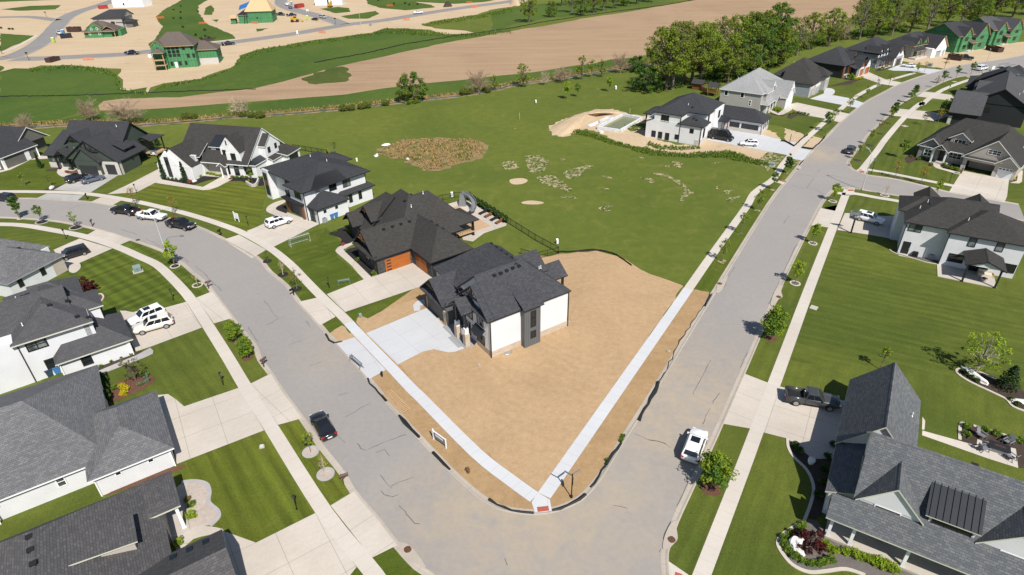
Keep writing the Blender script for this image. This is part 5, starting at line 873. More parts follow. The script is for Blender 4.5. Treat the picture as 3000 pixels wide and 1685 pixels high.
h.wall(-1, 17.1, 10.6, 23.6, 3.25).roof(-1, 17.1, 10.6, 23.8, 3.3, .62, 'x', 'gh', o=.45).roof(-1, 13, 2.2, 16.6, 3.3, .5, 'x', 'gh', o=.4, mat='metal_roof'); h.post(2.0, 13.3, 3.2, .25, mat='timber').post(2.0, 16.3, 3.2, .25, mat='timber'); h.part('stone_base', 'pale_stone').box(.28, -.06, 0, .40, 5.0, 1.4).box(-.9, -.06, 0, .35, .0, 1.4).box(1.5, 17.02, 0, 10.7, 17.12, 1.0).box(10.58, 17.05, 0, 10.7, 23.7, 1.0)
h.win('y-', -9.3, 4.6, 2.1, 1.7, .05, 2); h.win('y-', -2.0, 2.9, 1.0, 1.1, 0); h.win('x+', 2.4, 1.5, 1.2, 2.4, .3); h.win('x+', 6.2, 4.6, 1.1, 1.6, -.2); h.win('x+', 12.5, 4.2, 1.4, 1.9, .4)
for x, w_, z_, h_ in ((-11.9, 1.15, .35, 1.6), (-10.1, 1.1, .25, 1.7), (-8.2, 1.1, .15, 1.8), (-5.6, 1.15, .75, 1.2)): h.win('y-', x, z_, w_, h_, 0, pane='black_trim')
h.garage('y-', 3.6, 2.6, 17.1, 'garage_black', wins=1); h.garage('y-', 7.6, 4.4, 17.1, 'garage_black', wins=1); 
for y in (19, 20.7, 22.4): h.win('x+', y, 1.1, .8, 1.3, 10.6)
h.pipe((-5.9, 6.2, 8.0)).vent((-2.4, 1.6, 6.0), (-1.6, 1.3, 5.9), (-4.5, 5.6, 7.4)).spout(.4, -.1, 4.8).spout(-5.1, -.05, 6.8).spout(10.7, 17.0, 3.2, 'steel'); h.finish()

# 13 --- light grey roofed house
h = House('pale house with light grey shingle roof and white braced gables', (80.51, 180.63), -37, 'grey_siding', 'shingle_light', 'white_trim', group='finished houses', frame='white_trim')
h.wall(-16.3, -9.1, -4.5, 11, 5.9).roof(-16.3, -9.1, -4.5, 11, 6, .66, 'y', 'hh', o=.4).wall(-6, -7.4, -3.6, -3, 5.9).roof(-12, -7.4, -3.6, -2.6, 6, .66, 'x', 'hh', o=.4)
h.wall(-6.5, 1.2, -.2, 8.7, 3.3).roof(-9, 1.2, -.2, 8.9, 3.3, 1.0, 'x', 'gg', o=.25, og=.4, gm='white_siding').wall(-5.6, -2.8, -4.0, .6, 5.6).roof(-9, -2.9, -4.0, .5, 5.6, 1.45, 'x', 'gg', o=.2, og=.5, gm='white_siding')
h.roof(-8, -8.6, -2.6, -.6, 3.0, .42, 'x', 'hh', o=.3).wall(-5.4, -8.2, -4.4, 1.2, 3.0, mat='white_siding'); h.roof(-5, -2.4, -1.8, .8, 3.0, .8, 'x', 'go', o=.2); h.part('garage_face', 'white_siding').box(-.22, 1.15, 0, -.14, 8.75, 3.4)
h.truss(.2, 1.2, 8.9, 3.3, 1.0, 'white_trim').truss(-3.6, -2.9, .5, 5.6, 1.45, 'white_trim'); h.garage('x+', 5, 5.2, -.14, 'white_door'); h.win('y-', -14.6, 4.1, 1.2, 1.5, -9.1, fw=.14); h.win('y-', -9.9, 4.1, 1.2, 1.5, -9.1, fw=.14); h.win('y-', -7.4, 2.2, .8, 1.6, -9.1, 1, 2, fw=.14); h.win('x+', 3.6, 4.3, .7, 1.1, -.14); h.win('x+', -1.2, 5.9, 1.1, 1.3, -4.0, 2)
for y in (-8.3, -5, -2.2, .6): h.post(-2.7, y, 2.95, .22, mat='white_trim')
h.pipe((-14, -2, 8.6)); h.finish()

# 14 --- dark grey hipped house
h = House('house with steep dark grey hipped roof and pale grey siding', (93.48, 193.98), -39, 'blue_grey_siding', 'shingle_brownblack', 'black_trim', group='finished houses', frame='white_trim')
h.wall(-5.6, .4, -.4, 9.0, 4.1).wall(-13.4, 4.9, -1, 19, 4.6).roof(-5.6, .4, -.2, 9.2, 4.2, .75, 'y', 'hg', o=.45).roof(-9, .6, .2, 9.2, 4.2, .72, 'x', 'gh', o=.45).roof(-13.4, 4.9, -.6, 19, 4.7, .72, 'y', 'hh', o=.45).roof(-5, 12, 1.2, 17.2, 4.7, .7, 'x', 'gh', o=.4).wall(-3, 12.2, 1.0, 17, 4.6, mat='grey_siding')
h.part('stone_wall', 'pale_stone').box(-.5, 4.2, 0, .4, 8.9, 3.2).box(-.45, .35, 0, -.1, 4.2, 3.4); h.garage('x+', 6.6, 3.6, .42, 'grey_trim'); h.garage('x+', 2.4, 2.4, -.08, 'grey_trim'); h.win('x+', 14.6, 3.2, 2.4, 1.0, 1.0, 3, fw=.14); h.part('door_trim', 'white_trim').box(-.1, .4, 2.9, .05, 4.2, 3.1).box(.4, 4.3, 2.7, .5, 8.9, 2.95); h.pipe((-9.5, 11, 8.0)); h.finish()

# 15 --- dark house with orange doors
h = House('black house with orange wooden garage doors and timber posts, yellow shrubs in front', (121.84, 222.62), -49, 'black_siding', 'shingle_black', 'black_trim', group='finished houses')
h.wall(-15, -7.3, -1.6, 8, 4.2).roof(-15, -7.3, -1.6, 9, 4.4, .62, 'y', 'hh', o=.5).wall(-4.6, -.5, .2, 8, 3.2).roof(-8, .2, .2, 8.4, 3.2, .72, 'x', 'go', o=.3, og=.6).wall(-4, -.6, -2.6, 4.4, 5.4).roof(-9, -.4, -2.6, 4.6, 5.0, 1.0, 'x', 'gg', o=.3, og=.5)
h.wall(.1, .1, 1.1, 3.4, 3.0, mat='white_siding').wall(-.2, 4.2, 1.2, 8.2, 3.2, mat='white_siding').roof(-3, -.2, 1.2, 3.6, 3.0, 1.1, 'x', 'gg', o=.2, gm='timber').roof(-3, 4.2, 1.3, 8.2, 3.1, 1.1, 'x', 'gg', o=.2, gm='white_siding'); h.garage('x+', 1.8, 2.4, 1.1, 'cedar', wins=1); h.garage('x+', 6.2, 3.2, 1.2, 'cedar', wins=1)
h.part('timber_panel', 'timber').box(-1.64, -7.2, 0, -1.4, -6.0, 4.0).box(-1.62, -3.4, 0, -1.3, -1.4, 3.8); h.part('stone_base', 'pale_stone').box(-1.62, -6.2, 0, -.6, -3.2, 1.1); h.truss(-2.2, -.4, 4.6, 5.0, 1.0, 'timber'); h.win('x+', -4.6, 1.5, 1.6, 2.3, -1.6); h.slab(-1.6, -6, .2, 0, .2); h.shed(-1.7, -3.4, .8, .2, 3.6, 2.9, 'x'); h.finish()
# 16
h = House('white and blue-grey house with three steep white dormers and a dark porch', (142.76, 236.66), -51, 'blue_grey_siding', 'shingle_black', 'black_trim', group='finished houses')
h.wall(-15, -7.6, -3.2, 9, 5.0).roof(-15.4, -7.6, -3.0, 9, 5.3, .6, 'y', 'hh', o=.4).wall(-6, .2, -.2, 8.0, 3.2).roof(-9, .2, -.2, 8.2, 3.2, .95, 'x', 'gg', o=.3, og=.4, gm='white_siding')
for y in (-6.2, -1.4): h.wall(-5.5, y - 1.4, -3.0, y + 1.4, 5.2, mat='white_siding', name='dormer_wall').roof(-8, y - 1.5, -3.0, y + 1.5, 5.0, 1.5, 'x', 'gg', o=.2, og=.35, gm='white_siding'); h.win('x+', y, 3.9, 1.2, 1.7, -3.0)
h.shed(-3.2, -8, -.6, 1.4, 3.7, 2.9, 'x', .12, 'metal_roof', 'porch_roof').slab(-3.2, -7.8, -.6, 0, .35)
for y in (-7.6, -5, -2.6, -.2): h.post(-.8, y, 2.9, .22, mat='timber')
h.garage('x+', 4.2, 3.6, -.18, 'garage_brown'); h.part('garage_jamb', 'white_trim').box(-.22, .2, 0, -.12, 1.0, 3.0).box(-.22, 7.2, 0, -.12, 8.0, 3.0); h.truss(.1, .2, 8.2, 3.2, .95, 'timber'); h.win('x+', 4.2, 4.1, 1.3, 1.4, -.2); h.finish()
# 17
h = House('unfinished house with white garage gable and two green sheathed dormers', (169.41, 255.72), -58, 'grey_siding', 'shingle_black', 'pale_wood', group='houses under construction')
h.wall(-13, -13.2, -2.4, 5, 4.4).roof(-13.4, -13.2, -2.2, 5, 4.6, .62, 'y', 'hh', o=.35).wall(-7, -6.4, 1.8, 4.0, 3.4, mat='house_wrap', name='garage_wall').roof(-9, -4.8, 1.8, 4.2, 3.4, .95, 'x', 'gg', o=.3, og=.5, gm='house_wrap')
for y in (-10.3, -5.2): h.wall(-4.5, y - 1.6, -2.2, y + 1.6, 5.0, mat='green_sheathing', name='dormer_wall').roof(-8, y - 1.7, -2.2, y + 1.7, 4.9, 1.25, 'x', 'gg', o=.2, og=.35, gm='green_sheathing'); h.win('x+', y, 3.8, 1.2, 1.3, -2.2, 2)
h.shed(-2.4, -14, 0, -5, 3.6, 2.9, 'x').slab(-2.4, -14.6, .4, -6, .6, mat='foundation'); h.wall(-2.5, -13, -2.2, -6, 3.2, mat='pale_stone', name='porch_wall'); h.garage('x+', -1.2, 3.6, 1.8, 'grey_trim', wins='top'); h.garage('x+', 2.6, 1.6, 1.8, 'grey_trim'); h.win('y-', -9, 1.5, 1.4, 1.3, -13.2)
for y in (-13, -10, -7): h.post(-.3, y, 2.9, .25, mat='pale_wood')
h.finish()
# 18, 19
for lab, pos, deg, L in (('green sheathed house shell with two tall gables and a dark roof, street end', (180.07, 258.47), -60, 21.0), ('green sheathed house shell with a grey roof at the right edge of the picture', (212.19, 276.54), -63, 20.0)):
    h = House(lab, pos, deg, 'green_sheathing', 'shingle_black' if L > 20 else 'shingle_charcoal', 'pale_wood', group='houses under construction', frame='black_trim')
    y0 = 0 if L > 20 else -10.5
    h.wall(-15, y0 + .4, -1.4, y0 + L*.8, 6.2).roof(-15.4, y0 + .2, -1.2, y0 + L*.8, 6.3, .58, 'y', 'gh', o=.35); h.wall(-3, y0 + 2.5, -.6, y0 + 8.6, 6.2).roof(-9, y0 + 2.6, -.6, y0 + 9, 6.1, .95, 'x', 'gg', o=.3, og=.45); h.wall(-4, y0 + 11.5, 0, y0 + L, 5.8).roof(-9, y0 + 11.3, .1, y0 + L, 5.4, .95, 'x', 'gg', o=.3, og=.5)
    for y, z in ((4.2, 4.2), (4.2, 1.2), (14, 1.2), (14, 4.2)): h.win('x+', y0 + y + (1.2 if y < 9 else 2), z, 2.2, 1.5, -.6 if y < 9 else 0, 3)
    h.shed(-2.2, y0 + 7.4, 1.0, y0 + 12.4, 4.6, 3.3, 'x', mat='shingle_brown').slab(-2, y0 + 7.4, .6, y0 + 12, .3, mat='foundation'); h.door('x+', y0 + 10, 1.4, 2.3, -1.2, 'black_trim'); h.post(.6, y0 + 9.9, 3.3, .2, mat='pale_wood'); h.finish()

# 20 --- building site houses
h = House('three storey green sheathed house shell with brown roof and timber deck', (-133.31, 252.74), 12, 'green_sheathing', 'shingle_brown', 'pale_wood', group='houses under construction', frame='black_trim')
h.wall(-4.6, 1.6, 10.2, 13, 8.2).roof(-4.6, 1.2, 10.2, 13.6, 8.3, .66, 'x', 'hh', o=.4, inset=(5, 5)).wall(-4.9, .2, -.2, 4, 8.4).roof(-4.9, .2, -.2, 7, 8.4, .9, 'y', 'gg', o=.3).wall(9.6, 6, 17.2, 15, 5.6).roof(9.6, 5.8, 17.4, 15, 5.7, .55, 'x', 'gh', o=.4)
h.part('foundation', 'foundation').box(9.62, 5.9, 0, 17.25, 6.05, 2.4).box(-3.2, 1.55, 0, -1.5, 1.62, 1.5)
for i in range(3):
    for j in range(3): h.win('y-', 1.0 + i*1.55, 4.2 + j*1.35, 1.15, 1.1, 1.6)
for x, z in ((6.4, 6.6), (9.4, 6.6), (7.5, 3.6), (9.5, 3.6), (.8, .9), (3.8, .9), (6.0, 1.0), (-2.5, 6.6)): h.win('y-', x, z, 1.0, 1.5, 1.6 if x > 0 else .2)
h.door('y-', 2.3, 1.0, 2.1, 1.6, 'white_door'); h.slab(-4.6, -2.8, -.4, .4, 4.0, 3.7, 'pale_wood', 'deck').slab(-4.6, -2.8, -.4, .4, 2.0, 1.8, 'pale_wood', 'deck').roof(-4.8, -3, -.2, .6, 6.6, .5, 'y', 'hg', o=.3)
for x in (-4.4, -.6): h.post(x, -2.6, 6.6, .25, mat='pale_wood')
h.finish()
h = House('small green sheathed house shell with brown roof beside the junction', (-213.08, 331.18), 10, 'green_sheathing', 'shingle_brown', 'pale_wood', group='houses under construction', frame='white_trim')
h.wall(.4, .2, 13, 11, 3.0).roof(.2, -.6, 15, 12, 3.0, .62, 'x', 'hh', o=.4).wall(2.5, -.3, 9, 4, 5.2).roof(2.4, -.3, 9.2, 8, 4.6, .7, 'y', 'gg', o=.3).wall(13, 3, 16.5, 11, 3).roof(9, -.5, 15, 8, 3.4, .6, 'y', 'og', o=.3).post(14.6, -.2, 3.3, .3, mat='pale_wood')
for x, z in ((4.6, 3.6), (7.2, 3.6), (7.6, 1.3), (3.2, 1.4)): h.win('y-', x, z, .9, 1.2, -.3 if z > 3 else -.3, fw=.15)
h.finish()
h = House('house under black roofing behind the small green shell', W('T1', 1255, 285), 5, 'grey_siding', 'shingle_black', 'black_trim', group='houses under construction')
h.wall(-16, 1.4, -1, 15, 5).roof(-16.4, 1.2, -.6, 16, 5.2, .45, 'x', 'hg', o=.4).wall(-1, 2, 3.6, 9, 2.9, mat='dark_grey_siding').roof(-4, 1.6, 4, 9, 2.9, .4, 'x', 'gh', o=.4).post(3.4, 2.2, 2.9, .4, mat='foundation').post(0, 2.2, 2.9, .4, mat='foundation'); h.win('y-', -6, 2, 2, 1.4, 1.4, 2); h.finish()
h = House('green sheathed house frame with bare plywood roof and blue tarpaulin', (-141.64, 373.74), 8, 'green_sheathing', 'sheathing_wood', 'pale_wood', group='houses under construction', frame='black_trim')
h.wall(-4.8, 1, 9.2, 14, 6.2).roof(-4.8, .8, 9.4, 14.5, 6.2, .75, 'x', 'hh', o=.4, inset=(3, 3)); h.wall(-9, .6, -4.8, 10, 4.4).roof(-9.4, .4, -4, 10, 4.4, .6, 'x', 'hg', o=.3, mat='metal_roof'); h.part('tarpaulin', 'paint_blue').add([(-9, 5, 6.5), (-3, 5, 8.2), (-3, 9.5, 10.4), (-9, 9.5, 8.4)], [(0, 1, 2, 3), (3, 2, 1, 0)])
h.wall(-13, -.5, -10.4, 2.5, 2.8).shed(-13.4, -1.4, -9.8, 2.8, 3.0, 4.2, 'y', mat='sheathing_wood'); h.win('y-', 1, 2.2, .7, .9, 1); h.part('scaffold', 'black_trim').bar((-6, -.6, 0), (-5.0, .3, 6), .3, .3).bar((-4.6, -.6, 0), (-4.0, .3, 6), .3, .3); h.finish()
h = House('white wrapped house shell at the top edge, excavator beside it', (-129.31, 452.67), 5, 'house_wrap', 'shingle_light', 'white_trim', group='houses under construction')
h.wall(0, 0, 18, 12, 5).roof(0, 0, 18, 12, 5, .5, 'x', 'gg'); h.win('y-', 8.7, .2, 1.0, 3.6, 0); h.finish()
h = House('white wrapped gabled house shell near the red machines', (-268.61, 459.31), -5, 'house_wrap', 'house_wrap', 'sheathing_wood', group='houses under construction')
h.wall(0, 0, 11, 12, 4.2).roof(0, 0, 11, 12, 4.2, .9, 'y', 'gg', o=.15).wall(11, 1.6, 20.8, 12, 5).roof(11, 1.6, 20.8, 12, 5, .6, 'x', 'gg', o=.15); h.win('y-', 8, 1.2, 1, 1.6, 0); h.finish()
# ------------------------------------------------------------------ vehicles
KIND = dict(
 sedan=dict(L=4.8, w=.92, zb=.22, body=[(-2.4,.80,.45,.86),(-2.3,.86,.30,.98),(-1.7,.91,.22,1.02),(-.6,.92,.20,.98),(.6,.92,.20,.95),(1.4,.90,.22,.90),(2.1,.85,.26,.80),(2.36,.74,.34,.66),(2.4,.66,.42,.58)],
   cab=(1.0, -1.95, .22, -1.15, .84, .66, .95, 1.43), wr=.33, ax=(1.42, -1.40)),
 suv=dict(L=4.95, w=.98, zb=.30, body=[(-2.45,.84,.50,1.02),(-2.36,.92,.36,1.14),(-1.6,.97,.30,1.14),(0,.98,.28,1.12),(.9,.98,.28,1.10),(1.5,.97,.30,1.06),(2.2,.92,.34,.98),(2.42,.82,.42,.84),(2.47,.74,.5,.72)],
   cab=(1.12, -2.36, .38, -2.05, .90, .74, 1.10, 1.76), wr=.38, ax=(1.5, -1.45)),
 van=dict(L=4.9, w=.98, zb=.26, body=[(-2.44,.88,.45,1.0),(-2.38,.95,.32,1.15),(-1.6,.98,.28,1.15),(0,.98,.26,1.13),(1.0,.97,.26,1.10),(1.7,.94,.28,1.0),(2.3,.86,.36,.82),(2.45,.76,.45,.66)],
   cab=(1.75, -2.38, .75, -2.22, .93, .80, 1.12, 1.84), wr=.34, ax=(1.55, -1.5)),
 big_van=dict(L=6.0, w=1.0, zb=.35, body=[(-3.0,.94,.50,1.3),(-2.95,1.0,.40,1.4),(-1.5,1.0,.36,1.4),(0.8,1.0,.36,1.4),(1.9,.99,.36,1.32),(2.6,.95,.40,1.12),(2.95,.86,.48,.92),(3.0,.80,.55,.82)],
   cab=(2.25, -2.96, 1.15, -2.88, .98, .84, 1.38, 2.65), wr=.37, ax=(1.95, -1.85)),
 pickup=dict(L=5.9, w=1.01, zb=.45, body=[(-.92,1.0,.42,1.2),(-.6,1.01,.42,1.26),(.4,1.01,.42,1.26),(1.1,1.01,.42,1.25),(1.8,1.0,.44,1.22),(2.6,.98,.48,1.16),(2.88,.93,.52,1.08),(2.95,.88,.56,.98)],
   cab=(1.18, -.92, .50, -.70, .94, .78, 1.22, 1.93), wr=.42, ax=(1.85, -1.80)))
_veh = {}
def _vmesh(kind, paint):
    if (kind, paint) in _veh: return _veh[kind, paint]
    K = KIND[kind]; M = {}
    b = MB(); n = 10; vs = []
    for x, hw, z0, z1 in K['body']:
        m = (z0 + z1) / 2
        pts = [(hw*.82, z0), (hw*.97, z0 + (z1-z0)*.18), (hw, m), (hw*.985, z1 - (z1-z0)*.12), (hw*.90, z1 - .01), (0, z1 + .025)]
        vs += [(x, y, z) for y, z in pts] + [(x, -y, z) for y, z in pts[-2::-1]]
    k = 11; S = len(K['body'])
    fs = [(i*k + j, (i+1)*k + j, (i+1)*k + j + 1, i*k + j + 1) for i in range(S-1) for j in range(k-1)] + [(i*k + k-1, (i+1)*k + k-1, (i+1)*k, i*k) for i in range(S-1)]
    fs += [tuple(range(k)), tuple(range((S-1)*k, S*k))[::-1]]
    b.add(vs, [f[::-1] for f in fs])
    if kind == 'pickup':
        for s in (-1, 1): b.box(-2.92, s*.80, .45, -.92, s*1.0, 1.27)
        b.box(-2.95, -.98, .45, -2.84, .98, 1.25); b.box(-.98, -.8, .5, -.9, .8, 1.27); b.box(-2.85, -.8, .5, -.95, .8, .80)
    M['body'] = b.mesh('body', paint)
    xf, xr, tf, tr, wb, wt, zb, zt = K['cab']; z3 = zt - .05
    C = [(xf, wb, zb), (xf, -wb, zb), (xr, -wb, zb), (xr, wb, zb), (tf, wt, z3), (tf, -wt, z3), (tr, -wt, z3), (tr, wt, z3), (tf - .15, wt*.8, zt), (tf - .15, -wt*.8, zt), (tr + .15, -wt*.8, zt), (tr + .15, wt*.8, zt)]
    b = MB(); b.add(C, [(0,4,5,1),(1,5,6,2),(2,6,7,3),(3,7,4,0),(4,8,9,5),(5,9,10,6),(6,10,11,7),(7,11,8,4),(8,11,10,9)])
    M['cabin'] = b.mesh('cabin', paint)
    def glass(q, ml, mr, mb, mt, off=.012):
        A, B_, D, E = (Vector(C[i]) for i in q)   # bottom-left, bottom-right, top-right, top-left
        P = lambda u, v: A.lerp(B_, u).lerp(E.lerp(D, u), v)
        nn = (B_ - A).cross(E - A).normalized() * off; cc = sum((Vector(c) for c in C[:8]), Vector()) / 8
        if nn.dot(A - cc) < 0: nn = -nn
        v4 = [P(ml, mb) + nn, P(1 - mr, mb) + nn, P(1 - mr, 1 - mt) + nn, P(ml, 1 - mt) + nn]; v8 = v4 + [v - nn*2 for v in v4]
        return v8, [(0,1,2,3),(7,6,5,4),(0,4,5,1),(1,5,6,2),(2,6,7,3),(3,7,4,0)]
    for nm, q, a in (('windshield', (0,1,5,4), (.06,.06,.06,.04)), ('rear_window', (2,3,7,6), (.09,.09,.12,.10))):
        b = MB(); b.add(*glass(q, *a)); M[nm] = b.mesh(nm, 'car_glass')
    for i, q in enumerate(((3,0,4,7), (1,2,6,5))):
        b = MB(); cuts = {'sedan': (.06,.48,.52,.93), 'suv': (.06,.36,.385,.64,.665,.95), 'van': (.05,.34,.365,.64,.665,.95), 'big_van': (.72,.95) , 'pickup': (.06,.46,.50,.92)}[kind]
        if i == 1: cuts = tuple(1 - c for c in cuts[::-1])
        for a0, a1 in zip(cuts[::2], cuts[1::2]): b.add(*glass(q, a0, 1 - a1, .06, .12))
        M['side_window%d' % i] = b.mesh('side_window', 'car_glass')
    r = K['wr']; b = MB(); rim = MB()
    for b_, rr, w0, w1 in ((b, r, -.12, .12), (rim, r*.66, -.13, .135)):
        kk = 18; ring = [(rr*math.cos(2*math.pi*j/kk), rr*math.sin(2*math.pi*j/kk)) for j in range(kk)]
        b_.add([(x, w0, z) for x, z in ring] + [(x, w1, z) for x, z in ring], [tuple(range(kk)), tuple(range(kk, 2*kk))[::-1]] + [(j, kk + j, kk + (j+1) % kk, (j+1) % kk) for j in range(kk)])
    M['wheel'] = b.mesh('wheel', 'rubber'); M['rim'] = rim.mesh('rim', 'alloy')
    x, hw, z0, z1 = K['body'][-2]; xe, he, _, ze = K['body'][-1]
    for i, s in enumerate((1, -1)):
        b = MB(); b.box(x - .14, s*hw*.62, z1 - .16, xe - .0, s*hw*1.01, z1 + .005); M['headlight%d' % i] = b.mesh('headlight', 'lamp_white')
        xr_ = -K['L']/2 if kind != 'pickup' else -2.97
        b = MB(); b.box(xr_ - .02, s*K['w']*.66, .82 if kind != 'pickup' else .85, xr_ + .16, s*K['w']*.97, .98 if kind not in ('pickup', 'big_van') else 1.16); M['taillight%d' % i] = b.mesh('taillight', 'lamp_red')
        b = MB(); b.box(xf - .32, s*(wb + .02), zb + .02, xf - .16, s*(wb + .22), zb + .20); M['mirror%d' % i] = b.mesh('mirror', paint)
    b = MB(); b.box(x - .1, -hw*.58, z0 + .12, xe + .012, hw*.58, ze + .02); M['grille'] = b.mesh('grille', 'chrome' if kind == 'pickup' else 'black_plastic')
    b = MB(); b.box(-K['L']/2 - .03, -.26, .58, -K['L']/2 + .05, .26, .71); M['number_plate'] = b.mesh('number_plate', 'sign_white')
    if kind == 'pickup': b = MB(); b.box(-2.82, -.79, .80, -.99, .79, .83); M['bed_liner'] = b.mesh('bed_liner', 'black_plastic')
    if kind == 'suv': b = MB(); b.box(-.75, -.48, zt - .01, tf - .25, .48, zt + .012); M['sunroof'] = b.mesh('sunroof', 'car_glass')
    _veh[kind, paint] = M; return M
def vehicle(name, kind, paint, label, cat, fr, front, rear, zc=.8, sc=1.0, group='parked vehicles', extra=None):
    A = Vector(W(fr, *front, zc)); B_ = Vector(W(fr, *rear, zc)); c = (A + B_) / 2
    t = thing(name, label, cat, (c.x, c.y, .066), heading(B_, A), group); t.scale = (sc, sc, sc)
    M = _vmesh(kind, paint); K = KIND[kind]
    for nm, me in M.items():
        if nm in ('wheel', 'rim'): continue
        if extra and nm in extra.get('skip', ()): continue
        o = put(me, nm.rstrip('01'), t)
        if nm in ('body',): me.polygons.foreach_set('use_smooth', [True] * len(me.polygons))
    for x in K['ax']:
        for s in (1, -1):
            o = put(M['wheel'], 'wheel', t, (x, s*(K['w'] - .10), K['wr'])); 
            if s < 0: o.rotation_euler = (0, 0, math.pi)
            put(M['rim'], 'rim', o)
    return t
V_ = vehicle
V_('parked_car', 'suv', 'paint_white', 'white sport utility car with dark sunroof parked beside the bushy kerbside tree', 'car', 'B3', (1368, 385), (1283, 612), .9)
V_('parked_car', 'sedan', 'paint_black', 'black sedan with pale sheet in its rear window on the left street', 'car', 'SD', (400, 190), (632, 590), .75)
V_('pickup_truck', 'pickup', 'paint_charcoal', 'charcoal pickup truck half in the shadow of the large white porch house', 'pickup truck', 'B4', (450, 375), (106, 318), 1.0)
V_('parked_car', 'suv', 'paint_white', 'white sport utility car next to the cream one on the left drive', 'car', 'N1', (1305, 1030), (1625, 905), .9)
V_('parked_car', 'suv', 'paint_pearl', 'cream sport utility car with bronze roof nearest the corner downspout', 'car', 'N1', (1345, 1108), (1725, 1005), .9, 1.04)
V_('minivan', 'van', 'paint_black', 'black minivan half hidden under the grey hipped eave', 'minivan', 'N1', (620, 372), (845, 305), .9, .92)
V_('parked_car', 'suv', 'paint_white', 'white sport utility car in front of the cedar framed garage', 'car', 'M2', (340, 815), (110, 890), .8)
V_('pickup_truck', 'pickup', 'paint_black', 'black pickup truck with rust coloured load in its bed, first of the kerbside row', 'pickup truck', 'M1', (1135, 930), (1378, 960), .8)
V_('pickup_truck', 'pickup', 'paint_white', 'white pickup truck parked between two black pickups', 'pickup truck', 'M1', (1655, 1018), (1395, 985), .8)
V_('pickup_truck', 'pickup', 'paint_black', 'black pickup truck with chrome grille, last of the kerbside row', 'pickup truck', 'M1', (1938, 1110), (1698, 1062), .8)
V_('parked_car', 'suv', 'paint_navy', 'dark blue car cut by the left edge of the picture', 'car', 'M1', (-45, 812), (128, 828), .7, .95)
V_('parked_car', 'suv', 'paint_black', 'black crossover on the drive of the dark green house', 'car', 'M1', (865, 590), (680, 648), .8, .95)
V_('parked_car', 'sedan', 'paint_bluegrey', 'blue-grey sedan beside the black crossover on the green house drive', 'car', 'M1', (1022, 605), (838, 655), .7)
V_('panel_van', 'big_van', 'paint_black', 'long high black van standing by the house with the unfinished pool', 'van', 'JH', (1690, 1000), (1200, 920), 1.2)
V_('parked_car', 'suv', 'paint_white', 'small white car facing the black van on the new drive', 'car', 'JH', (1765, 1085), (2092, 1100), .8, .9)
V_('parked_car', 'suv', 'paint_charcoal', 'dark grey car parked at the kerb by the side street corner', 'car', 'C4', (958, 615), (900, 700), .9, .95)
V_('parked_car', 'suv', 'paint_white', 'white sport utility car nose in house shade behind the basketball hoop', 'car', 'M4', (1165, 1190), (888, 1122), .9)
V_('parked_car', 'sedan', 'paint_white', 'white sedan on the pale drive by the brown garage door', 'car', 'NH', (2110, 800), (2432, 835), .7)
V_('panel_van', 'van', 'paint_white', 'white van on the far street near the right edge', 'van', 'OH', (1960, 905), (1750, 950), .9, 1.05)
V_('pickup_truck', 'pickup', 'paint_navy', 'dark pickup truck behind the brown rubbish container', 'pickup truck', 'OH', (1650, 760), (1480, 745), .8)
G_ = 'vehicles on the building site'
V_('pickup_truck', 'pickup', 'paint_navy', 'dark pickup truck on the site road left of the three storey green shell', 'pickup truck', 'T1', (1395, 530), (1258, 530), .8, 1.0, G_)
V_('pickup_truck', 'pickup', 'paint_navy', 'dark pickup truck on the site road right of the three storey green shell', 'pickup truck', 'T1', (2345, 432), (2242, 442), .8, 1.0, G_)
V_('pickup_truck', 'pickup', 'paint_silver', 'silver pickup truck beside the blue rubbish container', 'pickup truck', 'T1', (570, 320), (615, 345), .8, 1.0, G_)
V_('parked_car', 'suv', 'paint_charcoal', 'grey car half hidden behind the three storey green shell', 'car', 'T1', (2070, 452), (2140, 465), .8, 1.0, G_)
V_('pickup_truck', 'pickup', 'paint_white', 'white pickup truck at the bend of the far site road', 'pickup truck', 'T2', (305, 25), (320, 62), .8, 1.0, G_)
V_('parked_car', 'sedan', 'paint_black', 'black car beside the white pickup at the far bend', 'car', 'T2', (330, 68), (358, 80), .8, 1.0, G_)
V_('pickup_truck', 'pickup', 'paint_navy', 'dark pickup truck nearer the plywood roofed shell', 'pickup truck', 'T2', (290, 145), (205, 140), .8, 1.0, G_)
V_('pickup_truck', 'pickup', 'paint_navy', 'dark pickup truck behind the yellow digger', 'pickup truck', 'T2', (405, 148), (310, 150), .8, 1.0, G_)
V_('parked_car', 'sedan', 'paint_black', 'small black car on the site road beside the green toilet cabin', 'car', 'T2', (560, 188), (620, 195), .7, 1.0, G_)
V_('panel_van', 'van', 'paint_silver', 'silver van on the site road opposite the small black car', 'van', 'T2', (702, 172), (640, 165), .8, 1.0, G_)
V_('pickup_truck', 'pickup', 'paint_white', 'white pickup truck driving along the straight site road', 'pickup truck', 'T2', (1675, 122), (1580, 130), .8, 1.0, G_)
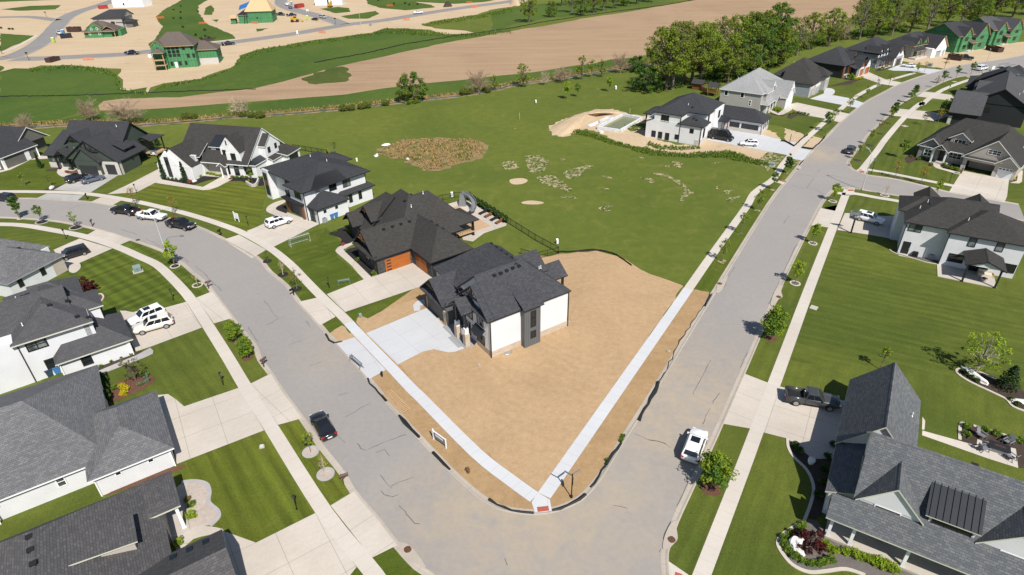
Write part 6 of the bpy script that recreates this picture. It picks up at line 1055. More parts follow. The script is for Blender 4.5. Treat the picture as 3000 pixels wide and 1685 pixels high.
# ------------------------------------------------------------------ trees and plants
def leaf_mesh(name, seed, clumps, leaf, size, fill=1.0, droop=.0, mat2=None, mats=None, split=.0):
    """crown of many small bent leaf faces gathered in clumps: clumps = [(centre, radius, count)]"""
    q = random.Random(seed); b = MB()
    for c, r, n in clumps:
        c = Vector(c); tone = 1 if q.random() < split else 0
        for _ in range(n):
            d = Vector((q.gauss(0, 1), q.gauss(0, 1), q.gauss(0, 1))).normalized(); rr = r * (q.random() ** .45)
            p = c + Vector((d.x, d.y, d.z * .8)) * rr
            nn = (d + Vector((q.gauss(0, .7), q.gauss(0, .7), q.gauss(0, .7) + .35))).normalized()
            a = nn.orthogonal().normalized(); a = (a * math.cos(t := q.uniform(0, 6.28)) + nn.cross(a) * math.sin(t)); e = nn.cross(a); s = size * q.uniform(.6, 1.3)
            b.add([p - a*s, p - e*s*.6 + nn*s*.2, p + a*s, p + e*s*.6 + nn*s*.2], [(0, 1, 2, 3)], tone)
    me = b.mesh(name, mats); return me
def branch_mesh(name, seed, h, r, tips, mat, base=.35, twig=0, twl=1.0, twr=.012, lean=0):
    q = random.Random(seed); b = MB(); top = Vector((q.uniform(-.03, .03) * h + lean, q.uniform(-.03, .03) * h, h))
    P = [Vector((0, 0, -.1)), Vector((q.uniform(-.02, .02)*h + lean*.3, q.uniform(-.02, .02)*h, h*.45)), top]
    b.tube([P[0], P[0].lerp(P[1], .5), P[1], P[1].lerp(P[2], .5), P[2]], [r*1.25, r*.95, r*.75, r*.5, r*.2], 7)
    for tp in tips:
        tp = Vector(tp); t = base + (1 - base) * q.random() * max(.15, min(1, tp.z / h)) * .8
        s = P[0].lerp(P[1], t / .5) if t < .5 else P[1].lerp(P[2], (t - .5) / .5)
        if s.z > tp.z: s = P[0].lerp(P[1], min(1, max(.3, tp.z / h * .8 / .45)))
        m = s.lerp(tp, .5) + Vector((q.uniform(-.06, .06), q.uniform(-.06, .06), q.uniform(.0, .1))) * h * .5
        rr = r * q.uniform(.28, .42); b.tube([s, m, tp], [rr, rr*.65, rr*.25], 5)
        for _ in range(twig):
            k = q.uniform(.35, 1); s2 = s.lerp(m, k*2) if k < .5 else m.lerp(tp, k*2 - 1); d = (tp - s).normalized() + Vector((q.gauss(0, .7), q.gauss(0, .7), q.gauss(.15, .5)))
            e = s2 + d.normalized() * twl * q.uniform(.4, 1.2); b.tube([s2, s2.lerp(e, .5) + Vector((q.gauss(0, .08), q.gauss(0, .08), q.gauss(0, .08)))*twl, e], [twr*1.6, twr, twr*.5], 3)
    return b.mesh(name, mat)
def ball_clumps(q, n, c, rad, cr, cnt, shell=.55, taper=0):
    out = []
    for _ in range(n):
        d = Vector((q.gauss(0, 1), q.gauss(0, 1), q.gauss(0, 1))).normalized() * (shell + (1 - shell) * q.random())
        k = 1 - taper * max(0, d.z); out.append(((c[0] + d.x*rad[0]*k, c[1] + d.y*rad[1]*k, c[2] + d.z*rad[2]), cr * q.uniform(.65, 1.25), cnt))
    return out
TREES = {}
def tkind(key, variants): TREES[key] = variants
def make_street(key, leafs, seed, h=4.2, w=1.0, dens=1.0, barkm='grey_bark', size=.13, base=.36, clumps=26, split=.35, tape=.45):
    out = []
    for v in range(3):
        q = random.Random(seed + v); cl = ball_clumps(q, clumps, (0, 0, h*(base + 1)/2), (w, w, h*(1 - base)/2 * .95), .36*w, int(34*dens), .45, tape)
        out.append((branch_mesh('trunk', seed + v, h*.93, .055, [c[0] for c in cl[:12]], barkm, base*.8), leaf_mesh('crown', seed + v, cl, leafs, size, mats=leafs, split=split)))
    tkind(key, out)
make_street('lime', ['leaf_lime', 'leaf_spring'], 10, 4.2, 1.0); make_street('thin', ['leaf_spring', 'leaf_olive'], 20, 4.2, .85, .45, clumps=20); make_street('gold', ['leaf_gold', 'leaf_rust'], 30, 4.3, 1.05, .35, size=.11); make_street('rusty', ['leaf_rust', 'leaf_olive'], 34, 4.0, 1.0, .32, size=.10)
make_street('bushy', ['leaf_spring', 'leaf_green'], 40, 4.6, 1.45, 1.5, size=.14, base=.16, clumps=48, split=.4, tape=.55); make_street('column', ['leaf_green', 'leaf_deep'], 50, 4.6, .85, 1.5, base=.2, clumps=40, tape=.5); make_street('sparse', ['leaf_olive', 'leaf_green'], 60, 4.0, .75, .28, clumps=16)
make_street('green', ['leaf_green', 'leaf_spring'], 64, 4.4, .95, .9, clumps=28)
def make_oak(key, leafs, seed, h, w, dens, n=3, size=.34, barkm='bark', clumps=95, low=.30, split=.4):
    out = []
    for v in range(n):
        q = random.Random(seed + v); cl = []
        for _ in range(clumps):
            a = q.uniform(0, 6.283); zz = q.random(); rr = w * (math.sin(math.pi * (.12 + .82*zz)) ** .7) * (q.random() ** .4)
            cl.append(((rr*math.cos(a), rr*math.sin(a), h*(low + (1 - low)*zz) - .2*rr), q.uniform(.7, 1.6) * w / 7, int(dens * q.uniform(.6, 1.3))))
        out.append((branch_mesh('trunk', seed + v, h*.86, h*.026, [c[0] for c in cl[:40]], barkm, .22), leaf_mesh('crown', seed + v, cl, leafs, size, mats=leafs, split=split)))
    tkind(key, out)
make_oak('oak', ['leaf_oak', 'leaf_spring'], 100, 19, 7.2, 42); make_oak('oak_thin', ['leaf_olive', 'leaf_oak'], 110, 19, 7.4, 20, barkm='grey_bark'); make_oak('oak_green', ['leaf_green', 'leaf_oak'], 120, 17, 7.6, 60, low=.18); make_oak('low_green', ['leaf_green', 'leaf_deep'], 130, 8, 6.0, 60, 2, size=.28, low=.05, clumps=70)
make_oak('round', ['leaf_green', 'leaf_oak'], 140, 9.0, 4.8, 75, 2, size=.24, low=.04, clumps=80); make_oak('young', ['leaf_spring', 'leaf_oak'], 150, 7.0, 2.3, 22, 2, size=.20, low=.22, clumps=40)
make_oak('birch', ['leaf_lime', 'leaf_spring'], 160, 6.2, 2.6, 22, 1, size=.14, barkm='pale_bark', clumps=60, low=.30); make_oak('red', ['leaf_red', 'leaf_red'], 170, 2.3, 1.7, 60, 2, size=.11, low=.12, clumps=46); make_oak('plum', ['leaf_plum', 'leaf_olive'], 175, 3.6, 1.4, 16, 1, size=.10, low=.3, clumps=40)
def make_bare(key, seed, h, w, tw, mat, n=2, tips=34, lowz=.3, tl=1.2, tr=.016):
    out = []
    for v in range(n):
        q = random.Random(seed + v); tp = []
        for _ in range(tips):
            a = q.uniform(0, 6.283); rr = w * q.uniform(.35, 1); tp.append((rr*math.cos(a), rr*math.sin(a), h*q.uniform(lowz, 1)*(1 - .25*rr/w)))
        cl = [(t, w*.16, 7) for t in tp]
        out.append((branch_mesh('trunk', seed + v, h*.7, h*.014, tp, mat, .12, tw, tl, tr), leaf_mesh('crown', seed + v, cl, [mat], .07*h/6, mats=['twig'])))
    tkind(key, out)
make_bare('bare_big', 200, 8.5, 4.0, 22, 'twig', 2, 46, .3, 1.7, .020); make_bare('bare_pale', 210, 6.0, 3.2, 16, 'twig_pale', 1, 40, .25, 1.3, .018); make_bare('bare_young', 220, 3.6, .6, 3, 'twig_pale', 2, 10, .45, .5, .010)
def make_conifer(key, seed, h, w, n=1, dens=1):
    out = []
    for v in range(n):
        q = random.Random(seed + v); cl = []
        for i in range(40):
            z = h * (i + .5) / 40; r = w * (1 - z / h) ** .8 * .8 + .05
            for _ in range(3): a = q.uniform(0, 6.28); cl.append(((r*math.cos(a)*.75, r*math.sin(a)*.75, z + .1), r*.5 + .08, int(9*dens)))
        b = MB(); b.tube([(0,0,-.05), (0,0,h*.9)], h*.015 + .02, 6, r1=.01); out.append((b.mesh('trunk', 'bark'), leaf_mesh('crown', seed + v, cl, None, .09 + h*.01, mats=['leaf_conifer', 'leaf_deep'], split=.3)))
    tkind(key, out)
make_conifer('arborvitae', 300, 4.0, .62); make_conifer('spruce', 310, 2.8, 1.25, 1, 1.3); make_conifer('spire', 320, 3.8, .5)
def tree(name, label, kind, pos, s=1.0, v=0, rot=None, cat='tree', group=None, sx=1.0):
    t = thing(name, label, cat, (*pos, .04), rot if rot is not None else rnd.uniform(0, 6.28), group); tr, cr = TREES[kind][v % len(TREES[kind])]
    o = put(tr, 'trunk', t, (0, 0, 0)); o.scale = (s*sx, s*sx, s); o = put(cr, 'crown', t, (0, 0, 0)); o.scale = (s*sx, s*sx, s); return t
def ring(pos, r=.75, edge='edging', fill='dark_soil', ew=.22):
    sheet('tree_ring', [(pos[0] + r*math.cos(a), pos[1] + r*math.sin(a)) for a in [2*math.pi*i/20 for i in range(20)]], .058, fill)
    if edge: strip('tree_ring_edge', [(pos[0] + (r + ew/2)*math.cos(a), pos[1] + (r + ew/2)*math.sin(a)) for a in [2*math.pi*i/20 for i in range(21)]], 0, 0, 0, edge, prof=[(ew/2, .03), (ew/2, .10), (-ew/2, .10), (-ew/2, .03)])
GS = 'young street trees'
ST_ = [  # frame, x, y, kind, scale, ring (radius, edge, fill), label
 ('M1', 205, 1035, 'column', 1.15, (.6, None, 'site_sand'), 'dense dark green young tree at the left end of the crescent verge'),
 ('M1', 425, 1066, 'green', .85, (1.0, 'edging', 'black_mulch'), 'young tree in a dark edged ring between the dense dark tree and the letterbox'),
 ('M1', 766, 1122, 'thin', .85, (1.0, 'edging', 'black_mulch'), 'thin young tree in a dark edged ring next to the brown letterbox'),
 ('N1', 1760, 482, 'lime', 1.15, (.62, 'edging_cream', 'black_mulch'), 'bright leafy young tree at the foot of the crescent street lamp'),
 ('N1', 1985, 674, 'bare_young', .9, (.62, 'edging_cream', 'rough_weeds'), 'bare stick of a tree in a pale ring before the two pale cars'),
 ('N1', 2378, 1235, 'bushy', .78, (.75, None, 'brown_mulch'), 'upper of two bushy round trees in red-brown mulch'),
 ('N1', 2490, 1400, 'bushy', .76, (.75, None, 'brown_mulch'), 'lower of two bushy round trees in red-brown mulch'),
 ('B2', 397, 556, 'thin', .72, (.70, 'edging', 'river_stone'), 'small yellow-green tree in a stone filled ring beside the black sedan'),
 ('B2', 505, 718, 'bare_young', .95, (.72, 'edging', 'river_stone'), 'leafless tree in a stone filled ring by the nearest letterbox'),
 ('M1', 1358, 902, 'gold', .95, (.5, None, 'dark_soil'), 'golden young tree behind the first black pickup'),
 ('M1', 1763, 985, 'gold', .95, (.55, None, 'brown_mulch'), 'golden young tree above the last black pickup'),
 ('N2', 115, 158, 'sparse', .55, (.75, None, 'black_mulch'), 'tiny sapling in a black mulch disc, first on the verge of the cedar door house'),
 ('N2', 272, 292, 'bare_young', 1.05, (.85, None, 'black_mulch'), 'tall bare sapling in a black mulch disc on the verge of the cedar door house'),
 ('N2', 412, 435, 'rusty', .95, (.8, None, 'black_mulch'), 'rust leaved young tree beside the letterbox of the cedar door house'),
 ('C1', 1838, 550, 'lime', .95, (.55, 'edging_cream', 'grey_stone'), 'young tree in a pale ring nearest the basketball hoop'),
 ('C1', 1588, 1115, 'lime', 1.0, (.6, 'edging_cream', 'grey_stone'), 'young tree in a pale ring just above the kerb inlet on the right verge'),
 ('P', 2259, 994, 'bushy', 1.15, (.75, None, 'brown_mulch'), 'dense tree on the right verge above the shaded drive'),
 ('P', 2083, 1432, 'bushy', 1.12, (1.0, None, 'brown_mulch'), 'big bushy tree in brown mulch beside the white parked car'),
 ('C1', 820, 418, 'thin', 1.1, (.6, None, 'bare_patch'), 'young tree on the lot side verge, second from its lower end'),
 ('C1', 560, 806, 'thin', 1.05, (.75, None, 'bare_patch'), 'young tree at the lower end of the lot side verge'),
 ('C1', 1055, 88, 'thin', 1.1, (.6, None, 'bare_patch'), 'young tree on the lot side verge, third from its lower end'),
 ('M4', 48, 880, 'green', .95, (.55, None, 'bare_patch'), 'young tree on the lot side verge below the red ramp strip'),
 ('M4', 188, 716, 'column', 1.0, (.55, None, 'bare_patch'), 'full young tree on the lot side verge next to the new concrete drive'),
 ('C4', 672, 1402, 'lime', .95, (.6, 'edging_cream', 'grey_stone'), 'young tree in a pale ring at the corner of the side street'),
 ('C4', 1408, 1320, 'bare_young', 1.15, (.65, 'edging_cream', 'grey_stone'), 'leafless tree in a pale ring on the side street verge'),
 ('C4', 1552, 1070, 'gold', 1.0, (.85, None, 'dark_soil'), 'golden tree on the north side street verge nearer the corner'),
 ('C4', 1918, 1150, 'gold', 1.0, (.85, None, 'dark_soil'), 'golden tree on the north side street verge nearer the craftsman drive'),
 ('C4', 1022, 820, 'thin', 1.0, (.85, None, 'dark_soil'), 'young tree beside the dark grey car at the kerb corner'),
 ('C4', 1195, 608, 'thin', 1.0, (.8, None, 'dark_soil'), 'second young tree up the kerb from the side street corner'),
 ('C4', 1333, 444, 'rusty', 1.0, (.8, None, 'dark_soil'), 'third young tree up the kerb from the side street corner, reddish'),
 ('C4', 1455, 298, 'thin', 1.05, (.7, None, 'dark_soil'), 'fourth young tree up the kerb from the side street corner'),
 ('C4', 1522, 208, 'column', 1.05, (.6, None, 'dark_soil'), 'fifth and fullest young tree up the kerb from the side street corner'),
 ('T4', 1420, 1040, 'green', 1.0, None, 'lower street tree of the close pair facing the slate roofs'),
 ('T4', 1462, 990, 'column', 1.0, None, 'street tree of the close pair facing the slate roofs, upper one'),
 ('T4', 1680, 885, 'rusty', 1.0, None, 'spreading reddish street tree on the long verge opposite the orange garage doors'),
 ('T4', 1752, 845, 'green', 1.05, None, 'street tree beside the spreading reddish one on the long verge'),
 ('T4', 1884, 790, 'green', 1.0, None, 'street tree midway along the long verge towards the white van'),
 ('T4', 2036, 748, 'green', 1.0, None, 'street tree nearest the white van'),
 ('T4', 585, 1325, 'green', 1.3, None, 'taller of two street trees at the pale house lawn corner'),
 ('T4', 650, 1255, 'thin', 1.2, None, 'thinner of two street trees at the pale house lawn corner'),
 ('T4', 808, 1135, 'thin', 1.2, None, 'street tree on the small verge below the dark grey hipped house drive'),
 ('T4', 985, 990, 'thin', 1.0, None, 'street tree on the verge in front of the dark grey hipped house'),
 ('T4', 1080, 925, 'sparse', 1.0, None, 'sparse street tree on the verge facing the orange door house lawn'),
 ('T4', 1210, 868, 'rusty', 1.05, None, 'reddish street tree at the drive of the orange door house'),
 ('T4', 1492, 745, 'thin', 1.0, None, 'street tree between the white sedan drive and the pavement'),
 ('T4', 1566, 730, 'rusty', 1.0, None, 'sparse red street tree on the pale drive beyond the white sedan'),
 ('T4', 1768, 695, 'gold', 1.0, None, 'street tree alone before the brown rubbish container'),
 ('FF', 690, 150, 'lime', .8, None, 'small bright tree showing behind the roof of the rear patio house')]
for i, (fr, x, y, k, s, rg, lab) in enumerate(ST_):
    p = W(fr, x, y)
    tree('street_tree', lab, k, p, s, i, group=GS)
    if rg: ring(p, *rg)
# yard trees
YT = [('M1', 412, 525, 'spire', 1.0, 'narrow_conifer', 'narrow dark conifer on the lawn left of the dark green house'), ('FH', 140, 1070, 'arborvitae', 1.15, 'narrow_conifer', 'slim evergreen at the left corner of the farmhouse garage'), ('FH', 520, 1130, 'arborvitae', 1.15, 'narrow_conifer', 'slim evergreen at the right side of the farmhouse garage front'),
 ('M1', 258, 705, 'thin', .8, 'yard_tree', 'sparse yellowish sapling on the lawn of the dark green house'), ('M1', 515, 715, 'sparse', .85, 'yard_tree', 'dark thin tree in the mulch by the dark green house drive'), ('N1', 875, 745, 'red', 1.1, 'red_maple', 'dark red maple between the charcoal roofs'), ('B1', 842, 243, 'plum', 1.0, 'plum_tree', 'small purple leaved tree in the red-brown bed'),
 ('B4', 1278, 205, 'birch', 1.0, 'birch_tree', 'pale stemmed birch in the curved bed of the big lawn'), ('B4', 1470, 290, 'spruce', 1.15, 'spruce_tree', 'dark spruce in the curved bed of the big lawn'), ('B4', 690, 175, 'thin', .9, 'yard_tree', 'small tree half hidden behind the steep slate gable'), ('B4', 255, 1265, 'red', .85, 'red_maple', 'round dark red Japanese maple in the porch house bed'),
 ('C4', 1640, 790, 'green', 1.1, 'yard_tree', 'dark green tree at the brick corner of the craftsman house'), ('C4', 1960, 330, 'rusty', 1.0, 'yard_tree', 'reddish tree on the lawn left of the craftsman house'), ('GC', 740, 190, 'green', 1.4, 'yard_tree', 'leafy tree at the stone corner of the black gabled house'), ('GC', 640, 250, 'gold', 1.0, 'yard_tree', 'yellowish tree beside the black gabled house'),
 ('M1', 1582, 300, 'spruce', .9, 'spruce_tree', 'small dark conifer on the field edge behind the farmhouse'), ('M2', 795, 190, 'sparse', 1.0, 'yard_tree', 'thin sapling at the end of the farmhouse fence'), ('FH', 1715, 1150, 'thin', .85, 'yard_tree', 'small ornamental tree above the curved stone wall'),
 ('T3', 555, 1000, 'lime', 1.35, 'field_tree', 'largest of three young trees on the mown field edge'), ('T3', 657, 975, 'green', 1.0, 'field_tree', 'small dark tree behind the largest field edge tree'), ('T3', 975, 925, 'lime', 1.2, 'field_tree', 'young tree on the field edge nearest the wood')]
for i, (fr, x, y, k, s, nm, lab) in enumerate(YT): tree(nm, lab, k, W(fr, x, y), s, i)
# trees along the stream
SG = 'trees along the stream'
for i, (fr, x, y, k, s, sx, lab) in enumerate([('T2', 1575, 1025, 'round', 1.0, 1.0, 'round dense green tree standing alone on the stream bank'), ('T2', 2240, 935, 'bare_big', 1.0, 1.0, 'bare brown spreading tree on the stream bank right of the round green tree'), ('T2', 2395, 905, 'young', .7, 1.0, 'small green tree beside the bare brown spreading tree'),
  ('T3', 115, 875, 'young', 1.1, 1.1, 'yellow-green young tree at the stream, left of the brown scrub'), ('T3', 330, 855, 'bare_pale', .9, .6, 'thin bare tree between the yellow-green tree and the brown scrub'), ('T3', 500, 825, 'bare_big', .65, 1.5, 'wide brown scrub bush on the stream bank'), ('T3', 700, 800, 'young', 1.15, .9, 'slender green tree right of the brown scrub'), ('T3', 800, 780, 'thin', 1.5, 1.3, 'pale yellowish low tree beside the slender green tree'), ('T3', 895, 775, 'young', .85, .9, 'small green tree nearest the bare rounded crown'), ('T3', 1090, 735, 'bare_big', .95, .9, 'bare rounded tree at the left end of the wood'),
  ('T1', 930, 1215, 'bare_big', .85, .9, 'left of the two bare brown trees behind the dark green house'), ('T1', 1295, 1250, 'bare_big', .95, 1.3, 'right and wider of the two bare brown trees behind the dark green house'), ('T1', 265, 1310, 'bare_big', .6, 1.0, 'small bare tree on the bank at the far left'), ('T1', 2420, 1150, 'bare_pale', 1.0, 1.0, 'pale bare tree on the bank above the farmhouse')]):
    tree('stream_tree', lab, k, W(fr, x, y), s, i, group=SG, sx=sx)
# the wood
WG = 'trees of the wood'; ORD = ['first', 'second', 'third', 'fourth', 'fifth', 'sixth', 'seventh', 'eighth', 'ninth', 'tenth', 'eleventh', 'twelfth', 'thirteenth', 'fourteenth', 'fifteenth', 'sixteenth', 'seventeenth', 'eighteenth', 'nineteenth', 'twentieth']
rows = [('front row of the wood', [('T3', 1340, 915, 'low_green', 1.05), ('T3', 1550, 915, 'oak', 1.0), ('T3', 1605, 900, 'oak_thin', 1.1), ('T3', 1725, 830, 'oak_thin', .95), ('T3', 1800, 835, 'oak_thin', 1.0), ('T3', 1885, 865, 'oak', .95), ('T3', 1990, 790, 'low_green', .7), ('T3', 2165, 835, 'oak', .82), ('T3', 2270, 790, 'oak_green', .85), ('T3', 2415, 735, 'oak_green', .95), ('T4', 20, 670, 'oak_green', .95), ('T4', 120, 640, 'oak_green', .8)]),
 ('second row of the wood', [('T3', 1260, 720, 'low_green', .7), ('T3', 1480, 720, 'oak', .8), ('T3', 1690, 700, 'oak_thin', .9), ('T3', 1900, 680, 'oak', .85), ('T3', 2060, 660, 'oak_thin', .9), ('T3', 2200, 630, 'oak', .9), ('T3', 2380, 590, 'oak_green', 1.0), ('T3', 2520, 560, 'oak_green', 1.0), ('T4', 60, 500, 'oak_green', 1.05)]),
 ('line behind the far houses', [('T4', 290, 560, 'oak_thin', .75), ('T4', 410, 500, 'oak', .75), ('T4', 605, 470, 'oak', .8), ('T4', 700, 420, 'bare_big', 1.2), ('T4', 915, 400, 'oak_thin', .95), ('T4', 1060, 380, 'oak', .85), ('T4', 1240, 360, 'oak_thin', .8), ('T4', 1420, 330, 'oak', .8), ('T4', 1600, 300, 'oak_thin', .85), ('T4', 1780, 270, 'oak', .8), ('T4', 1930, 250, 'oak_thin', .9), ('T4', 2080, 250, 'oak_green', .85), ('T4', 2250, 200, 'oak', .85), ('T4', 2450, 175, 'oak', .8), ('T4', 2650, 150, 'oak_green', .9)]),
 ('upper line near the top right corner', [('T4', 1190, 150, 'low_green', 1.5), ('T4', 960, 250, 'oak_thin', .9), ('T4', 1480, 200, 'oak_thin', .9), ('T4', 1650, 170, 'oak', .9), ('T4', 1860, 140, 'oak_green', 1.0), ('T4', 1990, 110, 'oak_green', 1.0), ('T4', 2180, 100, 'oak', .9), ('T4', 2330, 70, 'oak_green', 1.0), ('T4', 2530, 60, 'oak', 1.0), ('T4', 1220, 30, 'oak_green', .9), ('T4', 2050, 20, 'oak', 1.0), ('T4', 1850, 50, 'oak', .8), ('T4', 2420, 0, 'oak', 1.0), ('T4', 2640, 10, 'oak_green', 1.0), ('T4', 1640, 60, 'oak_thin', .8)]),
 ('belt at the top edge', [('T3', 170, 225, 'oak', .72), ('T3', 395, 170, 'oak_green', .5), ('T3', 600, 130, 'oak_thin', .75), ('T3', 690, 155, 'oak_green', .6), ('T3', 820, 130, 'oak', .75), ('T3', 920, 110, 'oak_thin', .7), ('T3', 1020, 85, 'oak', .7), ('T3', 1120, 60, 'oak_green', .6), ('T3', 1250, 40, 'oak', .7), ('T3', 1380, 20, 'oak_green', .7), ('T3', 500, 60, 'oak', .8), ('T3', 740, 40, 'oak_thin', .8), ('T3', 900, 20, 'oak_green', .9), ('T3', 1080, -10, 'oak', .9)])]
for nm, lst in rows:
    for i, (fr, x, y, k, s) in enumerate(lst):
        tree('woodland_tree', f'{ORD[i]} tree from the left in the {nm}', k, W(fr, x, y), s, i, group=WG)
# shrubs
SH = {}
def shrub_mesh(key, leafs, r, hgt, seed, n=26, cnt=26, size=.07):
    q = random.Random(seed); cl = ball_clumps(q, n, (0, 0, hgt*.48), (r*.75, r*.75, hgt*.42), r*.36, cnt, .6); SH[key] = leaf_mesh('shrub', seed, cl, None, size, mats=leafs, split=.35)
shrub_mesh('green', ['leaf_green', 'leaf_spring'], .55, .8, 400); shrub_mesh('deep', ['leaf_deep', 'leaf_green'], .55, .75, 401); shrub_mesh('yellow', ['leaf_yellow', 'leaf_lime'], .55, .7, 402); shrub_mesh('lime', ['leaf_lime', 'leaf_spring'], .55, .75, 403); shrub_mesh('pink', ['flower_pink', 'leaf_green'], .6, .5, 404); shrub_mesh('sage', ['leaf_sage', 'leaf_green'], .6, .5, 405); shrub_mesh('brown', ['leaf_rust', 'leaf_olive'], .5, .6, 406)
shrub_mesh('stream', ['leaf_olive', 'leaf_green'], 1.6, 1.7, 407, 60, 40, .16); shrub_mesh('hedge', ['leaf_conifer', 'leaf_green'], .65, 1.8, 408, 46, 34, .09)
def shrub(label, k, fr, x, y, s=1.0, group=None, name='shrub', sz=None):
    o = put(SH[k], name, None, (*W(fr, x, y), .05), rnd.uniform(0, 6.28), (s, s, sz or s)); return tag(o, label, 'shrub', group)
def shrub_line(lab, k, fr, pts, s=1.0, group=None, name='shrub'):
    """lab holds {} for the ordinal"""
    for i, (x, y) in enumerate(pts): shrub(lab.format(ORD[i]) if '{}' in lab else lab, k, fr, x, y, s * (.9 + .2*rnd.random()), group, name)
shrub_line('{} round green shrub along the inside of the porch house kerbed bed', 'green', 'B4', [(215, 1150), (195, 1170), (135, 1195), (97, 1228), (95, 1265), (118, 1302), (158, 1338), (203, 1362), (258, 1385), (308, 1388), (345, 1375), (383, 1366)], .85, 'round shrubs of the porch bed')
shrub_line('{} leafy shrub between the red maple and the yellow-green hedge', 'lime', 'B4', [(348, 1275), (402, 1310), (472, 1315)], 1.0, 'shrubs before the porch')
shrub_line('{} plant of the yellow-green hedge along the porch', 'lime', 'B4', [(535, 1330), (575, 1345), (615, 1362), (655, 1375), (700, 1392), (740, 1405), (775, 1425)], 1.1, 'yellow-green porch hedge')
shrub_line('{} shaded shrub beside the wall of the porch house', 'deep', 'B4', [(365, 720), (350, 800), (335, 880), (310, 960), (165, 650), (190, 690)], .9, 'shaded shrubs'); shrub('dark pot plant on the shaded drive of the porch house', 'deep', 'B4', 400, 648, .8)
shrub_line('{} yellow shrub in the red-brown bed below the plum tree', 'yellow', 'B1', [(757, 290), (778, 306), (770, 334)], .95, 'yellow shrubs by the plum tree'); shrub('tan mound plant in the red-brown bed', 'brown', 'B1', 773, 250, .7); shrub_line('{} grey-green low plant on the right of the red-brown bed', 'sage', 'B1', [(868, 272), (905, 220), (912, 250)], .85, 'grey-green plants'); shrub('green shrub left of the yellow shrubs', 'green', 'B1', 712, 298, .9)
shrub_line('{} dark clipped evergreen beside the light grey roof', 'hedge', 'B1', [(640, 262), (655, 320), (672, 372)], 1.0, 'dark evergreens'); shrub('big yellow bush against the white siding', 'yellow', 'B1', 138, 232, 1.9); shrub('tan grass clump left of the big yellow bush', 'brown', 'B1', 12, 250, 1.5); shrub('dull green shrub between tan grass and yellow bush', 'deep', 'B1', 65, 248, 1.2)
shrub_line('{} small plant along the narrow dark bed of the charcoal roofed house', 'green', 'B1', [(628, 160), (690, 130), (752, 106), (815, 86)], .5, 'plants of the narrow bed'); shrub('bright green shrub in the river stone bed', 'lime', 'B1', 1188, 1090, 1.1); shrub('olive shrub in the river stone bed', 'green', 'B1', 1190, 1020, .8); shrub('brown grass in the river stone bed', 'brown', 'B1', 1165, 985, .8); shrub('bright shrub in the notch of the nearest left roof', 'lime', 'B1', 1110, 1255, 1.0)
shrub_line('{} low shrub before the farmhouse garage front', 'green', 'FH', [(215, 1070), (280, 1080), (350, 1085), (435, 1100)], .7, 'farmhouse front shrubs'); shrub_line('{} bright shrub before the farmhouse porch', 'lime', 'FH', [(780, 1045), (905, 990), (970, 1000), (1030, 1010), (1085, 1030), (1145, 1035)], .95, 'farmhouse porch shrubs'); shrub_line('{} shrub right of the farmhouse door', 'green', 'FH', [(1370, 1060), (1445, 1060), (1530, 1060), (1610, 1060), (1850, 1075)], .9, 'farmhouse door shrubs')
shrub('crimson shrub at the corner of the farmhouse path', 'pink', 'FH', 605, 1140, 1.2); shrub('small crimson shrub by the farmhouse door path', 'pink', 'FH', 1320, 1080, .7); shrub('yellow shrub above the curved stone wall', 'yellow', 'FH', 1665, 1120, .7)
shrub('pink flowering shrub in the green house loop bed', 'pink', 'GH', 640, 1090, .9); shrub('blue-green shrub in the green house loop bed', 'sage', 'GH', 735, 1040, 1.4); shrub('green shrub by the green house porch', 'green', 'GH', 850, 1010, .9); shrub('pink heather mat by the path of the cedar door house', 'pink', 'M2', 875, 1095, .8)
shrub_line('{} small shrub in the black mulch of the cedar door house', 'green', 'M2', [(800, 965), (930, 960), (955, 980), (1020, 1250), (1185, 1385)], .75, 'black mulch shrubs'); shrub_line('{} shrub below the craftsman porch', 'green', 'GC', [(300, 900), (360, 880), (420, 890), (480, 910), (520, 920)], .9, 'craftsman porch shrubs'); shrub_line('{} rounded shrub in the bed beside the open garage', 'green', 'GC', [(745, 1000), (800, 1045), (860, 1060), (925, 1075), (980, 1090)], .95, 'craftsman garage shrubs')
shrub('orange-brown shrub at the brick corner', 'brown', 'GC', 170, 850, .9); shrub('orange-brown shrub beside the curved path', 'brown', 'GC', 520, 1000, 1.0); shrub_line('{} yellow plant in the row by the white garage door', 'yellow', 'GC', [(1990, 1260), (2010, 1200), (2030, 1140), (2050, 1085)], .7, 'yellow row by the garage')
shrub_line('{} yellow shrub before the orange door house', 'yellow', 'NH', [(985, 1160), (1040, 1160), (1100, 1150), (1160, 1130)], 1.2, 'yellow shrubs of the orange door house'); shrub('large green shrub before the orange door house', 'green', 'NH', 880, 1150, 2.6); shrub_line('{} shrub before the dark porch posts', 'green', 'NH', [(1580, 925), (1650, 910), (1740, 870)], 1.1, 'shrubs before the dark porch')
shrub_line('{} shrub by the pale house walk', 'lime', 'KH', [(1160, 1010), (1200, 990), (1250, 1010)], 1.5, 'shrubs by the pale house'); shrub_line('{} shrub in the hedge beside the pale house drive', 'green', 'KH', [(1440, 1090), (1500, 1060), (1580, 1060), (1640, 1070), (1700, 1080), (1760, 1095)], .9, 'pale house drive hedge')
shrub_line('{} hedge plant along the pool fence', 'hedge', 'M2', [(2150, 640), (2190, 665), (2230, 690), (2270, 715), (2310, 740), (2350, 765), (2390, 790), (2430, 815), (2470, 840), (2510, 870)], 1.0, 'pool fence hedge')
